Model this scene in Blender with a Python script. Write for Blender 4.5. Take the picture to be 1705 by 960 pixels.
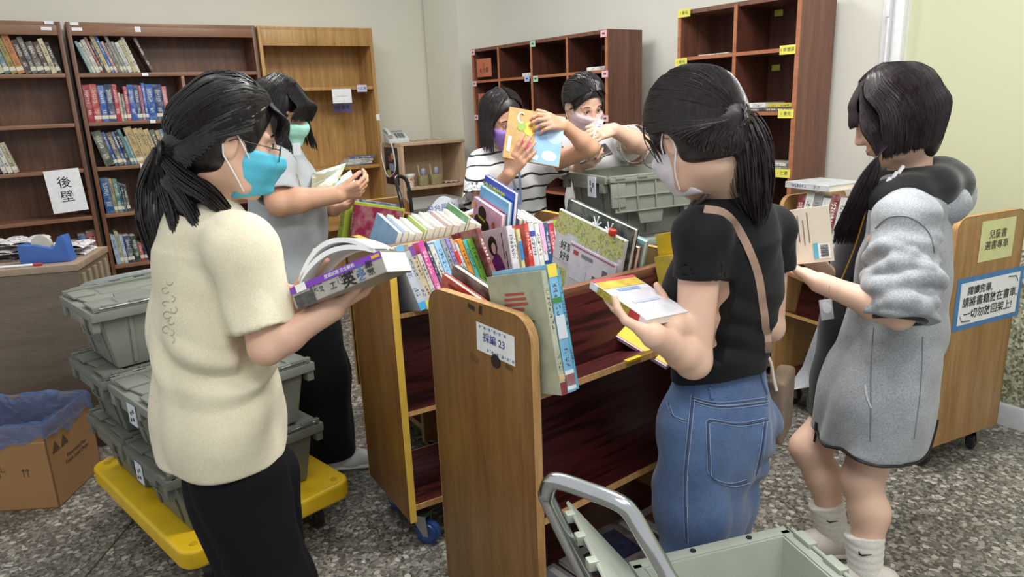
import bpy, bmesh, math, random
import numpy as np
from mathutils import Vector, Matrix
for _o in list(bpy.data.objects): bpy.data.objects.remove(_o, do_unlink=True)
SC = bpy.context.scene; COL = SC.collection
rnd = random.Random(7)
# ------------------------------------------------------------------ camera, world, lights, exposure
CAM_H = 1.5; FPX = 1180.0; PITCH = math.radians(14.73); ROLL = math.radians(-2.36)
_f = np.array([0, math.cos(PITCH), -math.sin(PITCH)]); _u = np.array([0, math.sin(PITCH), math.cos(PITCH)]); _r = np.array([1., 0, 0])
CR = _r*math.cos(ROLL)+_u*math.sin(ROLL); CU = -_r*math.sin(ROLL)+_u*math.cos(ROLL); CF = _f
cd = bpy.data.cameras.new('camera'); cam = bpy.data.objects.new('camera', cd); COL.objects.link(cam)
cd.sensor_width = 36; cd.lens = FPX/1705*36; cd.clip_start = 0.05
cam.matrix_world = Matrix(((CR[0], CU[0], -CF[0], 0), (CR[1], CU[1], -CF[1], 0), (CR[2], CU[2], -CF[2], CAM_H), (0, 0, 0, 1)))
SC.camera = cam
SC.view_settings.view_transform = 'Standard'; SC.view_settings.look = 'None'
SC.view_settings.exposure = 0.45; SC.view_settings.gamma = 1.0; SC.view_settings.use_curve_mapping = False
W = bpy.data.worlds.new('world'); SC.world = W; W.use_nodes = True
W.node_tree.nodes['Background'].inputs[0].default_value = (0.95, 0.97, 0.96, 1); W.node_tree.nodes['Background'].inputs[1].default_value = 0.5
def area(name, loc, size, power, color=(1, 0.985, 0.945), target=None):
    l = bpy.data.lights.new(name, 'AREA'); l.shape = 'RECTANGLE'; l.size, l.size_y = size; l.energy = power; l.color = color
    o = bpy.data.objects.new(name, l); COL.objects.link(o); o.location = loc
    d = (Vector(target)-Vector(loc)) if target else Vector((0, 0, -1))
    o.rotation_euler = d.to_track_quat('-Z', 'Y').to_euler(); return o
area('ceiling_lamp', (0.75, 2.1, 2.95), (1.3, 0.5), 45)
area('ceiling_lamp', (-0.9, 3.9, 2.95), (1.5, 0.5), 34)
area('ceiling_lamp', (0.2, -0.2, 2.95), (1.3, 0.6), 26)
area('ceiling_lamp', (1.6, 0.6, 2.95), (1.3, 0.5), 16)

def ray(px, py): return (px-852.5)/FPX*CR + (480-py)/FPX*CU + CF
def at(px, py, Y):                      # the point seen at a pixel, Y metres ahead of the camera
    d = ray(px, py); return Vector(d*(Y/d[1]))+Vector((0, 0, CAM_H))
def on_z(px, py, z):
    d = ray(px, py); return Vector(d*((z-CAM_H)/d[2]))+Vector((0, 0, CAM_H))
def on_plane(px, py, nrm, c):           # the point seen at a pixel on the vertical plane nrm.p = c
    d = ray(px, py); return Vector(d*(c/(d[0]*nrm[0]+d[1]*nrm[1])))+Vector((0, 0, CAM_H))
# ------------------------------------------------------------------ materials
def lin(h):
    h = h.lstrip('#'); c = [int(h[i:i+2], 16)/255 for i in (0, 2, 4)]
    return tuple(x/12.92 if x <= .04045 else ((x+.055)/1.055)**2.4 for x in c)+(1,)
class NT:
    def __init__(s, name):
        s.m = bpy.data.materials.new(name); s.m.use_nodes = True; s.t = s.m.node_tree; s.b = s.t.nodes['Principled BSDF']
    def n(s, typ, ins=None, **kw):
        x = s.t.nodes.new('ShaderNode'+typ)
        for k, v in kw.items(): setattr(x, k, v)
        for k, v in (ins or {}).items(): s.put(x.inputs[k], v)
        return x
    def put(s, inp, v):
        if isinstance(v, bpy.types.NodeSocket): s.t.links.new(v, inp)
        elif isinstance(v, bpy.types.Node): s.t.links.new(v.outputs[0], inp)
        else: inp.default_value = v
    def set(s, **kw):
        for k, v in kw.items(): s.put(s.b.inputs[k.replace('_', ' ')], v)
        return s
    def mix(s, fac, a, b, blend='MIX'):
        x = s.n('Mix', data_type='RGBA', blend_type=blend); s.put(x.inputs[0], fac); s.put(x.inputs[6], a); s.put(x.inputs[7], b); return x.outputs[2]
    def math(s, op, a, b=0.0, c=None):
        x = s.n('Math', operation=op); s.put(x.inputs[0], a); s.put(x.inputs[1], b)
        if c is not None: s.put(x.inputs[2], c)
        return x.outputs[0]
    def ramp(s, fac, stops):
        x = s.n('ValToRGB', {0: fac}); e = x.color_ramp.elements
        while len(e) < len(stops): e.new(0.5)
        for i, (p, c) in enumerate(stops): e[i].position = p; e[i].color = c
        return x.outputs[0]
    def coord(s, scale=(1, 1, 1), kind='Object'):
        tc = s.n('TexCoord'); mp = s.n('Mapping', {'Vector': tc.outputs[kind], 'Scale': scale}); return mp.outputs[0]
    def bump(s, h, strength=0.3, dist=0.01):
        x = s.n('Bump', {'Height': h, 'Strength': strength, 'Distance': dist}); s.put(s.b.inputs['Normal'], x.outputs[0])
MATS = {}
def plain(hexc, rough=0.5, metal=0.0, var=0.06, scale=30, bump=0.0, spec=0.5, alpha=1, name=None):
    key = (hexc, rough, metal, var, scale, bump, spec, alpha)
    if key in MATS: return MATS[key]
    t = NT(name or 'surface_'+hexc.strip('#')); c = lin(hexc)
    no = t.n('TexNoise', {'Vector': t.coord(), 'Scale': scale, 'Detail': 4.0})
    a = tuple(min(1, x*(1+var)) for x in c[:3])+(1,); b = tuple(x*(1-var) for x in c[:3])+(1,)
    t.set(Base_Color=t.ramp(no.outputs[0], [(0.3, b), (0.7, a)]), Roughness=rough, Metallic=metal, Specular_IOR_Level=spec, Alpha=alpha)
    if bump: t.bump(no.outputs[0], bump, 0.004)
    MATS[key] = t.m; return t.m
def wood(name, c1, c2, scale=(6, 6, 0.7), rough=0.4, stripes=0.0, wear=0.0, spec=0.5):
    t = NT(name); v = t.coord(scale)
    n1 = t.n('TexNoise', {'Vector': v, 'Scale': 3.0, 'Detail': 6.0, 'Roughness': 0.65, 'Distortion': 0.4})
    n2 = t.n('TexNoise', {'Vector': t.coord(tuple(x*7 for x in scale)), 'Scale': 4.0, 'Detail': 3.0})
    f = t.math('ADD', t.math('MULTIPLY', n1.outputs[0], 0.7), t.math('MULTIPLY', n2.outputs[0], 0.3))
    col = t.ramp(f, [(0.36-0.1*stripes, lin(c1)), (0.62, lin(c2))])
    if stripes:
        n3 = t.n('TexNoise', {'Vector': t.coord(tuple(x*3 for x in scale)), 'Scale': 2.5, 'Detail': 2.0})
        col = t.mix(t.ramp(n3.outputs[0], [(0.5, (0, 0, 0, 1)), (0.62, (stripes, stripes, stripes, 1))]), col, lin('#1a0707'))
    if wear:
        n4 = t.n('TexNoise', {'Vector': t.coord((9, 9, 30)), 'Scale': 2.2, 'Detail': 8.0, 'Roughness': 0.8})
        col = t.mix(t.ramp(n4.outputs[0], [(0.66, (0, 0, 0, 1)), (0.74, (wear, wear, wear, 1))]), col, lin('#d0b892'))
    t.set(Base_Color=col, Roughness=rough, Specular_IOR_Level=spec); t.bump(n2.outputs[0], 0.08, 0.002); return t.m
# ------------------------------------------------------------------ mesh building
class MB:
    def __init__(s): s.v = []; s.f = []; s.mi = []
    def add(s, vs, fs, mi=0, M=None):
        o = len(s.v); s.v += [tuple(M @ Vector(v)) if M else tuple(v) for v in vs]
        s.f += [tuple(i+o for i in f) for f in fs]; s.mi += [mi]*len(fs); return s
    def box(s, c, d, mi=0, M=None, taper=1.0):
        x, y, z = (q/2 for q in d); cx, cy, cz = c; t = taper
        vs = [(cx+a*x*(t if k < 0 else 1), cy+b*y*(t if k < 0 else 1), cz+k*z) for k in (-1, 1) for b in (-1, 1) for a in (-1, 1)]
        return s.add(vs, [(0, 2, 3, 1), (4, 5, 7, 6), (0, 1, 5, 4), (2, 6, 7, 3), (0, 4, 6, 2), (1, 3, 7, 5)], mi, M)
    def prism(s, pts, axis, a, b, mi=0, M=None):      # polygon in the two other axes, extruded from a to b along axis
        n = len(pts)
        def mk(p, h): return {'x': (h, p[0], p[1]), 'y': (p[0], h, p[1]), 'z': (p[0], p[1], h)}[axis]
        vs = [mk(p, a) for p in pts]+[mk(p, b) for p in pts]
        fs = [tuple(range(n))[::-1], tuple(range(n, 2*n))]+[(i, (i+1) % n, n+(i+1) % n, n+i) for i in range(n)]
        return s.add(vs, fs, mi, M)
    def tube(s, path, r, n=10, mi=0, M=None, caps=True, close=False, flat=1.0):
        P = [Vector(p) for p in path]; m = len(P); rs = r if isinstance(r, (list, tuple)) else [r]*m
        vs = []; up = None
        for i, p in enumerate(P):
            if close: t = P[(i+1) % m]-P[i-1]
            else: t = P[min(i+1, m-1)]-P[max(i-1, 0)]
            t.normalize()
            if up is None: up = t.orthogonal().normalized()
            up = (up-t*up.dot(t)); up = up.normalized() if up.length > 1e-6 else t.orthogonal().normalized()
            sd = t.cross(up)
            for k in range(n):
                a = 2*math.pi*k/n; vs.append(p+up*math.cos(a)*rs[i]*flat+sd*math.sin(a)*rs[i])
        fs = [(i*n+k, i*n+(k+1) % n, ((i+1) % m)*n+(k+1) % n, ((i+1) % m)*n+k) for i in range(m if close else m-1) for k in range(n)]
        if caps and not close: fs += [tuple(range(n))[::-1], tuple(range((m-1)*n, m*n))]
        return s.add(vs, fs, mi, M)
    def lathe(s, prof, n=24, mi=0, M=None):
        vs = [(r*math.cos(2*math.pi*k/n), r*math.sin(2*math.pi*k/n), z) for r, z in prof for k in range(n)]; m = len(prof)
        fs = [(i*n+k, i*n+(k+1) % n, (i+1)*n+(k+1) % n, (i+1)*n+k) for i in range(m-1) for k in range(n)]
        fs += [tuple(range(n))[::-1], tuple(range((m-1)*n, m*n))]
        return s.add(vs, fs, mi, M)
    def grid(s, fn, nu, nv, mi=0, M=None):
        vs = [fn(i/nu, j/nv) for j in range(nv+1) for i in range(nu+1)]; w = nu+1
        return s.add(vs, [(j*w+i, j*w+i+1, (j+1)*w+i+1, (j+1)*w+i) for j in range(nv) for i in range(nu)], mi, M)
def smooth_path(pts, k=6, close=False):
    P = [Vector(p) for p in pts]; n = len(P); out = []
    for i in range(n if close else n-1):
        if close: p0, p1, p2, p3 = P[i-1], P[i], P[(i+1) % n], P[(i+2) % n]
        else: p0, p1, p2, p3 = P[max(i-1, 0)], P[i], P[i+1], P[min(i+2, n-1)]
        for j in range(k):
            t = j/k; out.append(0.5*((2*p1)+(p2-p0)*t+(2*p0-5*p1+4*p2-p3)*t*t+(3*p1-p0-3*p2+p3)*t**3))
    if not close: out.append(P[-1])
    return out
def link(name, me, parent=None, loc=None):
    o = bpy.data.objects.new(name, me); COL.objects.link(o)
    if parent: o.parent = parent
    if loc is not None: o.location = loc
    return o
def obj(name, mb, mats, parent=None, bevel=0.0, smooth=None, world=False, seg=2):
    me = bpy.data.meshes.new(name); vs = mb.v
    if world and parent:
        r = parent
        off = Vector(r.location)
        while r.parent: r = r.parent; off += Vector(r.location)
        vs = [tuple(Vector(v)-off) for v in vs]
    me.from_pydata(vs, [], mb.f)
    for m in (mats if isinstance(mats, (list, tuple)) else [mats]): me.materials.append(m)
    me.polygons.foreach_set('material_index', mb.mi)
    bm = bmesh.new(); bm.from_mesh(me); bmesh.ops.recalc_face_normals(bm, faces=bm.faces)
    if bevel:
        es = [e for e in bm.edges if len(e.link_faces) == 2 and e.calc_face_angle(0) > 0.5]
        bmesh.ops.bevel(bm, geom=es, offset=bevel, segments=seg, affect='EDGES', profile=0.6, clamp_overlap=True)
    bm.to_mesh(me); bm.free()
    if smooth is None: smooth = 0.7
    if smooth:
        me.polygons.foreach_set('use_smooth', [True]*len(me.polygons)); me.set_sharp_from_angle(angle=smooth)
    me.update(); return link(name, me, parent)
def tag(o, label, cat, group=None, kind=None):
    o['label'] = label; o['category'] = cat
    if group: o['group'] = group
    if kind: o['kind'] = kind
    return o
def thing(name, label, cat, loc=(0, 0, 0), rotz=0.0, group=None):
    o = bpy.data.objects.new(name, None); COL.objects.link(o); o.location = loc; o.rotation_euler = (0, 0, rotz); o.empty_display_size = 0.1
    return tag(o, label, cat, group)
def struct(name, mb, mats, **kw):
    o = obj(name, mb, mats, **kw); o['kind'] = 'structure'; return o
def frame(o, ex, ey, ez):               # 4x4 with the given origin and axes
    ex, ey, ez = (Vector(q).normalized() for q in (ex, ey, ez))
    return Matrix(((ex[0], ey[0], ez[0], o[0]), (ex[1], ey[1], ez[1], o[1]), (ex[2], ey[2], ez[2], o[2]), (0, 0, 0, 1)))
def lettering(text, size, m, parent, M, name='lettering', ext=0.0003, spacing=1.0, bold=0.0, xs=1.0):
    cu = bpy.data.curves.new(name, 'FONT'); cu.body = text; cu.size = size; cu.extrude = ext; cu.align_x = 'CENTER'; cu.align_y = 'CENTER'
    cu.space_line = spacing; cu.offset = bold; cu.resolution_u = 3
    tmp = bpy.data.objects.new('tmp', cu); COL.objects.link(tmp)
    dg = bpy.context.evaluated_depsgraph_get(); dg.update()
    me = bpy.data.meshes.new_from_object(tmp.evaluated_get(dg)); bpy.data.objects.remove(tmp, do_unlink=True)
    me.materials.clear(); me.materials.append(m); me.transform(Matrix.Diagonal((xs, 1, 1, 1))); me.transform(M); o = link(name, me, parent); return o
def sheet_mb(w, h, t=0.0006, curl=0.0, n=8):
    return MB().grid(lambda u, v: ((u-.5)*w, (v-.5)*h, curl*((u-.5)**2+0.6*(v-.5)**3)), n, n)
# ------------------------------------------------------------------ shared materials
WHITE = plain('#f2f0ea', 0.6); PAPER = plain('#eef0f2', 0.65); BLACK = plain('#0c0c0e', 0.45); INK = plain('#15151a', 0.6, var=0); INKB = plain('#2c3f8c', 0.6, var=0)
STEEL = plain('#c9ccd0', 0.18, 1.0, var=0.03); ZINC = plain('#a7a9aa', 0.35, 0.9)
MAHOG = wood('dark_mahogany', '#36171a', '#5a2522', (0.6, 8, 8), 0.32, stripes=0.75)
TROLLEY = wood('worn_trolley_ply', '#765128', '#8f693a', (9, 9, 0.8), 0.42, wear=0.35)
TROLLEY2 = wood('honey_trolley_ply', '#754f27', '#936733', (9, 9, 0.8), 0.38, wear=0.1)
TROLLEY4 = wood('tan_trolley_ply', '#8f683c', '#b08a58', (9, 9, 0.8), 0.45, wear=0.25)
PLYEDGE = wood('ply_edge', '#9a7140', '#c09862', (20, 20, 2), 0.6, wear=0.5)
YEDGE = plain('#d8b24a', 0.4); BEIGEEDGE = plain('#b98f52', 0.5)
WALNUT = wood('dark_walnut', '#573523', '#7d5640', (8, 8, 0.6), 0.38)
WALNUTF = wood('walnut_front', '#765038', '#987056', (0.6, 8, 8), 0.4)
OAK = wood('honey_oak', '#9a713c', '#c59b60', (8, 8, 0.6), 0.42)
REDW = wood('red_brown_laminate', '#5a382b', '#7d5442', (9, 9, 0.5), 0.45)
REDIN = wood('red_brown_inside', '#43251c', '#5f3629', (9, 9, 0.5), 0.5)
REDEDGE = wood('red_wood_edging', '#95573d', '#b07450', (1, 8, 8), 0.5)
PALEW = wood('pale_laminate', '#b69a7c', '#cbb294', (8, 8, 0.6), 0.5)
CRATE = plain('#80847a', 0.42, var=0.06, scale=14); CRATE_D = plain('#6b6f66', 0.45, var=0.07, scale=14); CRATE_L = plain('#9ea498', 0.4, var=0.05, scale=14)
YELLOW = plain('#e2ba1c', 0.38, var=0.06, scale=12)
# ------------------------------------------------------------------ room shell
va = Vector((.841, .541, 0)); vm = Vector((-.541, .841, 0)); RA = math.radians(32.75)
def floor_mat():
    t = NT('terrazzo'); v = t.coord((1, 1, 1)); big = t.n('TexVoronoi', {'Vector': v, 'Scale': 50.0, 'Randomness': 1.0})
    edge = t.n('TexVoronoi', {'Vector': v, 'Scale': 50.0}, feature='DISTANCE_TO_EDGE'); sm = t.n('TexVoronoi', {'Vector': v, 'Scale': 110.0})
    chip = t.ramp(t.n('SeparateColor', {0: big.outputs['Color']}).outputs[0], [(0.0, lin('#5c5953')), (0.3, lin('#837f77')), (0.55, lin('#a19d93')), (0.8, lin('#bfbbb0')), (1.0, lin('#756f67'))])
    small = t.ramp(t.n('SeparateColor', {0: sm.outputs['Color']}).outputs[1], [(0.0, lin('#45423d')), (0.55, lin('#6b6860')), (1.0, lin('#97938a'))])
    pick = t.ramp(t.n('SeparateColor', {0: big.outputs['Color']}).outputs[2], [(0.50, (0, 0, 0, 1)), (0.53, (1, 1, 1, 1))])
    gap = t.ramp(edge.outputs[0], [(0.04, (0, 0, 0, 1)), (0.11, (1, 1, 1, 1))])
    t.set(Base_Color=t.mix(t.math('MULTIPLY', gap, pick), small, chip), Roughness=0.38); return t.m
mb = MB(); mb.box((0, 3, -0.05), (9, 10, 0.1)); struct('floor', mb, floor_mat(), smooth=0)
mb = MB(); mb.box((0, 0, 0.0005), (0.006, 3.2, 0.002)); o = struct('trim_1', mb, plain('#5b5146', 0.4, 0.5)); o.location = (-1.47, 1.2, 0); o.rotation_euler = (0, 0, 0.02)
WALLM = plain('#dfddcf', 0.7, var=0.015, scale=3); WALLB = plain('#dcdbd1', 0.7, var=0.015, scale=3)
Q = on_plane(832, 60, vm, 5.4); Q.z = 0; E2 = Vector((2.2, 2.947, 0)); wb = (E2-Q).normalized(); wn = Vector((-wb.y, wb.x, 0))   # wn points out of the room
RB = math.atan2(wb.y, wb.x)
def wall_box(name, p, d, out, length, h, th, m, z0=0.0):
    mb = MB(); mb.box((length/2, th/2, z0+h/2), (length, th, h))
    o = struct(name, mb, m, smooth=0); o.location = p; o.rotation_euler = (0, 0, math.atan2(d.y, d.x)); return o
wall_box('wall_back', vm*6.02-va*3.2, va, vm, 7.2, 3.0, 0.1, WALLM)
mb = MB(); mb.box((0.35, 0.3, 1.5), (0.7, 0.6, 3.0)); o = struct('wall_pillar', mb, WALLM, smooth=0); o.location = vm*5.4+va*3.05; o.rotation_euler = (0, 0, RA)
Lb = (E2-Q).length; s_door = 0.0
def sB(px, py=60):
    p = on_plane(px, py, wn, wn.dot(Q)); return (p-Q).dot(wb)
sd1, sd2 = sB(1470), sB(1512)
wall_box('wall_right', Q, wb, wn, sd1, 3.0, 0.1, WALLB)
mb = MB(); mb.box((0, 0, 1.5), (sd2-sd1, 0.14, 3.0)); mb.box((-0.01, -0.09, 1.5), (0.012, 0.03, 3.0)); mb.box(((sd2-sd1)/2-0.02, -0.085, 1.5), (0.04, 0.04, 3.0))
mb.box((-0.015, -0.1, 1.86), (0.02, 0.02, 0.10))
o = struct('door_1', mb, plain('#e3e4e6', 0.4), bevel=0.004); o.location = Q+wb*((sd1+sd2)/2)+wn*0.05; o.rotation_euler = (0, 0, RB)
def frosted():
    t = NT('yellow_green_wall'); t.set(Base_Color=lin('#c4c6a4'), Roughness=0.55); return t.m
def speckle():
    t = NT('speckled_wainscot'); v = t.n('TexVoronoi', {'Vector': t.coord(), 'Scale': 90.0})
    t.set(Base_Color=t.ramp(t.n('SeparateColor', {0: v.outputs['Color']}).outputs[0], [(0.0, lin('#5f624b')), (0.5, lin('#9a9c80')), (1.0, lin('#d0d0b8'))]), Roughness=0.4); return t.m
wall_box('wall_yellow', Q+wb*sd2, wb, wn, 3.0, 2.2, 0.1, frosted(), z0=0.8)
wall_box('wall_wainscot', Q+wb*sd2, wb, wn, 3.0, 0.8, 0.1, speckle())
mb = MB(); mb.box((1.5, 0, 0.05), (3.0, 0.03, 0.1)); o = struct('baseboard_right', mb, plain('#dfe2e6', 0.5), bevel=0.004); o.location = Q+wb*sd2-wn*0.016; o.rotation_euler = (0, 0, RB)
# ------------------------------------------------------------------ bookcases on the back wall
BC0 = Vector((-2.835, 4.93, 0)); SHZ = [1.798, 1.479, 1.178, 0.854, 0.488, 0.12]
def tagstrip(parent, x, z, w, h, m, y=-0.003, name='shelf_label', text=None, tm=None, s=0.6):
    mb = MB(); mb.box((x, y, z), (w, 0.002, h)); o = obj(name, mb, m, parent, smooth=0)
    if text: lettering(text, h*s, tm or INK, o, frame((x, y-0.0012, z), (1, 0, 0), (0, 0, 1), (0, -1, 0)))
    return o
def bookcase(name, label, x0, w, mats, shelves, fascia=(0.06,), divider=None, h=2.12, depth=0.30):
    m, mf = mats
    t = thing(name, label, 'bookcase', BC0+va*x0, RA)
    for x in (0.0125, w-0.0125):
        mb = MB(); mb.box((x, depth/2, h/2), (0.025, depth, h)); obj('side_panel', mb, mf if m is OAK else m, t, bevel=0.002)
    mb = MB(); mb.box((w/2, depth-0.006, h/2), (w-0.05, 0.012, h-0.01)); obj('back_panel', mb, m, t)
    mb = MB(); mb.box((w/2, depth/2, h-0.012), (w-0.05, depth-0.014, 0.024)); obj('top_board', mb, mf, t, bevel=0.002)
    mb = MB(); mb.box((w/2, 0.010, h-0.024-fascia[0]/2), (w-0.05, 0.02, fascia[0])); obj('fascia', mb, mf, t, bevel=0.002)
    for z in shelves:
        mb = MB(); mb.box((w/2, depth/2-0.004, z-0.0125), (w-0.051, depth-0.02, 0.025)); obj('shelf', mb, mf, t, bevel=0.002)
    if divider:
        mb = MB(); mb.box((divider, depth/2-0.004, (SHZ[0]-0.026+0.12)/2), (0.022, depth-0.022, SHZ[0]-0.026-0.12)); obj('divider', mb, mf, t, bevel=0.002)
    mb = MB(); mb.box((w/2, 0.03, 0.047), (w-0.05, 0.02, 0.094)); obj('plinth', mb, m, t)
    return t
BW = plain('#55524c', 0.5)
bc1 = bookcase('bookcase', 'dark walnut bookcase at the picture edge with a taped sheet reading 後壁', -1.24, 1.212, (WALNUT, WALNUTF), SHZ)
bc2 = bookcase('bookcase', 'wide dark walnut bookcase between the other dark one and the light oak one', 0.0, 1.205, (WALNUT, WALNUTF), SHZ, divider=0.66)
bc3 = bookcase('bookcase', 'light honey oak bookcase, nearly empty, with paper tags on its shelves', 1.222, 0.905, (OAK, OAK), [1.672, 1.037, 0.55, 0.12], fascia=(0.115,))
for b, x, z, w in ((bc1, 1.13, 2.075, 0.06), (bc1, 1.15, 2.112, 0.05), (bc2, 0.06, 2.075, 0.06), (bc2, 0.05, 2.108, 0.05), (bc2, 0.42, 2.08, 0.035), (bc2, 0.42, 1.785, 0.04), (bc2, 0.95, 1.785, 0.04), (bc2, 0.42, 1.467, 0.035)):
    tagstrip(b, x, z, w, 0.02 if z < 2 or w > .04 else 0.035, PAPER)
tagstrip(bc3, 0.60, 1.60, 0.16, 0.11, PAPER, text='———', s=0.25); tagstrip(bc3, 0.775, 1.655, 0.085, 0.055, plain('#cfcbe6', 0.6), text='6 台灣', tm=INKB, s=0.45)
tagstrip(bc3, 0.70, 1.53, 0.17, 0.12, plain('#8f86b4', 0.6), y=0.286, text='6\nHF 臺灣', tm=INKB, s=0.32)
tagstrip(bc3, 0.893, 1.42, 0.03, 0.05, PAPER); tagstrip(bc3, 0.80, 0.90, 0.05, 0.16, plain('#6f67a0', 0.6), y=0.286)
def hung_sheet(parent, label_txt, x, z, w, h, text, rz):
    t = thing('paper_sign', label_txt, 'sign', parent.location+va*x-vm*0.004+Vector((0, 0, z)), RA)
    Mx = frame((0, 0, 0), (math.cos(rz), 0, math.sin(rz)), (-math.sin(rz), 0, math.cos(rz)), (0, -1, 0))
    o = obj('sheet', MB().grid(lambda u, v: Mx @ Vector(((u-.5)*w, (v-.5)*h, 0.003*math.sin(u*3)+0.001)), 6, 6), PAPER, t)
    lettering(text, h*0.29, INK, o, Mx @ Matrix.Translation((0, 0.005, 0.0048)), spacing=1.15)
    return t
hung_sheet(bc1, 'white sheet reading 後壁 taped to the bookcase shelf edge', 1.062, 1.04, 0.205, 0.285, '後\n壁', 0.05)
hung_sheet(bc2, 'plastic sleeved sheet reading 東山 half hidden by a ponytail', 0.40, 1.045, 0.205, 0.285, '東\n山', 0.03)
# ------------------------------------------------------------------ pigeonhole units on the right wall
bd = Vector((.579, -.815, 0)); bn = Vector((.815, .579, 0)); RU = math.atan2(bd.y, bd.x)
def pigeon(label, pl, w, h, xs, zs, depth):
    pl.z = 0; t = thing('pigeonhole_unit', label, 'shelf unit', pl, RU)      # x along the front towards the camera, y into the wall
    for x in (0.0, w):
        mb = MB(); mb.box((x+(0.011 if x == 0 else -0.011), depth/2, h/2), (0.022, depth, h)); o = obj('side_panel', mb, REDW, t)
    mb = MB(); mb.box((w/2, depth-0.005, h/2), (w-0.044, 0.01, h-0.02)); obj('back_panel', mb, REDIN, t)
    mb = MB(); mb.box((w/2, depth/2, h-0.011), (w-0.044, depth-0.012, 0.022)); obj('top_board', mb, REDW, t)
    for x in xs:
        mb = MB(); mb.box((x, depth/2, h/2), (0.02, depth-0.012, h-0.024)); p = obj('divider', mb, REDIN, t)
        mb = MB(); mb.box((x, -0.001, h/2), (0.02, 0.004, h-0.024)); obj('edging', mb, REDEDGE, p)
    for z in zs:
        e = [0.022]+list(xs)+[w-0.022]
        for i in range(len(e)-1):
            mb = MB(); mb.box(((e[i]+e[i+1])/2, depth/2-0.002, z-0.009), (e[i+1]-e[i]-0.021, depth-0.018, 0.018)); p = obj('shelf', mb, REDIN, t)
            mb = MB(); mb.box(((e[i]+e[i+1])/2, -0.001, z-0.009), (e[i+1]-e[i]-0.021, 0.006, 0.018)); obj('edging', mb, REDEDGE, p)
    for x in (0.011, w-0.011):
        mb = MB(); mb.box((x, -0.002, h/2), (0.022, 0.004, h)); obj('edging', mb, REDEDGE, t)
    return t
U1 = on_plane(785, 83, bn, 3.2); U1R = on_plane(1012, 47, bn, 3.2); w1 = (U1R-U1).dot(bd)
x1 = [(on_plane(px, py, bn, 3.2)-U1).dot(bd) for px, py in ((829, 79), (884, 71), (944, 61))]
Z1 = [1.672, 1.405, 1.14, 0.87, 0.60, 0.33, 0.08]
u1 = pigeon('low dark red pigeonhole unit behind the girls in striped and white shirts', U1.copy(), w1, 1.91, x1, Z1, 0.30)
U2 = on_plane(1130, 16, bn, 3.2); U2R = on_plane(1337, -10, bn, 3.2); w2 = (U2R-U2).dot(bd)
x2 = [(on_plane(1226, 8, bn, 3.2)-U2).dot(bd)]
Z2 = [1.70, 1.402, 1.115, 0.83, 0.54, 0.25, 0.08]
u2 = pigeon('tall dark red pigeonhole unit with yellow tags nearest the door frame', U2.copy(), w2, 1.945, x2, Z2, 0.29)
PINKT = plain('#e2b5bd', 0.6); GREENT = plain('#9cc7a9', 0.6); BLUET = plain('#9db6d8', 0.6); YELT = plain('#d9d45e', 0.6); SALM = plain('#b5694e', 0.7); GREYT = plain('#8d8a93', 0.6)
for x, z, m in ((0.03, 1.885, PINKT), (0.03, 1.65, PINKT), (0.03, 1.39, PINKT), (0.03, 1.125, PINKT), (w1-0.03, 1.885, PINKT), (w1-0.02, 1.645, PINKT), (w1-0.02, 1.375, PINKT), (x1[1]+0.03, 1.885, GREENT), (x1[1]+0.05, 1.65, GREENT), (x1[1]-0.05, 1.655, BLUET)):
    tagstrip(u1, x, z, 0.055, 0.04, m, y=-0.007, text='■■', s=0.35)
for x, z, m in ((0.06, 1.84, SALM), (x1[1]+0.08, 1.83, GREENT), (x1[2]+0.06, 1.83, GREYT), (x1[0]+0.06, 1.585, BLUET), (x1[1]+0.08, 1.585, GREENT), (x1[2]+0.06, 1.585, GREYT)):
    tagstrip(u1, x, z, 0.06, 0.03, m, y=0.286)
for z, tx in ((1.765, '5\nEJ 左鎮'), (1.505, '5\nHE 左營'), (1.235, '5\nNG 仁德')):
    tagstrip(u1, 0.135, z, 0.20, 0.135, SALM, y=0.02, name='card', text=tx, s=0.3)
for x, z, tx in ((0.045, 1.93, '1 新化'), (0.03, 1.675, '1 新市'), (w2-0.06, 1.69, '1 新營區'), (w2-0.05, 1.39, '1 善化'), (w2-0.05, 1.10, '1 仁德')):
    tagstrip(u2, x, z, 0.085, 0.042, YELT, y=-0.007, text=tx, s=0.5)
for x, z in ((x2[0]+0.06, 1.895), (x2[0]+0.06, 1.62), (0.06, 1.60)): tagstrip(u2, x, z, 0.05, 0.03, YELT, y=0.276)
for z in (1.60, 1.0): 
    mb = MB(); mb.box((w2-0.024, 0.03, z-0.05), (0.003, 0.05, 0.14)); obj('shelf_label', mb, plain('#b7a96a', 0.6), u2)
# ------------------------------------------------------------------ cabinet with the telephone
cf = on_plane(667, 242, vm, 5.28); cr = on_plane(773, 234, vm, 5.28); wc = (cr-cf).dot(va); cz = 1.215
cf.z = 0; cab = thing('cabinet', 'pale laminate open cabinet standing between oak bookcase and pillar', 'cabinet', cf, RA)
dc = 0.385
for x in (0.011, wc-0.011):
    mb = MB(); mb.box((x, dc/2, (cz-.022)/2), (0.022, dc, cz-.022)); obj('side_panel', mb, PALEW, cab, bevel=0.001)
mb = MB(); mb.box((wc/2, dc/2, cz-0.011), (wc+0.004, dc+0.006, 0.022)); obj('top_board', mb, PALEW, cab, bevel=0.001)
mb = MB(); mb.box((wc/2, dc-0.006, (cz-.024)/2), (wc-0.045, 0.01, cz-0.03)); obj('back_panel', mb, PALEW, cab)
for z in (0.86, 0.45, 0.08):
    mb = MB(); mb.box((wc/2, dc/2-0.008, z-0.011), (wc-0.045, dc-0.02, 0.022)); obj('shelf', mb, PALEW, cab, bevel=0.001)
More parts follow.
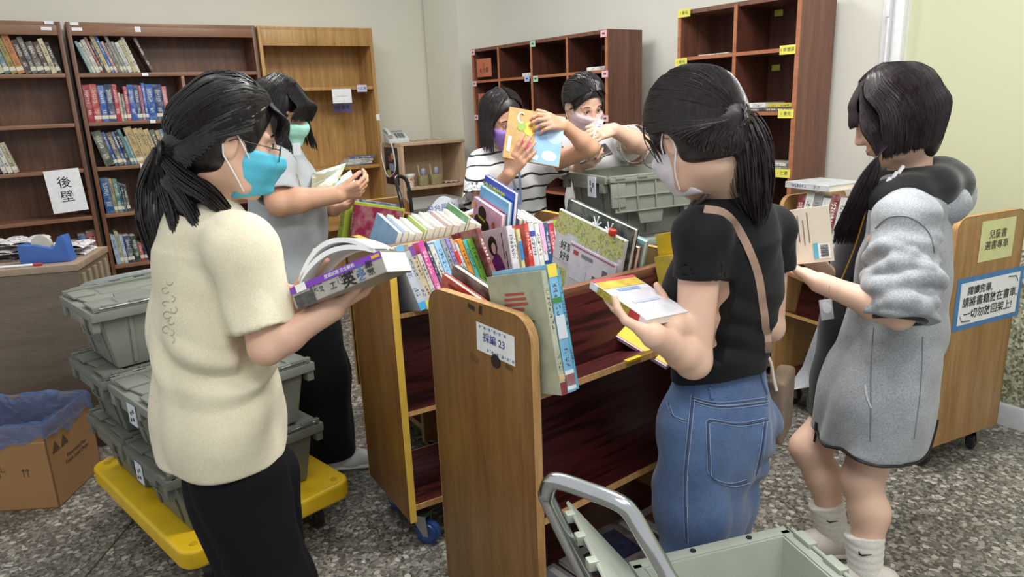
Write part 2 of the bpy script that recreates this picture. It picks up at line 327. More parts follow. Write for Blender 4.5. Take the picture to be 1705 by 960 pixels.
mb = MB(); mb.box((-0.0015, 0.20, 1.03), (0.002, 0.26, 0.30)); p = obj('poster', mb, plain('#22212a', 0.35), cab)
mb = MB()
for i, (y, z, s) in enumerate(((0.16, 1.11, .05), (0.22, 1.09, .04), (0.2, 1.02, .06), (0.26, 0.97, .05), (0.15, 0.95, .04))): mb.box((-0.003, y, z), (0.001, s*1.5, s), mi=i % 3)
obj('print', mb, [plain('#b5a35a', .5), plain('#9c3a40', .5), plain('#8a93a8', .5)], p)
# table lamp-free: phone and pots
def cabp(x, y, z): return cf+va*x+vm*y+Vector((0, 0, z))
ph = thing('telephone', 'grey white desk telephone on top of the pale cabinet', 'telephone', cabp(-0.01, 0.2, cz), RA-0.2)
mb = MB(); mb.prism([(-0.1, 0), (0.1, 0), (0.1, 0.075), (0.06, 0.08), (-0.1, 0.03)], 'x', -0.02, 0.15); 
PHW = plain('#c9ccca', 0.45); obj('body', mb, PHW, ph, bevel=0.005)
mb = MB(); mb.tube(smooth_path([(-0.005, -0.1, 0.055), (-0.005, -0.07, 0.075), (-0.005, 0.0, 0.095), (-0.005, 0.08, 0.105), (-0.005, 0.11, 0.095)], 4), [0.022]*2+[0.018]*13+[0.022]*2, flat=0.8); obj('handset', mb, PHW, ph)
mb = MB()
for i in range(3):
    for j in range(4): mb.box((0.06+i*0.026, -0.06+j*0.026, 0.047+j*0.0082), (0.018, 0.016, 0.008))
obj('keypad', mb, plain('#6d7078', .5), ph)
mb = MB(); mb.box((0.075, 0.066, 0.09), (0.11, 0.03, 0.006)); obj('display', mb, plain('#4f5358', .3), ph)
mb = MB(); mb.tube(smooth_path([tuple(cabp(-0.035, 0.1, cz+0.0)), tuple(cabp(-0.04, 0.05, 1.12)), tuple(cabp(-0.04, 0.06, 1.0)), tuple(cabp(-0.045, 0.2, 0.95)), tuple(cabp(-0.04, 0.3, 1.1)), tuple(cabp(-0.035, 0.3, cz))]), 0.005)
mb.v = [tuple((Matrix.Translation(ph.location) @ Matrix.Rotation(ph.rotation_euler.z, 4, 'Z')).inverted() @ Vector(v)) for v in mb.v]; obj('telephone_cord', mb, PHW, ph)
mb = MB(); pts = [cabp(0.16+0.02*i, 0.2+0.05*math.sin(i*1.7), cz+0.006+0.008*(i % 2)) for i in range(16)]
mb.tube(smooth_path(pts, 4), 0.0045); tag(obj('cable', mb, plain('#b9b49f', .6)), 'tangled pale cable lying on the cabinet top', 'cable')
pot = thing('cup', 'white paper cup with orange pattern on the cabinet shelf', 'cup', cabp(0.085, 0.06, 0.86))
mb = MB(); mb.lathe([(0.034, 0), (0.044, 0.1), (0.047, 0.1), (0.045, 0.092), (0.036, 0.01), (0.0, 0.008)]); 
t_ = NT('orange_patterned_paper'); v_ = t_.n('TexVoronoi', {'Vector': t_.coord(), 'Scale': 60.0}); t_.set(Base_Color=t_.ramp(v_.outputs[0], [(0.35, lin('#c9764f')), (0.5, lin('#e8ddd0'))])); obj('body', mb, t_.m, pot)
mb = MB(); mb.lathe([(0.046, 0.085), (0.0475, 0.088), (0.0475, 0.103), (0.045, 0.105)]); obj('rim', mb, PAPER, pot)
POT = plain('#9a9068', .6, var=.15)
for i, (x, lab) in enumerate(((0.20, 'olive box planter with a wood stick, beside the paper cup'), (0.32, 'wider olive box planter holding small toys and sticks'))):
    k = thing('planter_box', lab, 'planter', cabp(x, 0.06, 0.86), RA, 'box planters on the cabinet shelf')
    mb = MB(); w_ = 0.038+0.012*i; mb.box((0, 0, 0.0435), (w_*2, 0.07, 0.085), taper=0.9); obj('box', mb, POT, k, bevel=0.006)
    mb = MB(); mb.tube([(-w_*.7, 0, 0.0865), (-w_*.9, 0.0, 0.17)], 0.006); obj('stick', mb, plain('#b7a888', .6), k)
    mb = MB(); mb.lathe([(0.01, 0.086), (0.022, 0.1), (0.022, 0.13), (0.008, 0.142)], 12, M=Matrix.Translation((0.012, 0, 0))); obj('figure', mb, plain('#a9a9c4', .5), k)
mb = MB(); mb.grid(lambda u, v: tuple(cabp(0.40+u*0.14, 0.03+v*0.1, 0.862+0.012*abs(math.sin(u*9+v*4)))), 12, 6); tag(obj('crumpled_bag', mb, plain('#c9bdb9', .4)), 'crumpled pale plastic bag on the cabinet shelf', 'bag')
mb = MB(); mb.box((0.30, 0.05, 0.60), (0.22, 0.003, 0.297)); o = obj('paper_sheet', mb, PAPER); o.location = cf; o.rotation_euler = (0, 0, RA); tag(o, 'white sheet standing in the lower cabinet compartment', 'paper')
# ------------------------------------------------------------------ casters, trolleys
def caster(parent, p, wheel_m, rot=0.0, r=0.045, name='caster'):
    M0 = Matrix.Translation(p) @ Matrix.Rotation(rot, 4, 'Z')
    mb = MB(); mb.box((0, 0, 2*r+0.028), (0.07, 0.06, 0.004), M=M0)
    for s in (-1, 1): mb.prism([(-0.03, 2*r+0.026), (0.03, 2*r+0.026), (0.038, r-0.01), (0.018, r-0.01)], 'y', s*0.021-0.0015, s*0.021+0.0015, M=M0)
    mb.lathe([(0.02, 2*r+0.005), (0.02, 2*r+0.026)], 12, M=M0); c = obj(name, mb, ZINC, parent)
    prof = [(0.012, -0.017), (r*.75, -0.017), (r*.8, -0.012), (r, -0.011), (r, 0.011), (r*.8, 0.012), (r*.75, 0.017), (0.012, 0.017)]
    mb = MB(); mb.lathe(prof, 24, M=M0 @ Matrix.Translation((0.027, 0, r+0.0005)) @ Matrix.Rotation(math.pi/2, 4, 'X')); obj('wheel', mb, wheel_m, c)
    return c
BLUEW = plain('#24457e', .4); BLKW = plain('#1d1c1c', .45)
def rounded(w, z0, z1, r, k=7):
    pts = [(-w/2, z0), (w/2, z0)]
    pts += [(w/2-r+r*math.cos(a), z1-r+r*math.sin(a)) for a in [i*math.pi/2/k for i in range(k+1)]]
    pts += [(-w/2+r+r*math.cos(a), z1-r+r*math.sin(a)) for a in [math.pi/2+i*math.pi/2/k for i in range(k+1)]]
    return pts
VC, VS = 0.972, 0.235
def ledge_d(Wd): return 0.128 if Wd > .42 else 0.100 if Wd > .38 else 0.085
def trolley(label, P, ang, L, Wd, H, pm, em, wm, zs, r=0.06, shelf_m=None, sides=(1, -1), axis='x'):
    """local x along the trolley from its near end, y to its left, z up; ang clockwise from straight ahead"""
    t = thing('book_trolley', label, 'book trolley', (P[0], P[1], 0), math.pi/2-math.radians(ang)); sm = shelf_m or MAHOG; th = 0.022
    for x in (0.0, L-th):
        mb = MB(); out = rounded(Wd, 0.125, H, r); mb.prism(out, 'x', x, x+th); e = obj('end_panel', mb, pm, t, bevel=0.0015)
        edge = out[1:]+out[:1]; n = len(edge); ins = []
        cx, cz_ = 0, (0.125+H)/2
        mb = MB()                                        # thin edging band following the outline
        vs = []; q = [(y, z) for y, z in edge if True]
        for (y, z) in q:
            vs += [(x-0.0008, y, z), (x+th+0.0008, y, z)]
        def off(i):
            a, b = Vector(q[i-1]), Vector(q[(i+1) % n]); d = (b-a).normalized(); return Vector((d.y, -d.x))*0.0012
        for i, (y, z) in enumerate(q):
            o_ = off(i); vs += [(x-0.0008, y+o_.x, z+o_.y), (x+th+0.0008, y+o_.x, z+o_.y)]
        fs = []
        for i in range(n-1):
            j = i+1; fs += [(2*n+2*i, 2*n+2*i+1, 2*n+2*j+1, 2*n+2*j), (2*i, 2*n+2*i, 2*n+2*j, 2*j), (2*i+1, 2*j+1, 2*n+2*j+1, 2*n+2*i+1)]
        mb.add(vs, fs); obj('edging', mb, em, e)
    for (zt, zl, kind) in zs:
        for s in sides:
            if kind == 'v':
                c, si = VC, VS; yo = Wd/2-0.022; zo = zl; LD = ledge_d(Wd); yi = yo-LD*c; zi = zo-LD*si; tt = 0.014
                yr = 0.006; k = min((yi-yr)/si, (H-0.045-zi)/c if zl > 0.7 else 9); yr = yi-k*si; zr = zi+k*c
                mb = MB(); mb.prism([(s*yi, zi), (s*yr, zr), (s*(yr-tt*0.9), zr), (s*(yi-tt*c), zi-tt*si)], 'x', th, L-th); b = obj('backboard', mb, sm, t)
                mb = MB(); mb.prism([(s*yi, zi), (s*yo, zo), (s*(yo+tt*si), zo-tt*c), (s*(yi-0.0), zi-tt*1.1)], 'x', th, L-th); b = obj('ledge', mb, sm, t)
                mb = MB(); mb.prism([(s*yo, zo+0.0005), (s*(yo+0.004), zo+0.0015), (s*(yo+0.004+tt*si), zo-tt*c), (s*(yo+tt*si), zo-tt*c)], 'x', th, L-th); obj('edging', mb, PLYEDGE, b)
            elif s == 1:
                mb = MB(); mb.box((L/2, 0, zl-0.01), (L-2*th, Wd-0.03, 0.02)); b = obj('bottom_shelf', mb, sm, t)
                for q_ in (-1, 1):
                    mb = MB(); mb.box((L/2, q_*(Wd/2-0.012), zl-0.01), (L-2*th, 0.005, 0.02)); obj('edging', mb, PLYEDGE, b)
    mb = MB(); mb.box((L/2, 0, H-0.036), (L-2*th, 0.030, 0.022)); obj('ridge', mb, RIDGE if pm is TROLLEY else pm, t, bevel=0.002)
    for x in (0.06, L-0.06):
        for y in (-1, 1): caster(t, (x, y*(Wd/2-0.06), 0), wm, rnd.uniform(-2.5, 0.5))
    return t
RIDGE = wood('brown_ridge', '#6b4430', '#8a6046', (0.8, 8, 8), .4)
A1, A2, A3, A4 = 52.0, 59.5, -31.5, -25.0
T1P = (-0.095, 1.680); T2P = (-0.479, 2.31); T3P = (-0.240, 2.830); T4P = (1.80, 2.595)
T1H, T2H = 1.03, 1.075
t1 = trolley('scuffed brown book trolley in front with a 採編 23 card on its end panel', T1P, A1, 0.80, 0.43, T1H, TROLLEY, PLYEDGE, BLKW, [(0, 0.835, 'v'), (0, 0.50, 'v'), (0, 0.17, 'f')])
t2 = trolley('crowded book trolley with yellow edged rounded ends behind the scuffed one', T2P, A2, 0.80, 0.40, T2H, TROLLEY2, YEDGE, BLUEW, [(0, 0.86, 'v'), (0, 0.52, 'v'), (0, 0.18, 'f')], r=0.085)
t3 = trolley('tan book trolley standing crosswise between the grey shirt girl and striped girl', T3P, A3, 0.82, 0.36, 1.06, TROLLEY2, BEIGEEDGE, BLKW, [(0, 0.86, 'v'), (0, 0.52, 'v'), (0, 0.18, 'f')])
t4 = trolley('tan book trolley beside the yellow wall with blue bordered notice on its end', T4P, A4, 0.84, 0.41, 1.03, TROLLEY4, PLYEDGE, BLKW, [(0, 0.80, 'v'), (0, 0.48, 'v'), (0, 0.17, 'f')], r=0.05)
def card_on_end(trol, name, w, h, y, z, m, rz=0.0, x=-0.0016, parent_part=True):
    Mx = Matrix.Translation((x, y, z)) @ Matrix(((0, 0, -1, 0), (-1, 0, 0, 0), (0, 1, 0, 0), (0, 0, 0, 1))) @ Matrix.Rotation(rz, 4, 'Z')
    # local x of the card runs to the viewer's right (-y), local y up, normal towards -x
    o = obj(name, MB().add([(-w/2, -h/2, 0), (w/2, -h/2, 0), (w/2, h/2, 0), (-w/2, h/2, 0), (-w/2, -h/2, -.0006), (w/2, -h/2, -.0006), (w/2, h/2, -.0006), (-w/2, h/2, -.0006)], [(0, 1, 2, 3), (7, 6, 5, 4), (0, 4, 5, 1), (1, 5, 6, 2), (2, 6, 7, 3), (3, 7, 4, 0)], M=Mx), m, trol, smooth=0)
    return o, Mx
def inv_local(t, p):
    t_m = Matrix.Translation(t.location) @ Matrix.Rotation(t.rotation_euler.z, 4, 'Z'); return t_m.inverted() @ p
def end_px(t, px, py):                     # point of a trolley's near end plane under a pixel, in local y, z
    d = Vector((math.cos(t.rotation_euler.z), math.sin(t.rotation_euler.z), 0)); p = on_plane(px, py, d, d.dot(t.location)); q = inv_local(t, p); return q.y, q.z
y, z = end_px(t1, 825, 571)
o, Mx = card_on_end(t1, 'label_card', 0.150, 0.074, y, z, PAPER, rz=-0.03)
lettering('採編 23', 0.027, INKB, o, Mx @ Matrix.Translation((-0.004, 0.003, 0.0006)), xs=1.0)
lettering('✿ ° ❀ ∘ ✿ ° ❀ ∘ ✿ ° ❀', 0.011, plain('#7f93b8', .6), o, Mx @ Matrix.Translation((-0.01, 0.028, 0.0006)))
lettering('✿ ° ❀ ∘ ✿ ° ❀ ∘ ✿ ° ❀', 0.011, plain('#7f93b8', .6), o, Mx @ Matrix.Translation((0.02, -0.027, 0.0006)))
y, z = end_px(t1, 826, 598); mb = MB(); mb.lathe([(0.018, 0), (0.018, 0.002), (0.001, 0.0021)], 20, M=Matrix.Translation((-0.0002, y, z-0.004)) @ Matrix.Rotation(-math.pi/2, 4, 'Y')); obj('finger_hole', mb, plain('#2a2019', .7), t1)
STAIN = plain('#6c4a2c', .6, var=.3)
for px, py, w, h, mm in ((790, 596, 0.035, 0.018, STAIN), (848, 612, 0.028, 0.012, STAIN), (785, 511, 0.03, 0.012, plain('#33231a', .6)), (800, 516, 0.012, 0.022, plain('#33231a', .6))):
    y, z = end_px(t1, px, py); card_on_end(t1, 'stain', w, h, y, z, mm, rz=-0.2, x=-0.0006)
YTAB = plain('#d9b92a', .5)
mb = MB(); mb.box((0.36, -0.196, 0.836), (0.055, 0.014, 0.006), M=None); obj('shelf_tab', mb, YTAB, t1)
y, z = end_px(t4, 1660, 398); o, Mx = card_on_end(t4, 'notice', 0.205, 0.155, y, z, plain('#d9d9a0', .6), rz=0.0)
lettering('兒童書\n選書專車', 0.036, INK, o, Mx @ Matrix.Translation((0.0, 0.0, 0.0006)), spacing=1.15)
y, z = end_px(t4, 1646, 496); o, Mx = card_on_end(t4, 'notice', 0.405, 0.205, y, z, plain('#4a80b8', .5))
o2, Mx2 = card_on_end(t4, 'notice_sheet', 0.36, 0.165, y, z, PAPER, x=-0.003); o2.parent = o
lettering('閱讀完畢,', 0.036, INK, o2, Mx2 @ Matrix.Translation((-0.065, 0.046, 0.0006)), bold=0.0004)
lettering('請將書籍放在書車,', 0.041, INK, o2, Mx2 @ Matrix.Translation((0.005, 0.002, 0.0006)), bold=0.0004)
lettering('一切勿放回架上!', 0.041, INK, o2, Mx2 @ Matrix.Translation((0.0, -0.046, 0.0006)), bold=0.0004)
for sx in (1, -1):
    mb = MB(); a_ = (sx*0.168, sx*0.045, 0.001); b_ = (sx*0.155, sx*0.068, 0.001); c_ = (sx*0.105, sx*0.072, 0.001); mb.tube([a_, b_, c_], 0.003, 6, M=Mx2, flat=.3); obj('corner_mark', mb, plain('#4b463f', .5), o2)
# small pink label on the cross-wise trolley
d3 = Vector((math.cos(t3.rotation_euler.z), math.sin(t3.rotation_euler.z), 0))
y, z = end_px(t3, 752, 369); o, Mx = card_on_end(t3, 'name_strip', 0.05, 0.014, y, z, plain('#d7b7b9', .6)); lettering('選書推車', 0.010, plain('#8a4a58', .6), o, Mx @ Matrix.Translation((0, 0, 0.0006)))
# ------------------------------------------------------------------ crates
def crate_body(t, L, Wd, Hh, m, wall=0.006):
    lo = 0.86; mb = MB(); x, y = L/2-0.03, Wd/2-0.025
    o = [(-x*lo, -y*lo, 0), (x*lo, -y*lo, 0), (x*lo, y*lo, 0), (-x*lo, y*lo, 0), (-x, -y, Hh), (x, -y, Hh), (x, y, Hh), (-x, y, Hh)]
    i = [(a*(1-2*wall/L), b*(1-2*wall/Wd), max(c, wall)) for a, b, c in o]
    mb.add(o+i, [(3, 2, 1, 0)]+[(k, (k+1) % 4, 4+(k+1) % 4, 4+k) for k in range(4)]+[(8, 9, 10, 11)]+[(8+(k+1) % 4, 8+k, 12+k, 12+(k+1) % 4) for k in range(4)]+[(4+k, 4+(k+1) % 4, 12+(k+1) % 4, 12+k) for k in range(4)])
    for s in (-1, 1):                                    # upright ribs pressed into the walls
        for q in (-0.62, -0.3, 0.3, 0.62):
            mb.prism([(q*x-0.007, s*(y*lo+.001)), (q*x+0.007, s*(y*lo+.001)), (q*x+0.007, s*(y*lo+0.006)), (q*x-0.007, s*(y*lo+0.006))], 'z', 0.01, Hh*0.3)
            mb.add([(q*x+a, s*(y*(lo+(1-lo)*h)+e), Hh*h) for h in (0.05, 0.97) for a in (-0.007, 0.007) for e in (0, 0.006)], [(0, 1, 3, 2), (4, 6, 7, 5), (0, 4, 5, 1), (1, 5, 7, 3), (3, 7, 6, 2), (2, 6, 4, 0)])
        for q in (-0.55, 0.55):
            mb.add([(s*(x*(lo+(1-lo)*h)+e), q*y+a, Hh*h) for h in (0.05, 0.97) for a in (-0.007, 0.007) for e in (0, 0.006)], [(0, 1, 3, 2), (4, 6, 7, 5), (0, 4, 5, 1), (1, 5, 7, 3), (3, 7, 6, 2), (2, 6, 4, 0)])
    obj('body', mb, m, t, bevel=0.003)
    mb = MB(); X, Y = L/2, Wd/2; z0, z1 = Hh-0.045, Hh+0.001      # overhanging rim with end handles
    for s in (-1, 1):
        mb.box((0, s*(Y-0.012), Hh-0.014), (L-0.03, 0.024, 0.03)); mb.box((s*(X-0.015), 0, Hh-0.014), (0.03, Wd-0.002, 0.03))
        mb.box((s*(X-0.004), 0, Hh-0.042), (0.008, Wd*0.42, 0.03))
        for q in (-0.2, -0.1, 0, 0.1, 0.2): mb.box((s*(X-0.014), q*Wd, Hh-0.042), (0.02, 0.004, 0.028))
        for q in (-0.42, 0.42): mb.box((s*(X-0.012), q*Wd, Hh-0.047), (0.024, 0.035, 0.04))
    obj('rim', mb, m, t, bevel=0.003)
def crate_lid(t, L, Wd, M, m, s, ribs=False):
    """half lid in its own frame: hinge along x at y=0, body towards +y, outer face +z"""
    mb = MB(); w = Wd/2; n = 5; step = (L-0.06)/n; e = w-0.035; pts = [(-L/2+0.01, 0.004)]
    for k in range(n):
        x0 = -L/2+0.03+k*step; hi = e+0.055 if (k % 2 == (0 if s > 0 else 1)) else e-0.0
        pts += [(x0+0.006, hi), (x0+step-0.006, hi)]
    pts += [(L/2-0.01, 0.004)]
    pts = [(-L/2+0.01, 0.004), (L/2-0.01, 0.004)]+pts[::-1][1:-1]
    mb.prism(pts, 'z', 0, 0.008, M=M)
    mb.box((0, 0.012, 0.012), (L-0.02, 0.018, 0.012), M=M)
    for q in range(6): mb.box((-L/2+0.06+q*(L-0.12)/5, 0.004, 0.016), (0.045, 0.012, 0.012), M=M)
    for q in (-1, 1): mb.box((q*(L/2-0.05), w*0.42, 0.010), (0.07, w*0.55, 0.008), M=M)
    if ribs:
        for q in range(7): mb.box((-L/2+0.05+q*(L-0.1)/6, w*0.42, 0.011), (0.006, w*0.75, 0.010), M=M)
        for q in (0.12, 0.46, 0.8): mb.box((0, w*q, 0.011), (L-0.06, 0.006, 0.010), M=M)
    else: mb.box((0, w*0.45, 0.0075), (L*0.62, w*0.55, 0.005), M=M)
    l = obj('lid', mb, m, t, bevel=0.0015)
    mb = MB(); mb.tube([(-L/2+0.03, 0.0, 0.012), (L/2-0.03, 0.0, 0.012)], 0.0025, 8, M=M); obj('hinge_rod', mb, ZINC, l)
    return l
def crate(label, P, rotz, L=0.60, Wd=0.40, Hh=0.262, m=CRATE, lids='closed', group=None, tilt=0.0, sticker=None):
    t = thing('storage_crate', label, 'crate', P, rotz, group); t.rotation_euler = (0, tilt, rotz); crate_body(t, L, Wd, Hh, m)
    for s in (-1, 1):
        if lids == 'closed': M = Matrix.Translation((0, s*(Wd/2-0.004), Hh+0.0015)) @ Matrix.Rotation(math.pi if s > 0 else 0, 4, 'Z')
        elif lids == 'hang': M = Matrix.Translation((0, s*(Wd/2+0.016), Hh-0.006)) @ Matrix.Rotation(math.pi if s > 0 else 0, 4, 'Z') @ Matrix.Rotation(math.radians(-97), 4, 'X') @ Matrix.Scale(-1, 4, (0, 0, 1)) @ Matrix.Rotation(math.radians(0), 4, 'X')
        else: continue
        if lids == 'hang' and s > 0: continue
        if lids == 'hang':
            M = Matrix.Translation((0, s*(Wd/2+0.004), Hh-0.002)) @ Matrix(((1, 0, 0, 0), (0, s*0.10, -s*0.995*-1, 0), (0, -0.995, 0.10, 0), (0, 0, 0, 1)))
        crate_lid(t, L, Wd, M, m, s, ribs=(lids == 'hang'))
    mb = MB()
    for s in (-1, 1): mb.tube([(s*(L/2-0.028), -0.11, Hh*0.82), (s*(L/2-0.036), -0.10, Hh*0.42), (s*(L/2-0.036), 0.10, Hh*0.42), (s*(L/2-0.028), 0.11, Hh*0.82)], 0.002, 6)
    obj('bail_wire', mb, ZINC, t)
    if sticker:
        sx, sy, sz, w, h = sticker
        mb = MB(); mb.box((sx, sy, sz), (0.002, w, h)); st = obj('sticker', mb, plain('#d5dbe4', .5), t)
        mb = MB()
        for k, (a, b) in enumerate(((-.2, .2), (.1, .05), (-.15, -.2), (.2, -.28))): mb.box((sx-0.0012, sy+a*w, sz+b*h), (0.0008, w*.18, h*.16))
        obj('print', mb, INK, st)
    return t
# yellow platform dolly: near corner, long axis away to the left, short axis to the right
dn = on_z(306, 928, 0.2); dn.z = 0; dr_ = on_z(588, 796, 0.2); dr_.z = 0
dx = (dr_-dn).normalized(); dy = Vector((-dx.y, dx.x, 0)); RD = math.atan2(dx.y, dx.x); DW, DL = 0.61, 0.905
dol = thing('platform_dolly', 'yellow plastic platform dolly carrying stacked grey crates', 'dolly', dn, RD)
mb = MB(); r = 0.06; pts = []
for cx, cy, a0 in ((DW-r, r, -90), (DW-r, DL-r, 0), (r, DL-r, 90), (r, r, 180)):
    pts += [(cx+r*math.cos(math.radians(a0+k*15)), cy+r*math.sin(math.radians(a0+k*15))) for k in range(7)]
mb.prism(pts, 'z', 0.135, 0.2); obj('platform', mb, YELLOW, dol, bevel=0.012, seg=3)
for cx in (0.05, DW-0.05):
    for cy in (0.05, DL-0.05): mb = MB(); mb.lathe([(0.012, 0.199), (0.012, 0.2025), (0.004, 0.203)], 12, M=Matrix.Translation((cx, cy, 0))); obj('deck_plug', mb, plain('#c9a417', .4), dol)
for cx in (0.1, DW-0.1):
    for cy in (0.1, DL-0.1): caster(dol, (cx, cy, 0), BLKW, 1.0+cx, r=0.05)
GREYP = plain('#6f7674', .4)
mb = MB(); mb.tube(smooth_path([(0.10, DL-0.022, 0.17), (0.09, DL-0.02, 0.80), (0.085, DL-0.02, 0.87), (0.14, DL-0.02, 0.90), (DW-0.14, DL-0.02, 0.90), (DW-0.085, DL-0.02, 0.87), (DW-0.09, DL-0.02, 0.80), (DW-0.10, DL-0.022, 0.17)], 5), 0.017, 12); obj('push_handle', mb, GREYP, dol)
def dpt(x, y, z): return dn+dx*x+dy*y+Vector((0, 0, z))
cg = 'grey lidded crates stacked on the yellow dolly'
ck = dict(group=cg, L=0.545, Wd=0.385, Hh=0.214)
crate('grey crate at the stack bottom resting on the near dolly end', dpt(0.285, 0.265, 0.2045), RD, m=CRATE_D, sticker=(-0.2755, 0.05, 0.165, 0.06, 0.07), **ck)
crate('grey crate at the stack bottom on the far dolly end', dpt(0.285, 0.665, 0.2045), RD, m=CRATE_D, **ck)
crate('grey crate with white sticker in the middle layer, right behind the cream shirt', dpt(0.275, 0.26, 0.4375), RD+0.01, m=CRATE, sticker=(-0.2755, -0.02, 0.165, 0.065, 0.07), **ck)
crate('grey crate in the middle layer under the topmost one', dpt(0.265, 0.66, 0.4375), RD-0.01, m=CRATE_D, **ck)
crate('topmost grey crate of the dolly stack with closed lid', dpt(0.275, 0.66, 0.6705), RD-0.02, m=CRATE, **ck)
# crate on the hand truck, bottom right
ch = on_z(1312, 876, 0.48); cl_ = on_z(1046, 938, 0.48); hx = (ch-cl_); hx.z = 0; hw = hx.length; hx.normalize(); hy = Vector((-hx.y, hx.x, 0)); RH = math.atan2(hx.y, hx.x)
hc = (ch+cl_)/2-hy*0.30; hc.z = 0
ht = thing('hand_truck', 'folding hand truck with bent chrome handle in front of the scuffed trolley', 'hand truck', hc, RH)
mb = MB(); mb.box((0, 0, 0.125), (0.42, 0.62, 0.03)); obj('platform', mb, plain('#3c4046', .5), ht, bevel=0.01)
for cx in (-0.15, 0.15):
    for cy in (-0.24, 0.24): caster(ht, (cx, cy, -0.001), BLKW, 0.4, r=0.04)
hp = [at(1010, 1040, 1.26), at(975, 962, 1.21), at(916, 840, 1.15), at(911, 818, 1.13), at(918, 803, 1.115), at(934, 801, 1.10), at(985, 818, 1.06), at(1030, 836, 1.03), at(1052, 856, 1.02), at(1075, 895, 1.005), at(1112, 960, 0.99), at(1170, 1080, 0.96)]
hp = [hc+hx*-0.20+hy*0.16+Vector((0, 0, 0.13))]+hp+[hc+hx*-0.20-hy*0.10+Vector((0, 0, 0.13))]
mb = MB(); mb.tube(smooth_path(hp, 6), 0.0155, 14); obj('handle', mb, STEEL, ht, world=False) if False else None
inv = (Matrix.Translation(hc) @ Matrix.Rotation(RH, 4, 'Z')).inverted()
mb2 = MB(); mb2.tube([inv @ p for p in smooth_path(hp, 6)], 0.0150, 14); obj('handle', mb2, STEEL, ht)
fc = crate('open empty grey crate standing on the hand truck, front right corner', hc+Vector((0, 0, 0.1415)), RH+math.pi/2, L=0.62, Wd=0.415, Hh=0.335, m=CRATE_L, lids='none')
lidM = (Matrix.Translation(hc+Vector((0, 0, 0.1415))) @ Matrix.Rotation(RH+math.pi/2, 4, 'Z')).inverted()
c0, c1, c2, c3 = (lidM @ at(*q) for q in ((1046, 938, 1.395), (1120, 1060, 1.0), (1010, 962, 1.02), (946, 832, 1.37)))
mb = MB(); nn = (c1-c0).cross(c3-c0).normalized()*0.008
mb.add([c0, c1, c2, c3]+[q+nn for q in (c0, c1, c2, c3)], [(0, 1, 2, 3), (7, 6, 5, 4), (0, 4, 5, 1), (1, 5, 6, 2), (2, 6, 7, 3), (3, 7, 4, 0)])
for k in range(3):
    f = 0.2+0.3*k; p = c3+(c2-c3)*f; mb.box(p+nn*1.5, (0.02, 0.02, 0.02))
obj('lid', mb, CRATE_L, fc, bevel=0.003)
mb = MB(); Lc = 0.62
for s in (1,):                                           # hinge rod with clips along the right rim
    mb.tube([(-Lc/2+0.02, -0.215, 0.336), (Lc/2-0.02, -0.215, 0.336)], 0.006, 8)
    for k in range(6): mb.box((-Lc/2+0.05+k*0.1, -0.214, 0.338), (0.055, 0.024, 0.018))
obj('hinge_rod', mb, CRATE_L, fc, bevel=0.002)
mb = MB()
for k in (-0.1, 0.05, 0.13): mb.lathe([(0.007, 0.337), (0.007, 0.3385), (0.001, 0.339)], 12, M=Matrix.Translation((Lc/2-0.015, k, 0)))
obj('rim_hole', mb, INK, fc)
# back crate on the grey table
tl = Vector((.906, .423, 0)); tw = Vector((-.423, .906, 0)); RT = math.atan2(tl.y, tl.x); tc = Vector((.345, 2.885, 0))
GT = plain('#8d8f88', .5)
tb = thing('table', 'grey table carrying the open crate near the white shirt girl', 'table', tc, RT)
mb = MB(); mb.box((0.48, 0.155, 0.90), (0.96, 0.40, 0.03)); obj('tabletop', mb, GT, tb, bevel=0.006)
mb = MB(); mb.box((0.48, 0.155, 0.85), (0.90, 0.34, 0.05)); obj('apron', mb, plain('#77796f', .5), tb)
for x in (0.05, 0.91):
    for y in (0.0, 0.31): mb = MB(); mb.box((x, y, 0.4125), (0.035, 0.035, 0.825)); obj('leg', mb, plain('#5d5f5c', .4), tb, bevel=0.004)
bcr = crate('open grey crate with hanging lids on the table before the white shirt girl', tc+tl*0.385+tw*0.175+Vector((0, 0, 0.9165)), RT, L=0.66, Wd=0.36, Hh=0.27, m=CRATE, lids='hang')
mb = MB(); mb.box((-0.334, -0.085, 0.225), (0.003, 0.062, 0.085)); st = obj('sticker', mb, plain('#dbe2ec', .5), bcr)
mb = MB()
for a, b in ((-.2, .1), (.05, -.15), (.15, .2)): mb.box((-0.336, -0.085+a*0.06, 0.225+b*0.08), (0.001, 0.006, 0.02))
obj('print', mb, INK, st)
lettering('▲▼▲▼', 0.022, plain('#a0605c', .6), bcr, frame((-0.306, -0.02, 0.115), (0, -1, 0), (0.18, 0, 1), (-1, 0, 0.18)))
tb2 = thing('side_desk', 'dark grey desk seen in a sliver beside the striped shirt', 'desk', (-0.62, 4.05, 0), RA)
mb = MB(); mb.box((0.25, 0.25, 0.905), (0.62, 0.5, 0.03)); obj('desktop', mb, plain('#6e6d69', .3), tb2, bevel=0.005)
for x in (0.0, 0.5): mb = MB(); mb.box((x, 0.25, 0.444), (0.03, 0.45, 0.888)); obj('side_panel', mb, plain('#55534f', .5), tb2)
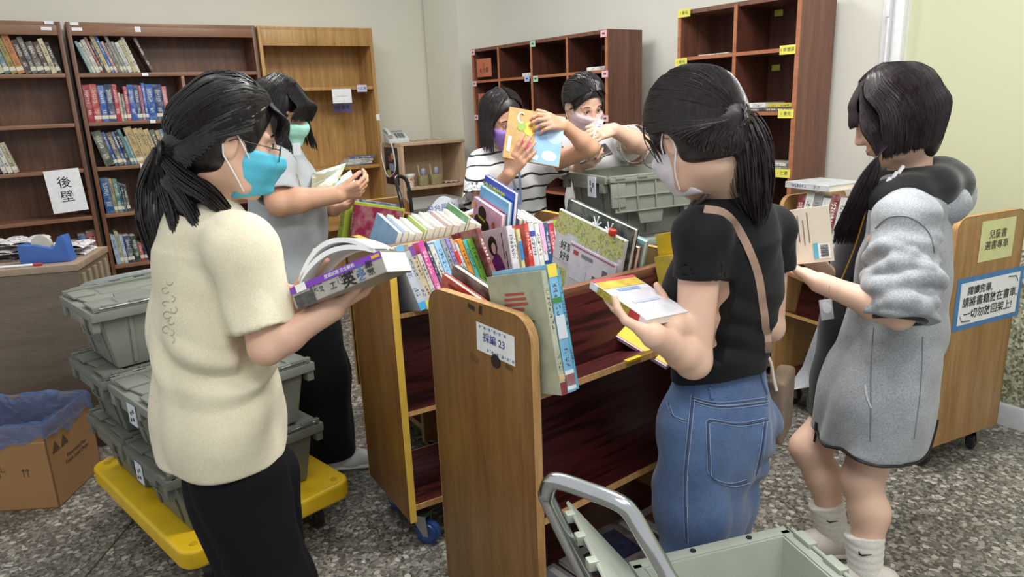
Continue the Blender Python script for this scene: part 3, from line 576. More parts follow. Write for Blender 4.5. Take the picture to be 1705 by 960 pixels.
# ------------------------------------------------------------------ counter and carton at the left
cx = on_z(128, 440, 0.88); ce = Vector((-math.sin(math.radians(77)), -math.cos(math.radians(77)), 0)); cdp = Vector((ce.y, -ce.x, 0)); cdp = cdp if cdp.y > 0 else -cdp
cx.z = 0; RC = math.atan2(-ce.y, -ce.x)
COUNTER = wood('grey_brown_laminate', '#5e5145', '#75675a', (1, 1, 6), 0.45)
cor = cx+ce*1.3; ctr = thing('counter', 'brown front counter at the picture edge with a blue tape dispenser on it', 'counter', cor, RC)
mb = MB(); mb.box((0.65, 0.225, 0.425), (1.29, 0.44, 0.85)); obj('cabinet_body', mb, COUNTER, ctr, bevel=0.003)
mb = MB(); mb.box((0.65, 0.225, 0.866), (1.30, 0.45, 0.03)); obj('top_board', mb, wood('counter_top', '#8d7a68', '#a8937e', (1, 6, 6), .4), ctr, bevel=0.003)
mb = MB()
for k in range(5): mb.box((1.2975, 0.06+k*0.08, 0.44), (0.012, 0.035, 0.78))
obj('slat', mb, plain('#8f8069', .5), ctr, bevel=0.003)
def cpt(x, y, z): return cor+(-ce)*x+cdp*y+Vector((0, 0, z))
KB = plain('#3f68b4', .42)
td = thing('tape_dispenser', 'blue desk tape dispenser sitting on the counter edge', 'tape dispenser', cpt(1.155, 0.12, 0.8815), RC-0.05)
prof = [(-0.11, 0.0), (0.1, 0.0), (0.085, 0.12), (0.06, 0.115), (0.035, 0.062), (-0.045, 0.085), (-0.11, 0.088)]
mb = MB(); mb.prism([(x, z) for x, z in prof], 'y', -0.035, 0.035); obj('body', mb, KB, td, bevel=0.006)
mb = MB(); mb.lathe([(0.02, -0.012), (0.04, -0.012), (0.04, 0.012), (0.02, 0.012)], 24, M=Matrix.Translation((-0.02, 0, 0.084)) @ Matrix.Rotation(math.pi/2, 4, 'X')); obj('tape_roll', mb, plain('#c8c4b4', .25), td)
pn = thing('marker_pen', 'white and red pen lying at the counter edge', 'pen', cpt(1.06, 0.035, 0.888), RC)
mb = MB(); mb.tube([(-0.08, 0, 0), (0.055, 0.002, 0)], 0.0055, 10); obj('barrel', mb, PAPER, pn)
mb = MB(); mb.tube([(0.055, 0.002, 0), (0.09, 0.002, 0)], 0.006, 10); obj('cap', mb, plain('#b8302c', .4), pn)
pn = thing('marker_pen', 'dark blue pen lying at the counter edge beside the white one', 'pen', cpt(0.90, 0.03, 0.888), RC+.05)
mb = MB(); mb.tube([(-0.08, 0, 0), (0.045, 0.0, 0)], 0.0055, 10); obj('barrel', mb, plain('#2c4f78', .4), pn)
for k in range(13):
    t_ = NT('folded_print') if k == 0 else None
    if k == 0:
        n_ = t_.n('TexNoise', {'Vector': t_.coord((40, 40, 40)), 'Scale': 2.0, 'Detail': 5.0}); t_.set(Base_Color=t_.ramp(n_.outputs[0], [(0.38, lin('#5a4c55')), (0.46, lin('#c9c4c6')), (0.7, lin('#e6e4e2'))])); FOLD = t_.m
    x = 0.82+(k % 5)*0.10; z = 0.8825+(k//5)*0.034
    mb = MB(); hh = 0.012+rnd.uniform(0, .008); mb.grid(lambda u, v: ((u-.5)*0.098, (v-.5)*0.2, 0.003+hh*math.sin(math.pi*u)**.5*(0.8+0.2*math.sin(v*9+k))), 8, 5); mb.box((0, 0, 0.0015), (0.096, 0.198, 0.003))
    o = obj('paper_bundle', mb, FOLD); o.location = cpt(x, 0.305+rnd.uniform(-.02, .02), z); o.rotation_euler = (0, 0, RC+rnd.uniform(-.02, .02))
    tag(o, 'crumpled printed paper bundle in the heap behind the blue tape dispenser', 'paper', 'paper bundles heaped on the counter')
CARD = plain('#a57c50', .7, var=.05, scale=6); CARDI = plain('#7d5c38', .7)
k0 = on_z(100, 845, 0); k1 = on_z(170, 776, 0); k2 = on_z(-40, 850, 0)
e1 = (k1-k0).normalized(); e2 = Vector((-e1.y, e1.x, 0)); RK = math.atan2(e1.y, e1.x); Lk = (k1-k0).length; hk = 0.36
cb = thing('cardboard_carton', 'open cardboard carton lined with a blue plastic bag', 'carton', k0, RK)
Wk = 0.42; th = 0.005
mb = MB()
mb.box((Lk/2, th/2, hk/2), (Lk, th, hk)); mb.box((Lk/2, Wk-th/2, hk/2), (Lk, th, hk)); mb.box((th/2, Wk/2, hk/2), (th, Wk, hk)); mb.box((Lk-th/2, Wk/2, hk/2), (th, Wk, hk)); mb.box((Lk/2, Wk/2, th/2), (Lk, Wk, th)); obj('box', mb, CARD, cb)
mb = MB(); mb.box((Lk/2, -0.0006, hk*0.84), (Lk, 0.001, 0.003)); mb.box((-0.0006, Wk/2, hk*0.8), (0.001, Wk, 0.002)); obj('crease', mb, plain('#cfae7d', .6), cb)
def face_txt(s, size, x, z, face):
    M_ = frame((x, -0.001, z), (1, 0, 0), (0, 0, 1), (0, -1, 0)) if face == 'r' else frame((-0.001, x, z), (0, -1, 0), (0, 0, 1), (-1, 0, 0))
    lettering(s, size, plain('#5a4330', .7), cb, M_)
face_txt('▲▲', 0.06, Lk*.25, 0.24, 'r'); face_txt('Motorized Fan\nFront Load Dryer', 0.024, Lk*.55, 0.16, 'r'); face_txt('⇈', 0.05, 0.10, 0.16, 'l'); face_txt('☂', 0.05, 0.20, 0.17, 'l')
def bag_mat():
    t = NT('blue_film'); t.set(Base_Color=lin('#5d7fb8'), Roughness=0.18, Alpha=0.55, Specular_IOR_Level=0.7)
    n = t.n('TexNoise', {'Vector': t.coord(), 'Scale': 14.0, 'Detail': 5.0, 'Distortion': 1.0}); t.bump(n.outputs[0], 0.9, 0.02); return t.m
def bag(u, v):
    a = u*4; i = int(a) % 4; f = a-int(a) if u < 1 else 0.0
    cs = [(0, 0), (Lk, 0), (Lk, Wk), (0, Wk)]; p = Vector(cs[i]).lerp(Vector(cs[(i+1) % 4]), f); c = Vector((Lk/2, Wk/2))
    wob = 0.012*math.sin(u*40)+0.008*math.sin(u*97)
    if v < 0.25: k = v/0.25; off = 1.03+0.01; z = hk-0.07*(1-k)+wob*(1-k)*1.2
    elif v < 0.4: off = 1.0; z = hk+0.012+wob*.4
    else: k = (v-.4)/.6; off = 0.94-0.10*k+0.04*math.sin(u*31+v*9)*k; z = hk-0.17*k+wob
    q = c+(p-c)*off; return (q.x, q.y, z)
obj('bag_liner', MB().grid(bag, 96, 14), bag_mat(), cb)
mb = MB(); mb.grid(lambda u, v: (Lk*(0.1+.8*u), Wk*(.1+.8*v), 0.17+0.03*math.sin(u*17+v*5)*math.sin(v*13)), 24, 24); obj('bag_fill', mb, plain('#3d3f48', .25), cb)
# ------------------------------------------------------------------ books
def cover_mat():
    t = NT('printed_cover'); oi = t.n('ObjectInfo'); col = oi.outputs['Color']; tc = t.n('TexCoord')
    g = t.n('SeparateXYZ', {0: tc.outputs['Generated']}); ob = t.n('SeparateXYZ', {0: tc.outputs['Object']}); nr = t.n('SeparateXYZ', {0: tc.outputs['Normal']})
    def box(v, a, b): return t.math('MULTIPLY', t.math('GREATER_THAN', v, a), t.math('LESS_THAN', v, b))
    spine = t.math('LESS_THAN', nr.outputs[1], -0.6)
    sn = t.n('Combine' + 'XYZ', {0: t.math('MULTIPLY', ob.outputs[0], 330.0), 1: t.math('MULTIPLY', oi.outputs['Random'], 50.0), 2: t.math('MULTIPLY', ob.outputs[2], 260.0)})
    fl = t.n('VectorMath', {0: sn}, operation='FLOOR'); wn_ = t.n('TexWhiteNoise', {0: fl}, noise_dimensions='3D')
    rows = t.math('GREATER_THAN', t.math('FRACT', t.math('MULTIPLY', ob.outputs[2], 75.0)), 0.22)
    title = t.math('MULTIPLY', box(g.outputs[0], 0.24, 0.76), t.math('MAXIMUM', box(g.outputs[2], 0.50, 0.86), box(g.outputs[2], 0.2, 0.34)))
    glyph = t.math('MULTIPLY', t.math('MULTIPLY', t.math('GREATER_THAN', wn_.outputs[0], 0.48), rows), t.math('MULTIPLY', title, spine))
    lum = t.n('RGBToBW', {0: col}); mark = t.mix(t.math('GREATER_THAN', lum, 0.25), (0.75, 0.72, 0.62, 1), (0.05, 0.05, 0.07, 1))
    no = t.n('TexNoise', {'Vector': t.n('VectorMath', {0: tc.outputs['Object'], 1: oi.outputs['Random']}, operation='ADD'), 'Scale': 22.0, 'Detail': 3.0})
    c2 = t.mix(t.ramp(no.outputs[0], [(0.45, (0, 0, 0, 1)), (0.62, (.18, .18, .18, 1))]), col, mark)
    t.set(Base_Color=t.mix(t.math('MULTIPLY', glyph, 0.85), c2, mark), Roughness=0.33); return t.m
COVER = cover_mat()
PAGES = plain('#e9e4d4', 0.75, var=0.05, scale=120); STICK = plain('#ddd9c6', 0.6)
def book_mesh(w, h, t, hard):
    b = 0.0025 if hard else 0.0012; x = t/2
    mb = MB(); mb.prism([(-x, 0.0015), (-x+0.0015, 0), (x-0.0015, 0), (x, 0.0015), (x, w), (x-b, w), (x-b, b+.001), (-x+b, b+.001), (-x+b, w), (-x, w)], 'z', 0, h)
    pg = MB(); e = 0.003 if hard else 0.0012; pg.box((0, (w-e+b+.001)/2, h/2), (t-2*b-0.0004, w-e-b-.001, h-2*e)); return mb, pg
def book(label, M, w, h, t, col, hard=True, group=None, bands=(), label_z=None, name='book', pages=None, cover_m=None):
    r = bpy.data.objects.new(name, None); COL.objects.link(r); r.matrix_world = M; r.empty_display_size = .05; tag(r, label, 'book', group)
    cv, pg = book_mesh(w, h, t, hard); c = obj('cover', cv, cover_m or COVER, r, smooth=0); c.color = lin(col)
    obj('pages', pg, pages or PAGES, r, smooth=0)
    for z0, z1, hc in bands:
        mb = MB(); mb.box((0, -0.0002, (z0+z1)/2*h), (t+0.0006, 0.0012, (z1-z0)*h)); obj('spine_band', mb, plain(hc, .4), c, smooth=0)
    if label_z is not None:
        mb = MB(); mb.box((0, -0.0004, label_z), (t*0.98, 0.0012, 0.024)); s = obj('spine_sticker', mb, STICK, c, smooth=0)
    return r
ORD = ['first', 'second', 'third', 'fourth', 'fifth', 'sixth', 'seventh', 'eighth', 'ninth', 'tenth', 'eleventh', 'twelfth', 'thirteenth', 'fourteenth', 'fifteenth', 'sixteenth', 'seventeenth', 'eighteenth', 'nineteenth', 'twentieth']
def cname(h):
    import colorsys
    r, g, b = (int(h[i:i+2], 16)/255 for i in (1, 3, 5)); H_, S, V = colorsys.rgb_to_hsv(r, g, b); H_ *= 360
    if S < .10: return 'white' if V > .8 else 'light grey' if V > .62 else 'grey' if V > .35 else 'black'
    hue = 'red' if H_ < 12 or H_ > 345 else 'orange' if H_ < 32 else 'tan' if H_ < 48 and S < .6 else 'yellow' if H_ < 65 else 'green' if H_ < 165 else 'teal' if H_ < 195 else 'blue' if H_ < 250 else 'purple' if H_ < 290 else 'pink'
    if V > .75 and S < .32: return 'pale '+hue
    return ('dark ' if V < .42 else '')+hue
def shelf_row(case, x0, zs, ypx, pxs, cols, lean, hts, where, anchor, group, sticker=0.03, yo=0.03, dep=0.16, hard=True):
    ln = math.radians(lean); ca, sa = math.cos(ln), math.sin(ln)
    xs_ = [(on_plane(q, ypx, vm, 5.71)-case.location).dot(va) for q in pxs]; a0 = .029+max(0, sa)*max(hts[:3]) if xs_[0] < .3 and case is bc2 else xs_[0]; xs_ = [a0+(q-xs_[0])*(xs_[-1]-a0)/(xs_[-1]-xs_[0]) for q in xs_]
    for i, c in enumerate(cols):
        a, b = xs_[i], xs_[i+1];
        t = max(0.008, (b-a)*ca-0.0015); h = hts[i % len(hts)]
        o = case.location+va*(a+t/2/ca)+vm*(yo+0.004*((i*7) % 4))+Vector((0, 0, zs+0.001+abs(t/2*sa)))
        M = frame(o, va*ca+Vector((0, 0, sa)), vm, -va*sa+Vector((0, 0, ca)))
        book(f'{cname(c)} book {where}, {ORD[i]} from {anchor}', M, dep, h, t, c, hard, group, label_z=sticker if (i*5) % 4 else None)
r1 = [127, 134, 141, 151, 158, 164, 174, 181, 188, 195, 202, 209, 219, 228, 235]
shelf_row(bc2, 0, SHZ[0], 119, r1, ['#8fb0ab', '#c9d0c0', '#d8d4c8', '#8a3b35', '#2e2b36', '#c8b98f', '#2f62b0', '#c9a0a0', '#5d5f4c', '#a9a898', '#9d9c92', '#cfd0c8', '#bfb98a', '#d9d6cb'], 17, [.21, .205, .22, .24, .21, .255, .25, .21, .20, .265], 'on the wide dark bookcase top shelf', 'the gap', 'books leaning on the top shelf')
M = frame(BC0+va*0.478+vm*0.05+Vector((0, 0, SHZ[0]+0.006)), va*.94+Vector((0, 0, .34)), vm, -va*.34+Vector((0, 0, .94)))
book('big maroon book closing the leaning row on the top shelf', M, 0.20, 0.24, 0.02, '#4b262c', True)
r2 = [143, 155, 168, 180, 193, 201.5, 206, 211.5, 218.5, 229, 238, 243, 249, 262, 277, 285]
shelf_row(bc2, 0, SHZ[1], 198, r2, ['#a3263c', '#b5463f', '#2f5fae', '#1d3560', '#b2273c', '#cfc6b4', '#77766a', '#b03048', '#2c58a8', '#20386e', '#c97a86', '#2c5cb2', '#2459a8', '#1f3a70', '#c2707c'], 0, [.245, .25, .24, .245, .245, .19, .18, .23, .24, .238, .235, .25, .242, .24, .225], 'in the red and blue shelf row', 'the gap', 'red and blue books on the second shelf')
r3 = [160, 179, 186, 197, 203, 210, 217, 222, 237, 247, 257, 267, 277, 284, 292, 300]
shelf_row(bc2, 0, SHZ[2], 274, r3, ['#4d5544', '#3358a0', '#5a4a3c', '#2d5a9a', '#23252e', '#6f9aa0', '#8fb4bb', '#c0a878', '#c7b083', '#c2ab7c', '#ccb88a', '#3b3f3c', '#c9b27f', '#6d8290', '#2f62a5'], 13, [.24, .235, .23, .235, .24, .25, .2, .26, .25, .25], 'in the tan and blue shelf row', 'the gap', 'tan and blue books on the third shelf')
r4 = [174, 189.5, 196, 205, 208, 213, 219]
shelf_row(bc2, 0, SHZ[3], 350, r4, ['#27578f', '#b8a078', '#4b7d77', '#2f5f8c', '#28313a', '#3c4a58'], 2, [.245, .24, .235, .21, .2, .19], 'on the shelf beside the 東山 sheet', 'the gap', 'books beside the taped sheet')
r5 = [193, 201, 208, 214, 226, 236, 243, 254]
shelf_row(bc2, 0, SHZ[4], 436, r5, ['#a9bfd6', '#b9b58f', '#bcd0e2', '#2a3d5c', '#2d4a3c', '#b0404a', '#2e2f52'], 3, [.21, .23, .2, .195, .19, .13, .19], 'on the low shelf beside the ponytail', 'the gap', 'books on the low shelf')
M = frame(BC0+va*0.42+vm*0.05+Vector((0, 0, SHZ[4]+0.012)), va*.93+Vector((0, 0, .36)), vm, -va*.36+Vector((0, 0, .93)))
book('cream book leaning at the end of the low shelf row', M, 0.17, 0.24, 0.03, '#cfc9b4', True)
shelf_row(bc1, 0, SHZ[0], 120, [-6, 8, 19, 30, 43, 54, 64, 77, 87, 96, 104], ['#d4cfae', '#4a7484', '#a99a55', '#c7814a', '#4a3a34', '#56585c', '#4d4039', '#5a4436', '#d2c7a4', '#2a2a2c'], 13, [.2, .21, .22, .255, .21, .23, .2, .2, .22, .2], 'on the cut off bookcase, top shelf', 'the cut off end', 'books on the top shelf at the edge')
shelf_row(bc1, 0, SHZ[2], 285, [-8, 4, 13, 23, 33], ['#35373a', '#c6c9c2', '#dadad0', '#bdb596'], 14, [.18, .21, .21, .2], 'in the short row near the 後壁 sheet', 'the edge', 'short row on the third shelf')
shelf_row(bc1, 0, SHZ[4], 444, [129, 143, 157, 176], ['#39465a', '#2c5a96', '#8c2330'], 3, [.2, .235, .25], 'on the low shelf behind the blue tape dispenser', 'the counter', 'books behind the tape dispenser')
# pile on the oak bookcase
for i, (c, w_, t_) in enumerate((('#8e8d88', .24, .012), ('#d3d4d2', .22, .02), ('#c9c8c0', .21, .022), ('#48597e', .20, .018))):
    z = 1.038+sum((.013, .021, .023, .019)[:i]); M = frame(bc3.location+va*(0.70+0.012*i)+vm*0.03+Vector((0, 0, z+t_/2)), Vector((0, 0, 1)), vm*.98+va*.1*(i-1.5), va*.98-vm*.1*(i-1.5))
    M = M @ Matrix.Translation((0, 0, -w_/2)); book(f'{cname(c)} book in the oak bookcase pile, {ORD[i]} from the bottom', M, .16, w_, t_, c, True, 'books piled in the oak bookcase')
# thin papers and books in the pigeonholes
def flat_book(label, unit, d, n, x, y, z, lx, ly, t, c, group=None):
    M = frame(unit.location+d*x+n*y+Vector((0, 0, z+0.001+t/2)), Vector((0, 0, 1)), n, d) @ Matrix.Translation((0, 0, -lx/2)); return book(label, M, ly, lx, t, c, False, group)
flat_book('white booklet lying in the second pigeonhole of the top row', u1, bd, bn, x1[1]-0.085, 0.03, Z1[0], .13, .18, .024, '#e4e2dc')
flat_book('white booklet lying in the top pigeonhole nearest the end panel', u1, bd, bn, w1-0.13, 0.03, Z1[0], .2, .18, .022, '#e8e6df')
flat_book('white paper lying in the top pigeonhole of the tall unit', u2, bd, bn, 0.22, 0.03, Z2[0], .2, .2, .006, '#d9d7d2')
flat_book('dark book lying under a white and a yellow one in the tall unit', u2, bd, bn, (x2[0]+w2)/2, 0.03, Z2[1], .30, .18, .014, '#4a4246')
M_ = Z2[1]+0.017
flat_book('white book lying on a dark one in the tall unit', u2, bd, bn, (x2[0]+w2)/2-.08, 0.03, M_, .145, .17, .024, '#dedfda'); flat_book('yellow spined book lying on a dark one in the tall unit', u2, bd, bn, (x2[0]+w2)/2+.075, 0.03, M_, .14, .17, .02, '#c6b548')
flat_book('grey green thin book lying at the bottom of a low pigeonhole pile', u2, bd, bn, (x2[0]+w2)/2, 0.03, Z2[2], .28, .18, .012, '#7d8578'); flat_book('white thin book lying on the grey green one in the tall unit', u2, bd, bn, (x2[0]+w2)/2, 0.035, Z2[2]+.014, .25, .18, .012, '#d6d5cd')
flat_book('pale paper lying in the third row behind the white shirt girl', u1, bd, bn, x1[0]+0.135, 0.03, Z1[1], .2, .2, .01, '#c9a59a')
# books standing on the trolleys
def trol_M(t): return Matrix.Translation(t.location) @ Matrix.Rotation(t.rotation_euler.z, 4, 'Z')
def tier_M(t, s, x, w, Wd, zl, lean=0.0, lift=0.0, tiltx=0.0):
    yo = Wd/2-0.022; yi = yo-ledge_d(Wd)*VC; zi = zl-ledge_d(Wd)*VS; a = math.atan2(VS, VC)+tiltx; c, si = math.cos(a), math.sin(a)
    ey = Vector((0, -s*c, -si)); ez = Vector((0, -s*si, c)); ex = ey.cross(ez); o = Vector((x, s*yi, zi))-ey*(w+0.001)+ez*(0.001+lift)
    L_ = Matrix.Rotation(lean, 4, ey); ex2, ez2 = L_ @ ex, L_ @ ez; return trol_M(t) @ frame(o, ex2, ey, ez2)
def tier_row(t, s, x, Wd, zl, specs, where, anchor, group):
    for i, (tk, h, w, c, lean, kw) in enumerate(specs):
        l = math.radians(lean)*(-1 if s < 0 else 1)
        M = tier_M(t, s, x+tk/2/math.cos(l), w, Wd, zl, l, lift=abs(tk/2*math.sin(l)))
        book(f'{kw.pop("n", None) or cname(c)} book {where}, {ORD[i] if i < 20 else "number %d" % (i+1)} from {anchor}', M, w, h, tk-0.001, c, kw.pop('hard', False), group, **kw); x += tk/math.cos(l)+0.0006
    return x
lean = 13
S = lambda tk, h, c, l=0, w=.15, **k: (tk, h, w, c, l, k)
row = [S(.026, .215, '#b9c4d2', lean, .17, bands=((.0, .12, '#4aa3d8'), (.78, 1, '#6fb2dd'))), S(.020, .195, '#b5b7b2', lean, .16, bands=((0, .13, '#e3c62a'),)), S(.018, .22, '#cdb994', lean, bands=((.8, .95, '#7a4aa0'),)), S(.016, .18, '#c9c8c2', lean), S(.022, .22, '#d24a9c', lean),
       S(.010, .215, '#27365c', lean), S(.018, .205, '#dfe2dd', lean), S(.024, .215, '#9ccdf2', lean), S(.018, .22, '#9da3ad', lean), S(.014, .22, '#9b8fd0', lean), S(.012, .215, '#d9b9b4', lean, bands=((.6, .8, '#d0342c'),)), S(.010, .20, '#cfe3ea', lean),
       S(.018, .21, '#e2902a', lean), S(.015, .205, '#5fc2b8', lean), S(.022, .205, '#7cc043', lean), S(.018, .235, '#7b2036', lean, .19, hard=True)]
xe = tier_row(t2, -1, 0.074, 0.40, 0.86, row, 'leaning on the crowded trolley front', 'the near end panel', 'leaning books on the crowded trolley')
xu = xe+0.045
row2 = [S(.024, .225, '#d8d4da', 0, .19), S(.018, .215, '#e3e3e0', 0, .17), S(.014, .21, '#d8cf9a', 0, .18, bands=((.0, .2, '#d2402f'), (.5, .8, '#3d7fc0'))), S(.016, .21, '#dde3e8', 0, bands=((.55, .7, '#3558a8'),)), S(.020, .225, '#c93a34', 0, .18), S(.012, .20, '#cdd4ec', 0), S(.026, .225, '#e2e8ee', 0, bands=((.8, .88, '#3b52a8'),)),
        S(.020, .22, '#ecebe6', 0), S(.018, .22, '#e6e4ee', 0, bands=((.55, 1, '#e3b3d4'), (0, .4, '#29468a'))), S(.018, .22, '#35557f', 0), S(.022, .215, '#c22a55', 0), S(.020, .225, '#e8e8e2', 0, bands=((.9, 1, '#9fbf3a'),)), S(.018, .22, '#eceee8', 0), S(.020, .22, '#e9ecd2', 0), S(.022, .23, '#4c4c50', 0, bands=((.0, .14, '#285a48'),)), S(.020, .235, '#c8482f', 0, .19, bands=((.0, .3, '#d8432a'),)), S(.012, .24, '#a33a3a', 0, .2)]
xe2 = tier_row(t2, -1, xu, 0.40, 0.86, row2, 'upright on the crowded trolley front', 'the leaning burgundy book', 'upright books on the crowded trolley')
def face_plate(parent, name, w, h, m, x=0, y=0, z=0.0008, M=None):
    mb = MB(); mb.box((x, y, 0), (w, h, 0.0008)); return obj(name, mb, m, parent, smooth=0)
def faceM(M, t, near=-1, w=0, h=0):    # frame lying on a board of a book, centred, x along reading direction seen from outside
    if near < 0: return frame((-t/2-0.0006, w/2, h/2), (0, -1, 0), (0, 0, 1), (-1, 0, 0))
    return frame((t/2+0.0006, w/2, h/2), (0, 1, 0), (0, 0, 1), (1, 0, 0))
def on_cover(bk, t, w, h, side, shapes):
    """shapes: (name, 'box'|'disc', cx, cy, sx, sy, material, rot) on the cover plane"""
    F = faceM(None, t, side, w, h); c = [o for o in bk.children if o.name.startswith('cover')][0]
    for i, (nm, kd, cx_, cy_, sx, sy, m, rz) in enumerate(shapes):
        A = F @ Matrix.Translation((cx_, cy_, 0.0002*(i+1))) @ Matrix.Rotation(rz, 4, 'Z'); mb = MB()
        if kd == 'box': mb.box((0, 0, 0), (sx, sy, 0.0005), M=A)
        else: mb.prism([(sx/2*math.cos(k*math.pi/10), sy/2*math.sin(k*math.pi/10)) for k in range(20)], 'z', -0.0002, 0.0003, M=A)
        obj(nm, mb, m, c, smooth=0)
    return F, c
def scribble(name, cols, scale=60.0, thr=None):
    t = NT(name); v = t.coord(); a = t.n('TexVoronoi', {'Vector': v, 'Scale': scale}); b = t.n('TexNoise', {'Vector': v, 'Scale': scale*.45, 'Detail': 4.0, 'Distortion': 2.0})
    t.set(Base_Color=t.mix(t.ramp(b.outputs[0], [(0.42, (0, 0, 0, 1)), (0.5, (1, 1, 1, 1))]), t.ramp(t.n('SeparateColor', {0: a.outputs['Color']}).outputs[0], [(i/(len(cols)-1), lin(c)) for i, c in enumerate(cols)]), lin(cols[-1])), Roughness=.35); return t.m
PURP = plain('#6d2f7c', .4, var=.25, scale=50); MANGA = plain('#cbc6cd', .4, var=.1, scale=60); HAIRB = plain('#2c2027', .5); FACEP = plain('#e2c3b4', .5)
# picture cover seen in the gap behind the burgundy book
def kid(prefix, label):
    return [o for o in COL.objects if o.get('label', '').startswith(label)][0]
bk = [o for o in COL.objects if o.get('group') == 'upright books on the crowded trolley'][0]
bk['label'] = 'light grey comic with a purple robed figure on its cover, after the burgundy book'
F, c = on_cover(bk, .023, .19, .225, -1, [('cover_print', 'box', 0, 0, .186, .22, MANGA, 0), ('figure', 'disc', .005, -.045, .085, .15, PURP, .15), ('figure', 'disc', -.035, -.03, .05, .09, PURP, -.4), ('figure', 'disc', -.018, .055, .062, .07, HAIRB, .2), ('figure', 'disc', -.012, .046, .03, .04, FACEP, .1), ('figure', 'box', .055, .05, .004, .09, INK, 0), ('figure', 'box', .07, -.02, .004, .1, INK, 0)])
# left tier: white paged books leaning near, picture books far
rowl = [S(.020, 0.260, '#8fb6dc', -17, .20), S(.022, 0.265, '#bcd3e8', -17, .16), S(.024, 0.250, '#dcdcd6', -17), S(.028, 0.250, '#e2e3d8', -17), S(.012, 0.260, '#9cb84a', -17), S(.026, 0.260, '#e4e4dc', -17), S(.020, 0.265, '#dfe0dc', -17), S(.022, 0.260, '#e0dfe0', -17), S(.024, 0.265, '#c9a9a4', -17), S(.026, 0.260, '#dcdcd4', -17), S(.022, 0.265, '#e6e6de', -17), S(.012, 0.285, '#4f8a5a', -17, .17), S(.030, 0.260, '#e4e2d6', -17), S(.022, 0.250, '#d8d4ca', -17)]
rowl = [(a, b, c, d, -e, f) for a, b, c, d, e, f in rowl]
tier_row(t2, 1, 0.05, 0.40, 0.86, [(a, b, c, d, -e, f) for a, b, c, d, e, f in rowl], 'slumped on the crowded trolley rear', 'the near end panel', 'slumped books on the rear side of the crowded trolley')
PINK = plain('#e7b3d2', .4, var=.05); SKYB = plain('#6fb4e4', .4); BLUEC = plain('#3a55c4', .35, var=.05); YTX = plain('#e2dc3c', .5)
M = tier_M(t2, 1, 0.545, .22, .40, .86, 0.0, lift=0.025); bk = book('pink cookbook with a black flower shape, cover towards us', M, .22, .24, .016, '#e7b3d2', True)
F, c = on_cover(bk, .016, .22, .24, 1, [('cover_print', 'disc', -.035, .075, .062, .062, BLACK, 0), ('cover_print', 'disc', -.065, .03, .062, .062, BLACK, 0), ('cover_print', 'disc', -.005, .03, .062, .062, BLACK, 0), ('cover_print', 'disc', -.035, .05, .05, .05, BLACK, 0), ('cover_print', 'box', -.035, .055, .055, .01, plain('#b5a63c', .5), -.1), ('cover_print', 'disc', .055, .06, .025, .03, plain('#c8603c', .5), 0), ('cover_print', 'disc', -.095, .095, .022, .022, plain('#d8b070', .5), 0), ('cover_print', 'box', .04, -.03, .12, .06, plain('#efd9e2', .5), 0)])
M = tier_M(t2, 1, 0.57, .22, .40, .86, 0.0, lift=0.05); bk = book('pale blue and pink book with black characters, behind the pink cookbook', M, .22, .26, .016, '#6fb4e4', True)
F, c = on_cover(bk, .016, .22, .26, 1, [('cover_print', 'box', .01, -.01, .18, .2, PINK, 0)]); lettering('ビ三卡', .036, INK, c, F @ Matrix.Translation((-.04, .065, .0012))); lettering('雞', .055, INK, c, F @ Matrix.Translation((.075, .055, .0012)), bold=.0015)
M = tier_M(t2, 1, 0.595, .23, .40, .86, 0.0, lift=0.085); bk = book('blue board book with yellow title lettering standing tall on the crowded trolley', M, .23, .26, .018, '#3a55c4', True)
F, c = on_cover(bk, .018, .23, .26, 1, [('cover_print', 'box', 0, 0, .226, .255, BLUEC, 0), ('cover_print', 'disc', .095, .06, .02, .02, plain('#c0508a', .5), 0)])
lettering('為什麼地球', .031, YTX, c, F @ Matrix.Translation((-.03, .09, .0012)), bold=.0012); lettering('不會變大便球', .031, YTX, c, F @ Matrix.Translation((-.01, .048, .0012)), bold=.0012); lettering('?', .034, PAPER, c, F @ Matrix.Translation((.095, .035, .0012)))
rowf = [S(.020, .24, '#b7a6a0', 0, .2, hard=True), S(.016, .235, '#c85a5a', 0, .19), S(.022, .225, '#4a78b8', 0, .18), S(.022, .22, '#dfe0dc', 0, .18), S(.016, .215, '#4d5a66', 0, .17), S(.02, .21, '#d9d6cc', 0, .16)]
tier_row(t2, 1, 0.615, 0.40, 0.86, rowf, 'beyond the blue board book on the trolley', 'that board book', 'books beyond the board book')
# scuffed trolley, right tier at its near end: cover towards us
M = tier_M(t1, -1, 0.042, .215, .43, .835, 0.02); bk = book('grey green hardback with red printed lines at the scuffed trolley end', M, .215, .285, .016, '#b3b79f', True, bands=((0, .1, '#7a3038'), (.12, .16, '#c9b07a')))
RTX = plain('#b0514a', .6); GTX = plain('#5a5f58', .6)
F, c = on_cover(bk, .016, .215, .285, -1, [('print_line', 'box', -.005, .095-.012*k, w_, .006, RTX, 0) for k, w_ in enumerate((.075, .085, .09, .06))]+[('print_line', 'box', .012, .03-.011*k, w_, .003, GTX, 0) for k, w_ in enumerate((.09, .04, .06, .06, .1))]+[('print_line', 'disc', .04, -.10, .012, .012, plain('#5a6a66', .5), 0)])
M = tier_M(t1, -1, 0.066, .215, .43, .835, 0.02); bk = book('sky blue hardback with colourful spine beside the grey green one', M, .215, .295, .026, '#7db4d6', True, bands=((.02, .17, '#dfe4ea'), (.05, .14, '#b8414f'), (.42, .6, '#c9d3da'), (.9, 1.0, '#e2cf4a'), (.70, .74, '#3f8a4a')))
M = tier_M(t1, -1, 0.088, .21, .43, .835, 0.02); book('thin light blue book behind the sky blue hardback', M, .21, .28, .010, '#5fa6c4', True)
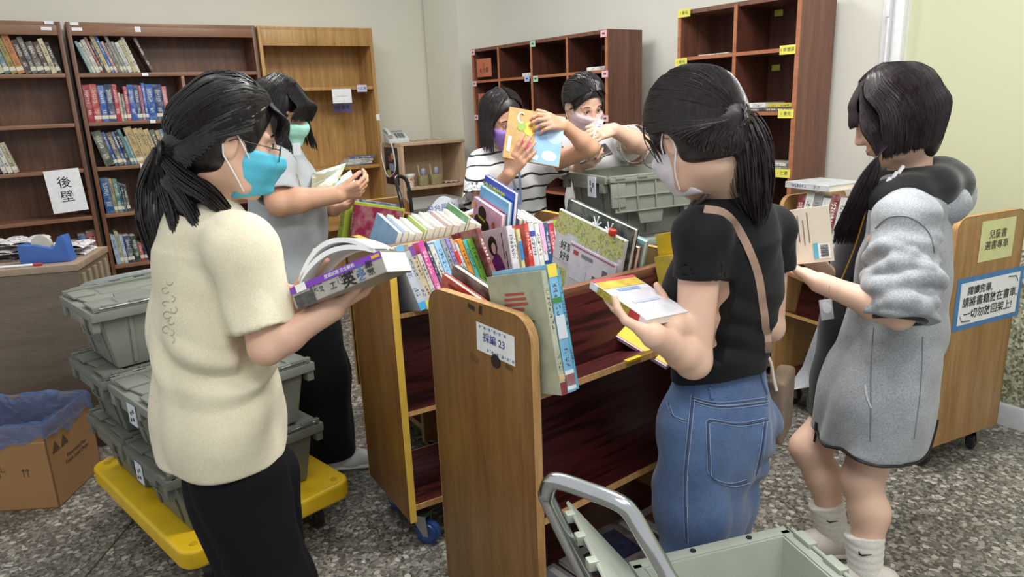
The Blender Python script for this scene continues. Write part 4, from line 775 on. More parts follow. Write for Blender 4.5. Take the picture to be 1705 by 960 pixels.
M = tier_M(t1, 1, 0.045, .19, .43, .835, -0.02, lift=.0); bk = book('red hardback leaning in the near corner of the scuffed trolley', M, .19, .215, .016, '#c0473c', True)
F, c = on_cover(bk, .016, .19, .215, 1, [('cover_print', 'box', -.04, .09, .04, .008, plain('#8c3430', .5), 0)]) 
M = tier_M(t1, 1, 0.078, .19, .43, .835, -0.02, lift=.0); book('brown and white book behind the red hardback', M, .19, .235, .02, '#54423e', True)
FLW = scribble('flower_print', ['#c9d93a', '#6b9a3a', '#7f9ec2', '#d9c24a', '#b0603a', '#8f9a4a', '#cfd690'], 130)
M = tier_M(t1, 1, 0.55, .29, .43, .835, 0.0, lift=.015); bk = book('large white picture book with scribbled flowers, cover towards us', M, .29, .285, .012, '#e6e7ea', True)
F, c = on_cover(bk, .012, .29, .285, 1, [('cover_print', 'box', 0, .112, .286, .058, FLW, 0), ('cover_print', 'box', -.095, -.09, .095, .10, FLW, 0), ('cover_print', 'disc', -.125, .085, .06, .06, FLW, 0), ('cover_print', 'disc', .0, .085, .09, .07, FLW, 0), ('cover_print', 'disc', .09, .085, .08, .08, FLW, 0), ('cover_print', 'box', 0.0, .025, .285, .085, plain('#e3e6ec', .4), 0)])
lettering('好望', .03, INK, c, F @ Matrix.Translation((-.085, .035, .0026))); lettering('好好', .03, INK, c, F @ Matrix.Translation((-.082, .0, .0026)))
mb = MB()
for k, (a, b) in enumerate(((.02, .0), (.075, .0))):
    for q in range(5): mb.tube([(0, .14+a, .285), (0, .14+a+.018*math.cos(q*1.256+k), .285+.006+.016*math.sin(q*1.256+k)+.01)], .0022, 6)
o = obj('pop_up_figure', mb, PAPER, bk); mb = MB(); mb.lathe([(.001, -.012), (.011, -.008), (.013, 0), (.011, .009), (.001, .012)], 14, M=Matrix.Translation((0.012, .24, .294))); obj('red_knob', mb, plain('#c4352c', .35), bk)
M = tier_M(t1, 1, 0.532, .2, .43, .835, 0.0, lift=.0) @ Matrix.Translation((0, -.005, .0)); bk = book('white brochure with printed table in front of the flower book', M, .2, .225, .004, '#eceaf4', False)
F, c = on_cover(bk, .004, .2, .225, 1, [('print_block', 'box', -.07, .085, .022, .014, plain('#c8504a', .5), 0), ('print_block', 'box', -.02, .085, .05, .012, plain('#8d90a0', .5), 0), ('print_block', 'box', .06, .06, .02, .03, plain('#77747f', .5), 0), ('print_block', 'box', .03, .03, .035, .02, plain('#5f5d68', .5), 0), ('print_block', 'box', -.05, .02, .07, .045, plain('#dfe4f4', .5), 0), ('print_block', 'box', 0, .105, .19, .004, plain('#b0507a', .5), 0)])
M = tier_M(t1, 1, 0.585, .29, .43, .835, 0.0, lift=.045); bk = book('dark green chalkboard picture book behind the flower book', M, .29, .285, .02, '#2a3a36', True)
M = tier_M(t1, 1, 0.612, .27, .43, .835, 0.0, lift=.0); book('dark red book behind the chalkboard book', M, .27, .27, .02, '#7c2a26', True)
M = tier_M(t1, 1, 0.64, .27, .43, .835, 0.0, lift=.0); book('pale teal book behind the dark red one on the scuffed trolley', M, .27, .285, .02, '#86c3c9', True)
YEL = plain('#e9c22c', .4)
M = tier_M(t1, -1, 0.685, .20, .43, .835, 0.0, lift=.0); bk = book('bright yellow book standing by the black shirt', M, .20, .30, .02, '#e9c22c', True)
M = tier_M(t1, -1, 0.66, .20, .43, .835, 0.0, lift=.0); bk = book('pale yellow book with cream picture, in front of the bright yellow one', M, .20, .235, .014, '#e6cf55', True)
on_cover(bk, .014, .20, .235, -1, [('cover_print', 'disc', -.01, .03, .13, .12, plain('#d9cfae', .5), 0)])
M = trol_M(t1) @ frame((0.545, -0.150, 0.862), (-.35, -.2, .91), (0, .97, .22), (.93, -.08, .36)) @ Matrix.Translation((0, -.1, -.11)); bk = book('pink and yellow picture book lying below the held book', M, .20, .22, .012, '#dcb9cf', True)
F, c = on_cover(bk, .012, .20, .22, 1, [('cover_print', 'box', 0, -.07, .196, .07, YEL, 0), ('cover_print', 'box', -.06, -.01, .05, .06, plain('#86c0b4', .5), 0), ('cover_print', 'box', .05, .0, .008, .07, plain('#35507f', .5), .2), ('cover_print', 'box', .06, .02, .008, .06, plain('#35507f', .5), -.2)])
# magazines flat on its bottom shelf
for i, (u, y, c, rz, z) in enumerate(((.345, -.10, '#9b9a9e', .02, 0), (.552, -.10, '#a8a7ab', -.02, 0), (.44, -.08, '#6d5f66', .1, .0125), (.66, -.1, '#b8b6ad', .0, .0125), (.14, -.1, '#8f8f96', -.02, 0))):
    M = trol_M(t1) @ frame((u, y, .1715+z+.006), (0, 0, 1), (math.sin(rz), math.cos(rz), 0), (math.cos(rz), -math.sin(rz), 0)) @ Matrix.Translation((0, -.1, -.1))
    bk = book(f'{cname(c)} magazine on the scuffed trolley bottom shelf, {ORD[i]} laid down', M, .19, .19, .011, c, False, 'magazines on the bottom shelf')
    on_cover(bk, .011, .19, .19, 1, [('cover_print', 'box', .0, -.02, .13, .10, plain(('#3b3238', '#4a3540', '#2f3350', '#6b4d3c', '#40404c')[i], .35, var=.5, scale=70), 0), ('cover_print', 'box', 0, .07, .16, .02, plain('#c9c6c0', .5), 0)])
# cross-wise trolley
def t3b(label, x, y, z, ex, ey, ez, w, h, t, c, **k): return book(label, trol_M(t3) @ frame((x, y, z), ex, ey, ez), w, h, t, c, True, **k)
zt = 0.86
M = tier_M(t3, 1, 0.345, .25, .36, .86, 0.0, lift=0); bk = book('large maroon hardback with gilt letters on the crosswise trolley', M, .22, .215, .03, '#8a2548', True)
F, c = on_cover(bk, .03, .22, .215, 1, []); lettering('★ ★', .04, plain('#d9a23c', .4), c, F @ Matrix.Translation((.04, .07, .001)))
tier_row(t3, 1, 0.385, .36, .86, [S(.06, .225, '#a9bb3e', 0, .27, hard=True), S(.04, .235, '#3c4f74', 0, .18), S(.03, .20, '#574f86', 0, .17), S(.03, .23, '#d8d6d2', 0, .17)], 'on the crosswise trolley rear', 'its near end', 'books on the crosswise trolley rear')
tier_row(t3, -1, 0.06, .36, .86, [S(.02, .19, '#d9dade', 4, .17), S(.03, .2, '#c8cdd6', 4, .17), S(.025, .19, '#d3d0c8', 4, .17)], 'on the crosswise trolley', 'its labelled panel', 'pale books at the labelled panel')
nm = MB(); Mn = trol_M(t3); p0 = Vector((0.22, -.10, .97))
def npaper(u, v): 
    q = Vector((0.27+.05*v+.012*math.sin(u*6), -.035-.17*u, .93+.18*v*(.7+.3*u)-.02*math.sin(u*7+1))); return tuple(Mn @ q)
nm.grid(npaper, 16, 8); o = obj('newspaper', nm, plain('#cdd2da', .7, var=.06, scale=60)); tag(o, 'folded newspaper with blue headline standing behind the maroon hardback', 'newspaper')
Mq = Mn @ frame((0.295, -.10, 1.055), (0.0, -1, 0.05), (.25, .0, 1), (-1, 0, .25)); lettering('飛台風仙', .035, INKB, o, Mq @ Matrix.Translation((-.0, 0, .022)))
bl = MB(); bl.tube(smooth_path([tuple(Mn @ Vector(q)) for q in ((.64, -.12, 1.0), (.66, -.12, 1.13), (.67, -.10, 1.17), (.66, -.06, 1.17), (.60, -.045, 1.10), (.55, -.045, .98))], 6), .009, 10)
o = obj('bag_handle', bl, plain('#17181a', .15)); 
bgm = MB(); bgm.box((0.42, -.05, .93), (.10, .16, .12), M=Mn); tag(o, 'black glossy curved loop handle rising from the crosswise trolley', 'loop handle')
# notice trolley beside the yellow wall: volumes on the side facing the girls
cols4 = ['#7a2430', '#d2d3cf', '#2a2b2e', '#cfcfca', '#83303a', '#3a3a3e', '#c8c4b8', '#7a2a34', '#d5d3cc', '#5c3a68', '#b9b9b4', '#6c2832', '#cacbc8', '#8d8f90', '#d6d6d0', '#6f2730']
row4 = [S(.046 if i % 3 else .04, .235+.02*((i*7) % 3)/2, c, 0, .17, hard=True) for i, c in enumerate(cols4)]
tier_row(t4, 1, 0.03, .41, .80, row4, 'on the notice trolley top', 'the notice panel', 'volumes on the notice trolley')
tier_row(t4, 1, 0.03, .41, .48, [S(.045, .21, c, 0, .17, hard=True) for c in ('#7f2a36', '#2c2c30', '#cfcdc6', '#8c3038', '#3b3b40', '#c4c2ba')], 'on the notice trolley middle tier', 'the notice panel', 'volumes on the middle tier')
M = trol_M(t4) @ frame((0.66, .12, 1.088), (0, 0, 1), (0, -1, 0), (1, 0, 0)) @ Matrix.Translation((0, -.1, -.1)); book('grey white ring binder lying across the volumes on the notice trolley', M, .22, .24, .028, '#c3c6c8', True)
# ------------------------------------------------------------------ smooth continuous bodies and cloth from blended distance fields
def V3(p): return np.array([p[0], p[1], p[2]], dtype=np.float64)
def nrm(v): v = V3(v); return v/np.linalg.norm(v)
class Sdf:
    def __init__(s, h): s.h = h; s.p = []
    def cap(s, a, b, ra, rb=None, k=0.02, op='u', n=None, fl=1.0):
        rb = ra if rb is None else rb; s.p.append(('cap', op, k, V3(a), V3(b), ra, rb, None if n is None else nrm(n), fl)); return s
    def chain(s, pts, rs, **kw):
        for i in range(len(pts)-1): s.cap(pts[i], pts[i+1], rs[i], rs[i+1], **kw)
        return s
    def ell(s, c, r, ax=None, k=0.02, op='u'):
        s.p.append(('ell', op, k, V3(c), V3(r), np.eye(3) if ax is None else np.array([nrm(a) for a in ax]))); return s
    def cyl(s, a, b, r, k=0.003, op='s'):       # flat ended cylinder
        s.p.append(('cyl', op, k, V3(a), V3(b), r)); return s
    def half(s, c, n, k=0.004, op='i'):        # keep the side the normal points away from
        s.p.append(('half', op, k, V3(c), nrm(n))); return s
    def box(s):
        lo = np.full(3, 9e9); hi = -lo
        for q in s.p:
            if q[1] != 'u': continue
            l, h = s.bounds(q); lo = np.minimum(lo, l); hi = np.maximum(hi, h)
        return lo, hi
    def bounds(s, q):
        if q[0] == 'cap': r = max(q[5], q[6]); return np.minimum(q[3], q[4])-r, np.maximum(q[3], q[4])+r
        if q[0] == 'cyl': return np.minimum(q[3], q[4])-q[5], np.maximum(q[3], q[4])+q[5]
        e = np.sqrt(((q[5]*q[4][:, None])**2).sum(0)); return q[3]-e, q[3]+e
    def field(s):
        lo, hi = s.box(); lo = lo-3*s.h; hi = hi+3*s.h; n = np.ceil((hi-lo)/s.h).astype(int)+1
        D = np.full(n, 0.08, dtype=np.float32); X = [lo[i]+np.arange(n[i])*s.h for i in range(3)]
        for q in s.p:
            kind, op, k = q[:3]
            if kind == 'half': sl = [slice(0, n[i]) for i in range(3)]
            else:
                l, h = s.bounds(q); pad = 0.03+k; a = np.clip(np.floor((l-pad-lo)/s.h).astype(int), 0, n); b = np.clip(np.ceil((h+pad-lo)/s.h).astype(int)+1, 0, n)
                if (b <= a).any(): continue
                sl = [slice(a[i], b[i]) for i in range(3)]
            P = [X[0][sl[0]][:, None, None], X[1][sl[1]][None, :, None], X[2][sl[2]][None, None, :]]
            if kind == 'cap':
                A, B, ra, rb, nn, fl = q[3:]; Y = [P[i]-A[i] for i in range(3)]; ba = B-A
                if nn is not None:
                    t = (Y[0]*nn[0]+Y[1]*nn[1]+Y[2]*nn[2])*(fl-1); Y = [Y[i]+nn[i]*t for i in range(3)]; ba = ba+nn*(ba@nn)*(fl-1)
                L = max(ba@ba, 1e-12); t = np.clip((Y[0]*ba[0]+Y[1]*ba[1]+Y[2]*ba[2])/L, 0, 1)
                d = np.sqrt((Y[0]-ba[0]*t)**2+(Y[1]-ba[1]*t)**2+(Y[2]-ba[2]*t)**2)-(ra+(rb-ra)*t)
                if fl > 1: d = d/(1+0.5*(fl-1))
            elif kind == 'cyl':
                A, B, r_ = q[3:]; L = np.linalg.norm(B-A); u_ = (B-A)/L; Y = [P[i]-A[i] for i in range(3)]; t = Y[0]*u_[0]+Y[1]*u_[1]+Y[2]*u_[2]
                d = np.maximum(np.maximum(np.sqrt(np.maximum(Y[0]**2+Y[1]**2+Y[2]**2-t*t, 0))-r_, -t), t-L)
            elif kind == 'ell':
                c, r, ax = q[3:]; Y = [P[i]-c[i] for i in range(3)]; Z = [(Y[0]*ax[j][0]+Y[1]*ax[j][1]+Y[2]*ax[j][2]) for j in range(3)]
                k0 = np.sqrt(sum((Z[j]/r[j])**2 for j in range(3))); k1 = np.sqrt(sum((Z[j]/r[j]**2)**2 for j in range(3)))+1e-9; d = k0*(k0-1)/k1
            else:
                c, nn = q[3:]; d = (P[0]-c[0])*nn[0]+(P[1]-c[1])*nn[1]+(P[2]-c[2])*nn[2]
            sl = tuple(sl); g = D[sl]; d = d.astype(np.float32)
            if op == 'u': h = np.clip(.5+.5*(g-d)/k, 0, 1); D[sl] = g*(1-h)+d*h-k*h*(1-h)
            else:
                if op == 's': d = -d
                h = np.clip(.5-.5*(g-d)/k, 0, 1); D[sl] = g*(1-h)+d*h+k*h*(1-h)
        return D, lo
    def mesh(s, folds=(), relax=1):
        D, lo = s.field(); I = D < 0; c = np.zeros(tuple(x-1 for x in D.shape), dtype=np.int8); nx, ny, nz = c.shape
        cor = [(i, j, k) for i in (0, 1) for j in (0, 1) for k in (0, 1)]
        for i, j, k in cor: c += I[i:i+nx, j:j+ny, k:k+nz]
        act = (c > 0) & (c < 8); idx = np.argwhere(act); num = np.full(c.shape, -1, dtype=np.int32); num[act] = np.arange(len(idx))
        acc = np.zeros((len(idx), 3)); cnt = np.zeros(len(idx)); val = {q: D[idx[:, 0]+q[0], idx[:, 1]+q[1], idx[:, 2]+q[2]] for q in cor}
        for q in cor:
            for ax in range(3):
                if q[ax]: continue
                r = list(q); r[ax] = 1; a, b = val[q], val[tuple(r)]; m = (a < 0) != (b < 0); t = a/(a-b+1e-12*(a == b))
                pt = np.zeros((len(idx), 3)); pt[:] = q; pt[:, ax] = t; acc[m] += pt[m]; cnt[m] += 1
        v = lo+(idx+acc/cnt[:, None])*s.h; F = []
        for ax in range(3):
            o1, o2 = (ax+1) % 3, (ax+2) % 3; sa = [slice(None)]*3; sb = [slice(None)]*3; sa[ax] = slice(0, -1); sb[ax] = slice(1, None)
            for o in (o1, o2): sa[o] = slice(1, -1); sb[o] = slice(1, -1)
            a, b = I[tuple(sa)], I[tuple(sb)]; e = np.argwhere(a != b); sg = a[tuple(e.T)]
            e[:, o1] += 1; e[:, o2] += 1; d1 = np.zeros(3, int); d1[o1] = 1; d2 = np.zeros(3, int); d2[o2] = 1
            g = lambda q: num[q[:, 0], q[:, 1], q[:, 2]]
            f = np.stack([g(e-d1-d2), g(e-d2), g(e), g(e-d1)], 1); f[~sg] = f[~sg][:, ::-1]; F.append(f)
        F = np.concatenate(F); F = F[(F >= 0).all(1)]
        for _ in range(relax):
            S_ = np.zeros_like(v); N_ = np.zeros(len(v))
            for i in range(4):
                np.add.at(S_, F[:, i], v[F[:, (i+1) % 4]]+v[F[:, i-1]]); np.add.at(N_, F[:, i], 2)
            v = v*0.45+0.55*S_/np.maximum(N_, 1)[:, None]
        if folds:
            fn = np.cross(v[F[:, 2]]-v[F[:, 0]], v[F[:, 3]]-v[F[:, 1]]); N_ = np.zeros_like(v)
            for i in range(4): np.add.at(N_, F[:, i], fn)
            N_ /= np.linalg.norm(N_, axis=1)[:, None]+1e-12; off = np.zeros(len(v))
            for (d, wl, amp, warp, c_, rad) in folds:
                d = nrm(d); w = warp*(np.sin(v[:, 0]*13+v[:, 2]*7+c_[0]*9)+np.sin(v[:, 1]*11-v[:, 2]*9+1.3)+.7*np.sin(v[:, 2]*17+v[:, 0]*5))
                ph = (v@d+w)*2*np.pi/wl; f = np.abs(np.sin(ph*.5))**1.5*2-1
                m = np.exp(-((v-V3(c_))**2).sum(1)/rad**2) if rad else 1.0; off += amp*f*m
            v = v+N_*off[:, None]
        return v, F
def npmesh(name, v, F, mats, parent=None, off=None):
    if off is not None: v = v-V3(off)
    me = bpy.data.meshes.new(name); me.vertices.add(len(v)); me.vertices.foreach_set('co', v.astype(np.float32).ravel())
    n = len(F); me.loops.add(n*4); me.loops.foreach_set('vertex_index', F.astype(np.int32).ravel()); me.polygons.add(n)
    me.polygons.foreach_set('loop_start', np.arange(0, n*4, 4, dtype=np.int32)); me.polygons.foreach_set('use_smooth', np.ones(n, dtype=bool)); me.update(calc_edges=True); me.validate()
    me.materials.append(mats); return link(name, me, parent)
QV = 1.0
def sdf_obj(name, S, m, parent, folds=(), relax=1):
    v, F = S.mesh(folds, relax); r = parent; off = Vector(r.location)
    while r.parent: r = r.parent; off += Vector(r.location)
    return npmesh(name, v, F, m, parent, off)
# ------------------------------------------------------------------ skin, hair, cloth
def skin_mat(name, c, pink='#c98a78'):
    t = NT(name); n = t.n('TexNoise', {'Vector': t.coord(), 'Scale': 9.0, 'Detail': 3.0}); n2 = t.n('TexNoise', {'Vector': t.coord(), 'Scale': 260.0, 'Detail': 2.0})
    t.set(Base_Color=t.mix(t.ramp(n.outputs[0], [(0.4, (0, 0, 0, 1)), (0.75, (.35, .35, .35, 1))]), lin(c), lin(pink)), Roughness=0.5, Subsurface_Weight=0.12, Subsurface_Radius=(0.012, 0.005, 0.003), Subsurface_Scale=0.6)
    t.bump(n2.outputs[0], 0.05, 0.001); return t.m
SKIN = skin_mat('skin_warm', '#dcb49c'); SKIN2 = skin_mat('skin_pale', '#e2bda6'); SKIN3 = skin_mat('skin_tan', '#d0a285')
def hair_mat(name='black_hair', c='#0b090a', c2='#241d1e', rough=0.34):
    t = NT(name); n = t.n('TexNoise', {'Vector': t.coord((1, 1, .25)), 'Scale': 160.0, 'Detail': 2.0}); r = t.n('TexNoise', {'Vector': t.coord(), 'Scale': 35.0})
    t.set(Base_Color=t.ramp(n.outputs[0], [(0.35, lin(c)), (0.75, lin(c2))]), Roughness=t.ramp(r.outputs[0], [(.3, (rough-.08,)*3+(1,)), (.7, (rough+.12,)*3+(1,))]), Specular_IOR_Level=0.55); t.bump(n.outputs[0], 0.25, 0.002); return t.m
HAIR = hair_mat(); HAIR2 = hair_mat('dark_brown_hair', '#171012', '#30242a', .38)
def cloth(name, c, c2=None, scale=420, rough=0.85, mottle=0.08, bump=0.12, sheen=0.2):
    t = NT(name); w = t.n('TexNoise', {'Vector': t.coord(), 'Scale': float(scale), 'Detail': 1.0}); n = t.n('TexNoise', {'Vector': t.coord(), 'Scale': 11.0, 'Detail': 4.0})
    a = lin(c); b = lin(c2) if c2 else tuple(x*(1-mottle) for x in a[:3])+(1,)
    f = t.math('ADD', t.math('MULTIPLY', w.outputs[0], .6), t.math('MULTIPLY', n.outputs[0], .4)); t.set(Base_Color=t.ramp(f, [(.38, b), (.62, a)]), Roughness=rough, Specular_IOR_Level=.25, Sheen_Weight=sheen); t.bump(w.outputs[0], bump, .002); return t.m
# ------------------------------------------------------------------ anatomy
class Head:
    def __init__(s, C, yaw, pitch=0, roll=0, sc=1.0):
        y, p, r = (math.radians(q) for q in (yaw, pitch, roll)); f = np.array([math.sin(y), math.cos(y), 0]); sd = np.array([math.cos(y), -math.sin(y), 0]); u = np.array([0, 0, 1.])
        f2 = f*math.cos(p)-u*math.sin(p); u2 = u*math.cos(p)+f*math.sin(p); s.f = f2; s.r = sd*math.cos(r)-u2*math.sin(r); s.u = u2*math.cos(r)+sd*math.sin(r); s.C = V3(C); s.k = sc
    def P(s, f, r, u): return s.C+(s.f*f+s.r*r+s.u*u)*s.k
    def E(s, S, c, rad, **kw): S.ell(s.P(*c), np.array(rad)*s.k, (s.f, s.r, s.u), **kw)
    def skull(s, S):
        k = s.k; s.E(S, (-.012, 0, .028), (.093, .076, .088)); s.E(S, (.018, 0, -.032), (.070, .061, .080), k=.03)
        S.cap(s.P(.055, 0, -.098), s.P(.03, 0, -.085), .02*k, .026*k, k=.03)
        for q in (-1, 1):
            S.cap(s.P(.03, q*.042, -.085), s.P(-.005, q*.058, -.045), .016*k, .014*k, k=.03); s.E(S, (.06, q*.036, -.028), (.022, .024, .02), k=.02)
            S.ell(s.P(.077, q*.031, .004), np.array((.013, .016, .011))*k, (s.f, s.r, s.u), k=.012, op='s'); s.E(S, (.070, q*.031, .003), (.0115, .013, .0105), k=.004)
            S.cap(s.P(.078, q*.015, .021), s.P(.066, q*.048, .022), .007*k, .006*k, k=.012)
            s.E(S, (-.012, q*.077, -.006), (.017, .007, .030), k=.006); S.ell(s.P(-.008, q*.086, -.004), np.array((.009, .007, .017))*k, (s.f, s.r, s.u), k=.006, op='s')
        S.cap(s.P(.084, 0, .012), s.P(.100, 0, -.026), .0075*k, .0105*k, k=.014)
        for q in (-1, 1): s.E(S, (.092, q*.0105, -.030), (.010, .0075, .008), k=.008)
        s.E(S, (.084, 0, -.057), (.010, .021, .0055), k=.008); s.E(S, (.082, 0, -.067), (.010, .018, .0065), k=.008)
    def eyes(s, parent, off, closed=False, brow=None):
        k = s.k
        for q in (-1, 1):
            M = frame(s.P(.0775, q*.031, .003)-off, s.r, s.u, s.f); mb = MB(); mb.lathe([(.0001, .0055*k), (.006*k, .0045*k), (.0105*k, .001*k), (.011*k, -.003*k)], 16, M=M @ Matrix.Diagonal((1, .62, 1, 1))); e = obj('eye', mb, plain('#dcd8d2', .2), parent)
            mb = MB(); mb.lathe([(.0001, .0066*k), (.004*k, .006*k), (.0056*k, .0046*k)], 14, M=M @ Matrix.Translation((0, -.001, 0))); obj('iris', mb, plain('#17100d', .12), e)
            mb = MB(); mb.tube([Vector(s.P(.0795+.003*math.sin(math.pi*t), q*(.018+.028*t), .0035+.0065*math.sin(math.pi*t)))-Vector(off) for t in np.linspace(0, 1, 7)], .0013*k, 6); obj('lashes', mb, HAIR, e)
            mb = MB(); mb.tube([Vector(s.P(.084-.012*t*t, q*(.013+.037*t), .024+.004*math.sin(math.pi*t)))-Vector(off) for t in np.linspace(0, 1, 7)], [.0015, .0028, .003, .003, .0028, .002, .001], 6, flat=.6); obj('eyebrow', mb, brow or HAIR, parent)
        mb = MB(); mb.lathe([(.0001, .002), (.012*k, .001), (.016*k, -.003)], 16, M=frame(s.P(.0915, 0, -.062)-off, s.r, s.u, s.f) @ Matrix.Diagonal((1, .45, 1, 1))); obj('lips', mb, plain('#b06a62', .4), parent)
    def mask(s, parent, m, off, edge=None):
        k = s.k; S = Sdf(.0035); s.E(S, (.030, 0, -.040), (.074, .070, .080)); S.cap(s.P(.070, 0, -.098), s.P(.035, 0, -.09), .026*k, .034*k, k=.03); S.cap(s.P(.086, 0, -.004), s.P(.100, 0, -.032), .015*k, .0175*k, k=.04); [s.E(S, (.062, q*.036, -.030), (.031, .033, .030), k=.02) for q in (-1, 1)]; [s.E(S, (.089, q*.013, -.026), (.022, .019, .020), k=.02) for q in (-1, 1)]
        S.half(s.P(.075, 0, -.012), s.u+s.f*.12); S.half(s.P(.02, 0, 0), -s.f+s.u*.12); S.half(s.P(.0, 0, -.122), -s.u+s.f*.25)
        o = sdf_obj('face_mask', S, m, parent, folds=((s.u, .028*k, .0006, .0, s.P(.1, 0, -.06), .3),), relax=2); r = parent
        for q in (-1, 1):
            mb = MB()
            for a, b in (((.032, q*.066, -.030), (-.004, q*.080, .024)), ((.028, q*.058, -.098), (-.022, q*.081, -.028))):
                mb.tube([Vector(p)-Vector(off) for p in smooth_path([s.P(*a), s.P((a[0]+b[0])/2, (a[1]+b[1])/2+q*.008, (a[2]+b[2])/2), s.P(*b)], 5)], .0018, 6)
            mb.tube([Vector(p)-Vector(off) for p in smooth_path([s.P(-.004, q*.080, .024), s.P(-.026, q*.083, .012), s.P(-.022, q*.081, -.028)], 5)], .0018, 6)
            obj('ear_loop', mb, plain('#e8eaee', .6), o)
        return o
    def glasses(s, parent, m, off, wide=.036):
        mb = MB(); k = s.k; O = Vector(off)
        for q in (-1, 1):
            c = s.P(.098, q*.034, -.006); mb.tube([Vector(c+(s.r*wide*.72*math.cos(a)*1.05+s.u*.022*math.sin(a)+s.f*(-.006*q*math.cos(a)*q))*k)-O for a in np.linspace(0, 2*math.pi, 21)[:-1]], .0011, 6, close=True)
            mb.tube([Vector(s.P(.094, q*.061, -.001))-O, Vector(s.P(.06, q*.074, .002))-O, Vector(s.P(.0, q*.081, .008))-O, Vector(s.P(-.02, q*.08, -.002))-O], .0011, 6)
        mb.tube([Vector(s.P(.100, -.009, -.002))-O, Vector(s.P(.104, 0, .001))-O, Vector(s.P(.100, .009, -.002))-O], .0012, 6); return obj('glasses', mb, m, parent)
    def hair_shell(s, S, fore=.066, side=True, back=-.075, vol=1.0, ear=True):
        s.E(S, (-.016, 0, .030), (.100*vol, .085*vol, .100*vol)); s.E(S, (-.044, 0, -.016), (.054*vol, .070, .064), k=.04)
        S.ell(s.P(.098, 0, -.028), np.array((.078, .085, .098))*s.k, (s.f, s.r, s.u), k=.02, op='s')
        if ear:
            for q in (-1, 1): S.ell(s.P(.006, q*.098, -.022), np.array((.034, .036, .046))*s.k, (s.f, s.r, s.u), k=.012, op='s')
        S.half(s.P(-.05, 0, back), -s.u-s.f*-.35, k=.02)
def strands(paths, r0=.0017, r1=.0005, n=4):
    mb = MB()
    for p in paths:
        q = smooth_path(p, 4); m = len(q); mb.tube(q, [r0*(1-i/(m-1))**.7+r1 for i in range(m)], n, caps=True)
    return mb
def hand(S, w, d, n, left, curl=(20, 25, 20), sc=1.0, thumb=(40, 20), spread=6, curls=None, k=.006):
    """w wrist, d towards the fingers, n out of the palm"""
    d = nrm(d); n = V3(n); n = nrm(n-d*(n@d)); t = np.cross(d, n)*(-1 if left else 1); w = V3(w)
    offs = (.027, .009, -.010, -.027); L = ((.041, .025, .021), (.045, .028, .022), (.042, .026, .021), (.033, .020, .019)); R = (.0088, .0090, .0086, .0076)
    kn = []
    for i in range(4):
        b = w+(d*(.082-.004*abs(i-1))+t*offs[i]-n*.002)*sc; kn.append(b); S.cap(w+(d*.008+t*offs[i]*.55)*sc, b, .0125*sc, .0112*sc, k=.010)
    S.cap(w+(d*.03-t*.014+n*.006)*sc, w+(d*.06-t*.018+n*.005)*sc, .012*sc, .010*sc, k=.012)
    for i in range(4):
        a = 0.0; p = kn[i]; cs = curls[i] if curls else curl; sp = math.radians(spread)*(1.4-i)*.9
        for j in range(3):
            a += math.radians(cs[j]); dd = d*math.cos(a)+n*math.sin(a); dd = nrm(dd+t*math.sin(sp)*math.cos(a)); q = p+dd*L[i][j]*sc; S.cap(p, q, R[i]*sc*(1-.07*j), R[i]*sc*(.93-.07*j), k=k if j == 0 else .003); p = q
    ab, fl = (math.radians(x) for x in thumb); td = nrm(d*math.cos(ab)+t*math.sin(ab)+n*.25); p = w+(d*.018+t*.020+n*.004)*sc
    q = p+td*.040*sc; S.cap(w+(d*.01+t*.008)*sc, p, .012*sc, .013*sc, k=.01); S.cap(p, q, .0135*sc, .0102*sc, k=.008)
    for j, l in enumerate((.030, .025)):
        td = nrm(td*math.cos(fl)+nrm(n*.6+d*.5-t*.5)*math.sin(fl)); e = q+td*l*sc; S.cap(q, e, .0098*sc*(1-.1*j), .0088*sc*(1-.1*j), k=.003); q = e
def sleeve(S, sh, el, cut, r0, r1, k=.03, inner=None):
    """sleeve from the shoulder, ending flat at the fraction cut of the upper arm, open inside"""
    sh, el = V3(sh), V3(el); e = sh+(el-sh)*cut; ax = nrm(el-sh); S.cap(sh, e+ax*.03, r0, r1, k=k); return e, ax, r1
def sleeve_cut(S, e):
    p, ax, r = e; S.cyl(p, p+ax*.2, r+.022); S.cyl(p-ax*.05, p+ax*.01, r-.006)
def arm(S, sh, el, wr, r=(.047, .037, .034, .0235), k=.02):
    sh, el, wr = V3(sh), V3(el), V3(wr); S.cap(sh, el, r[0], r[1], k=k); m = el+(wr-el)*.3; S.cap(el, m, r[1]*.96, r[2]*1.03, k=k); S.cap(m, wr, r[2]*1.03, r[3], k=k)
    S.cap(el+(wr-el)*.8, wr, r[3]*1.05, r[3]*1.1, k=.01)
def person(label, base):
    return thing('person', label, 'person', base)
def yawv(a): a = math.radians(a); return np.array([math.sin(a), math.cos(a), 0]), np.array([math.cos(a), -math.sin(a), 0])
UPV = np.array([0, 0, 1.])
def shoe(parent, off, p, yaw, m, sole, L=.25):
    f, r = yawv(yaw); p = V3(p); S = Sdf(.005)
    S.chain([p-f*.06+UPV*.045, p+f*.05+UPV*.042, p+f*.15+UPV*.032], [.040, .041, .034], k=.03); S.cap(p-f*.05+UPV*.07, p+f*.01+UPV*.075, .038, .035, k=.03); S.half(p+UPV*.012, -UPV)
    o = sdf_obj('shoe', S, m, parent)
    S = Sdf(.005); S.cap(p-f*.065+UPV*.014, p+f*.155+UPV*.014, .043, .041, n=UPV, fl=2.6, k=.01); S.half(p+UPV*.001, -UPV); S.half(p+UPV*.024, UPV); sdf_obj('sole', S, sole, o)
    return o
def pail(center, R, n): return [center+R*math.sqrt(rnd.random())*nrm(np.array([rnd.gauss(0, 1) for _ in range(3)])) for _ in range(n)]
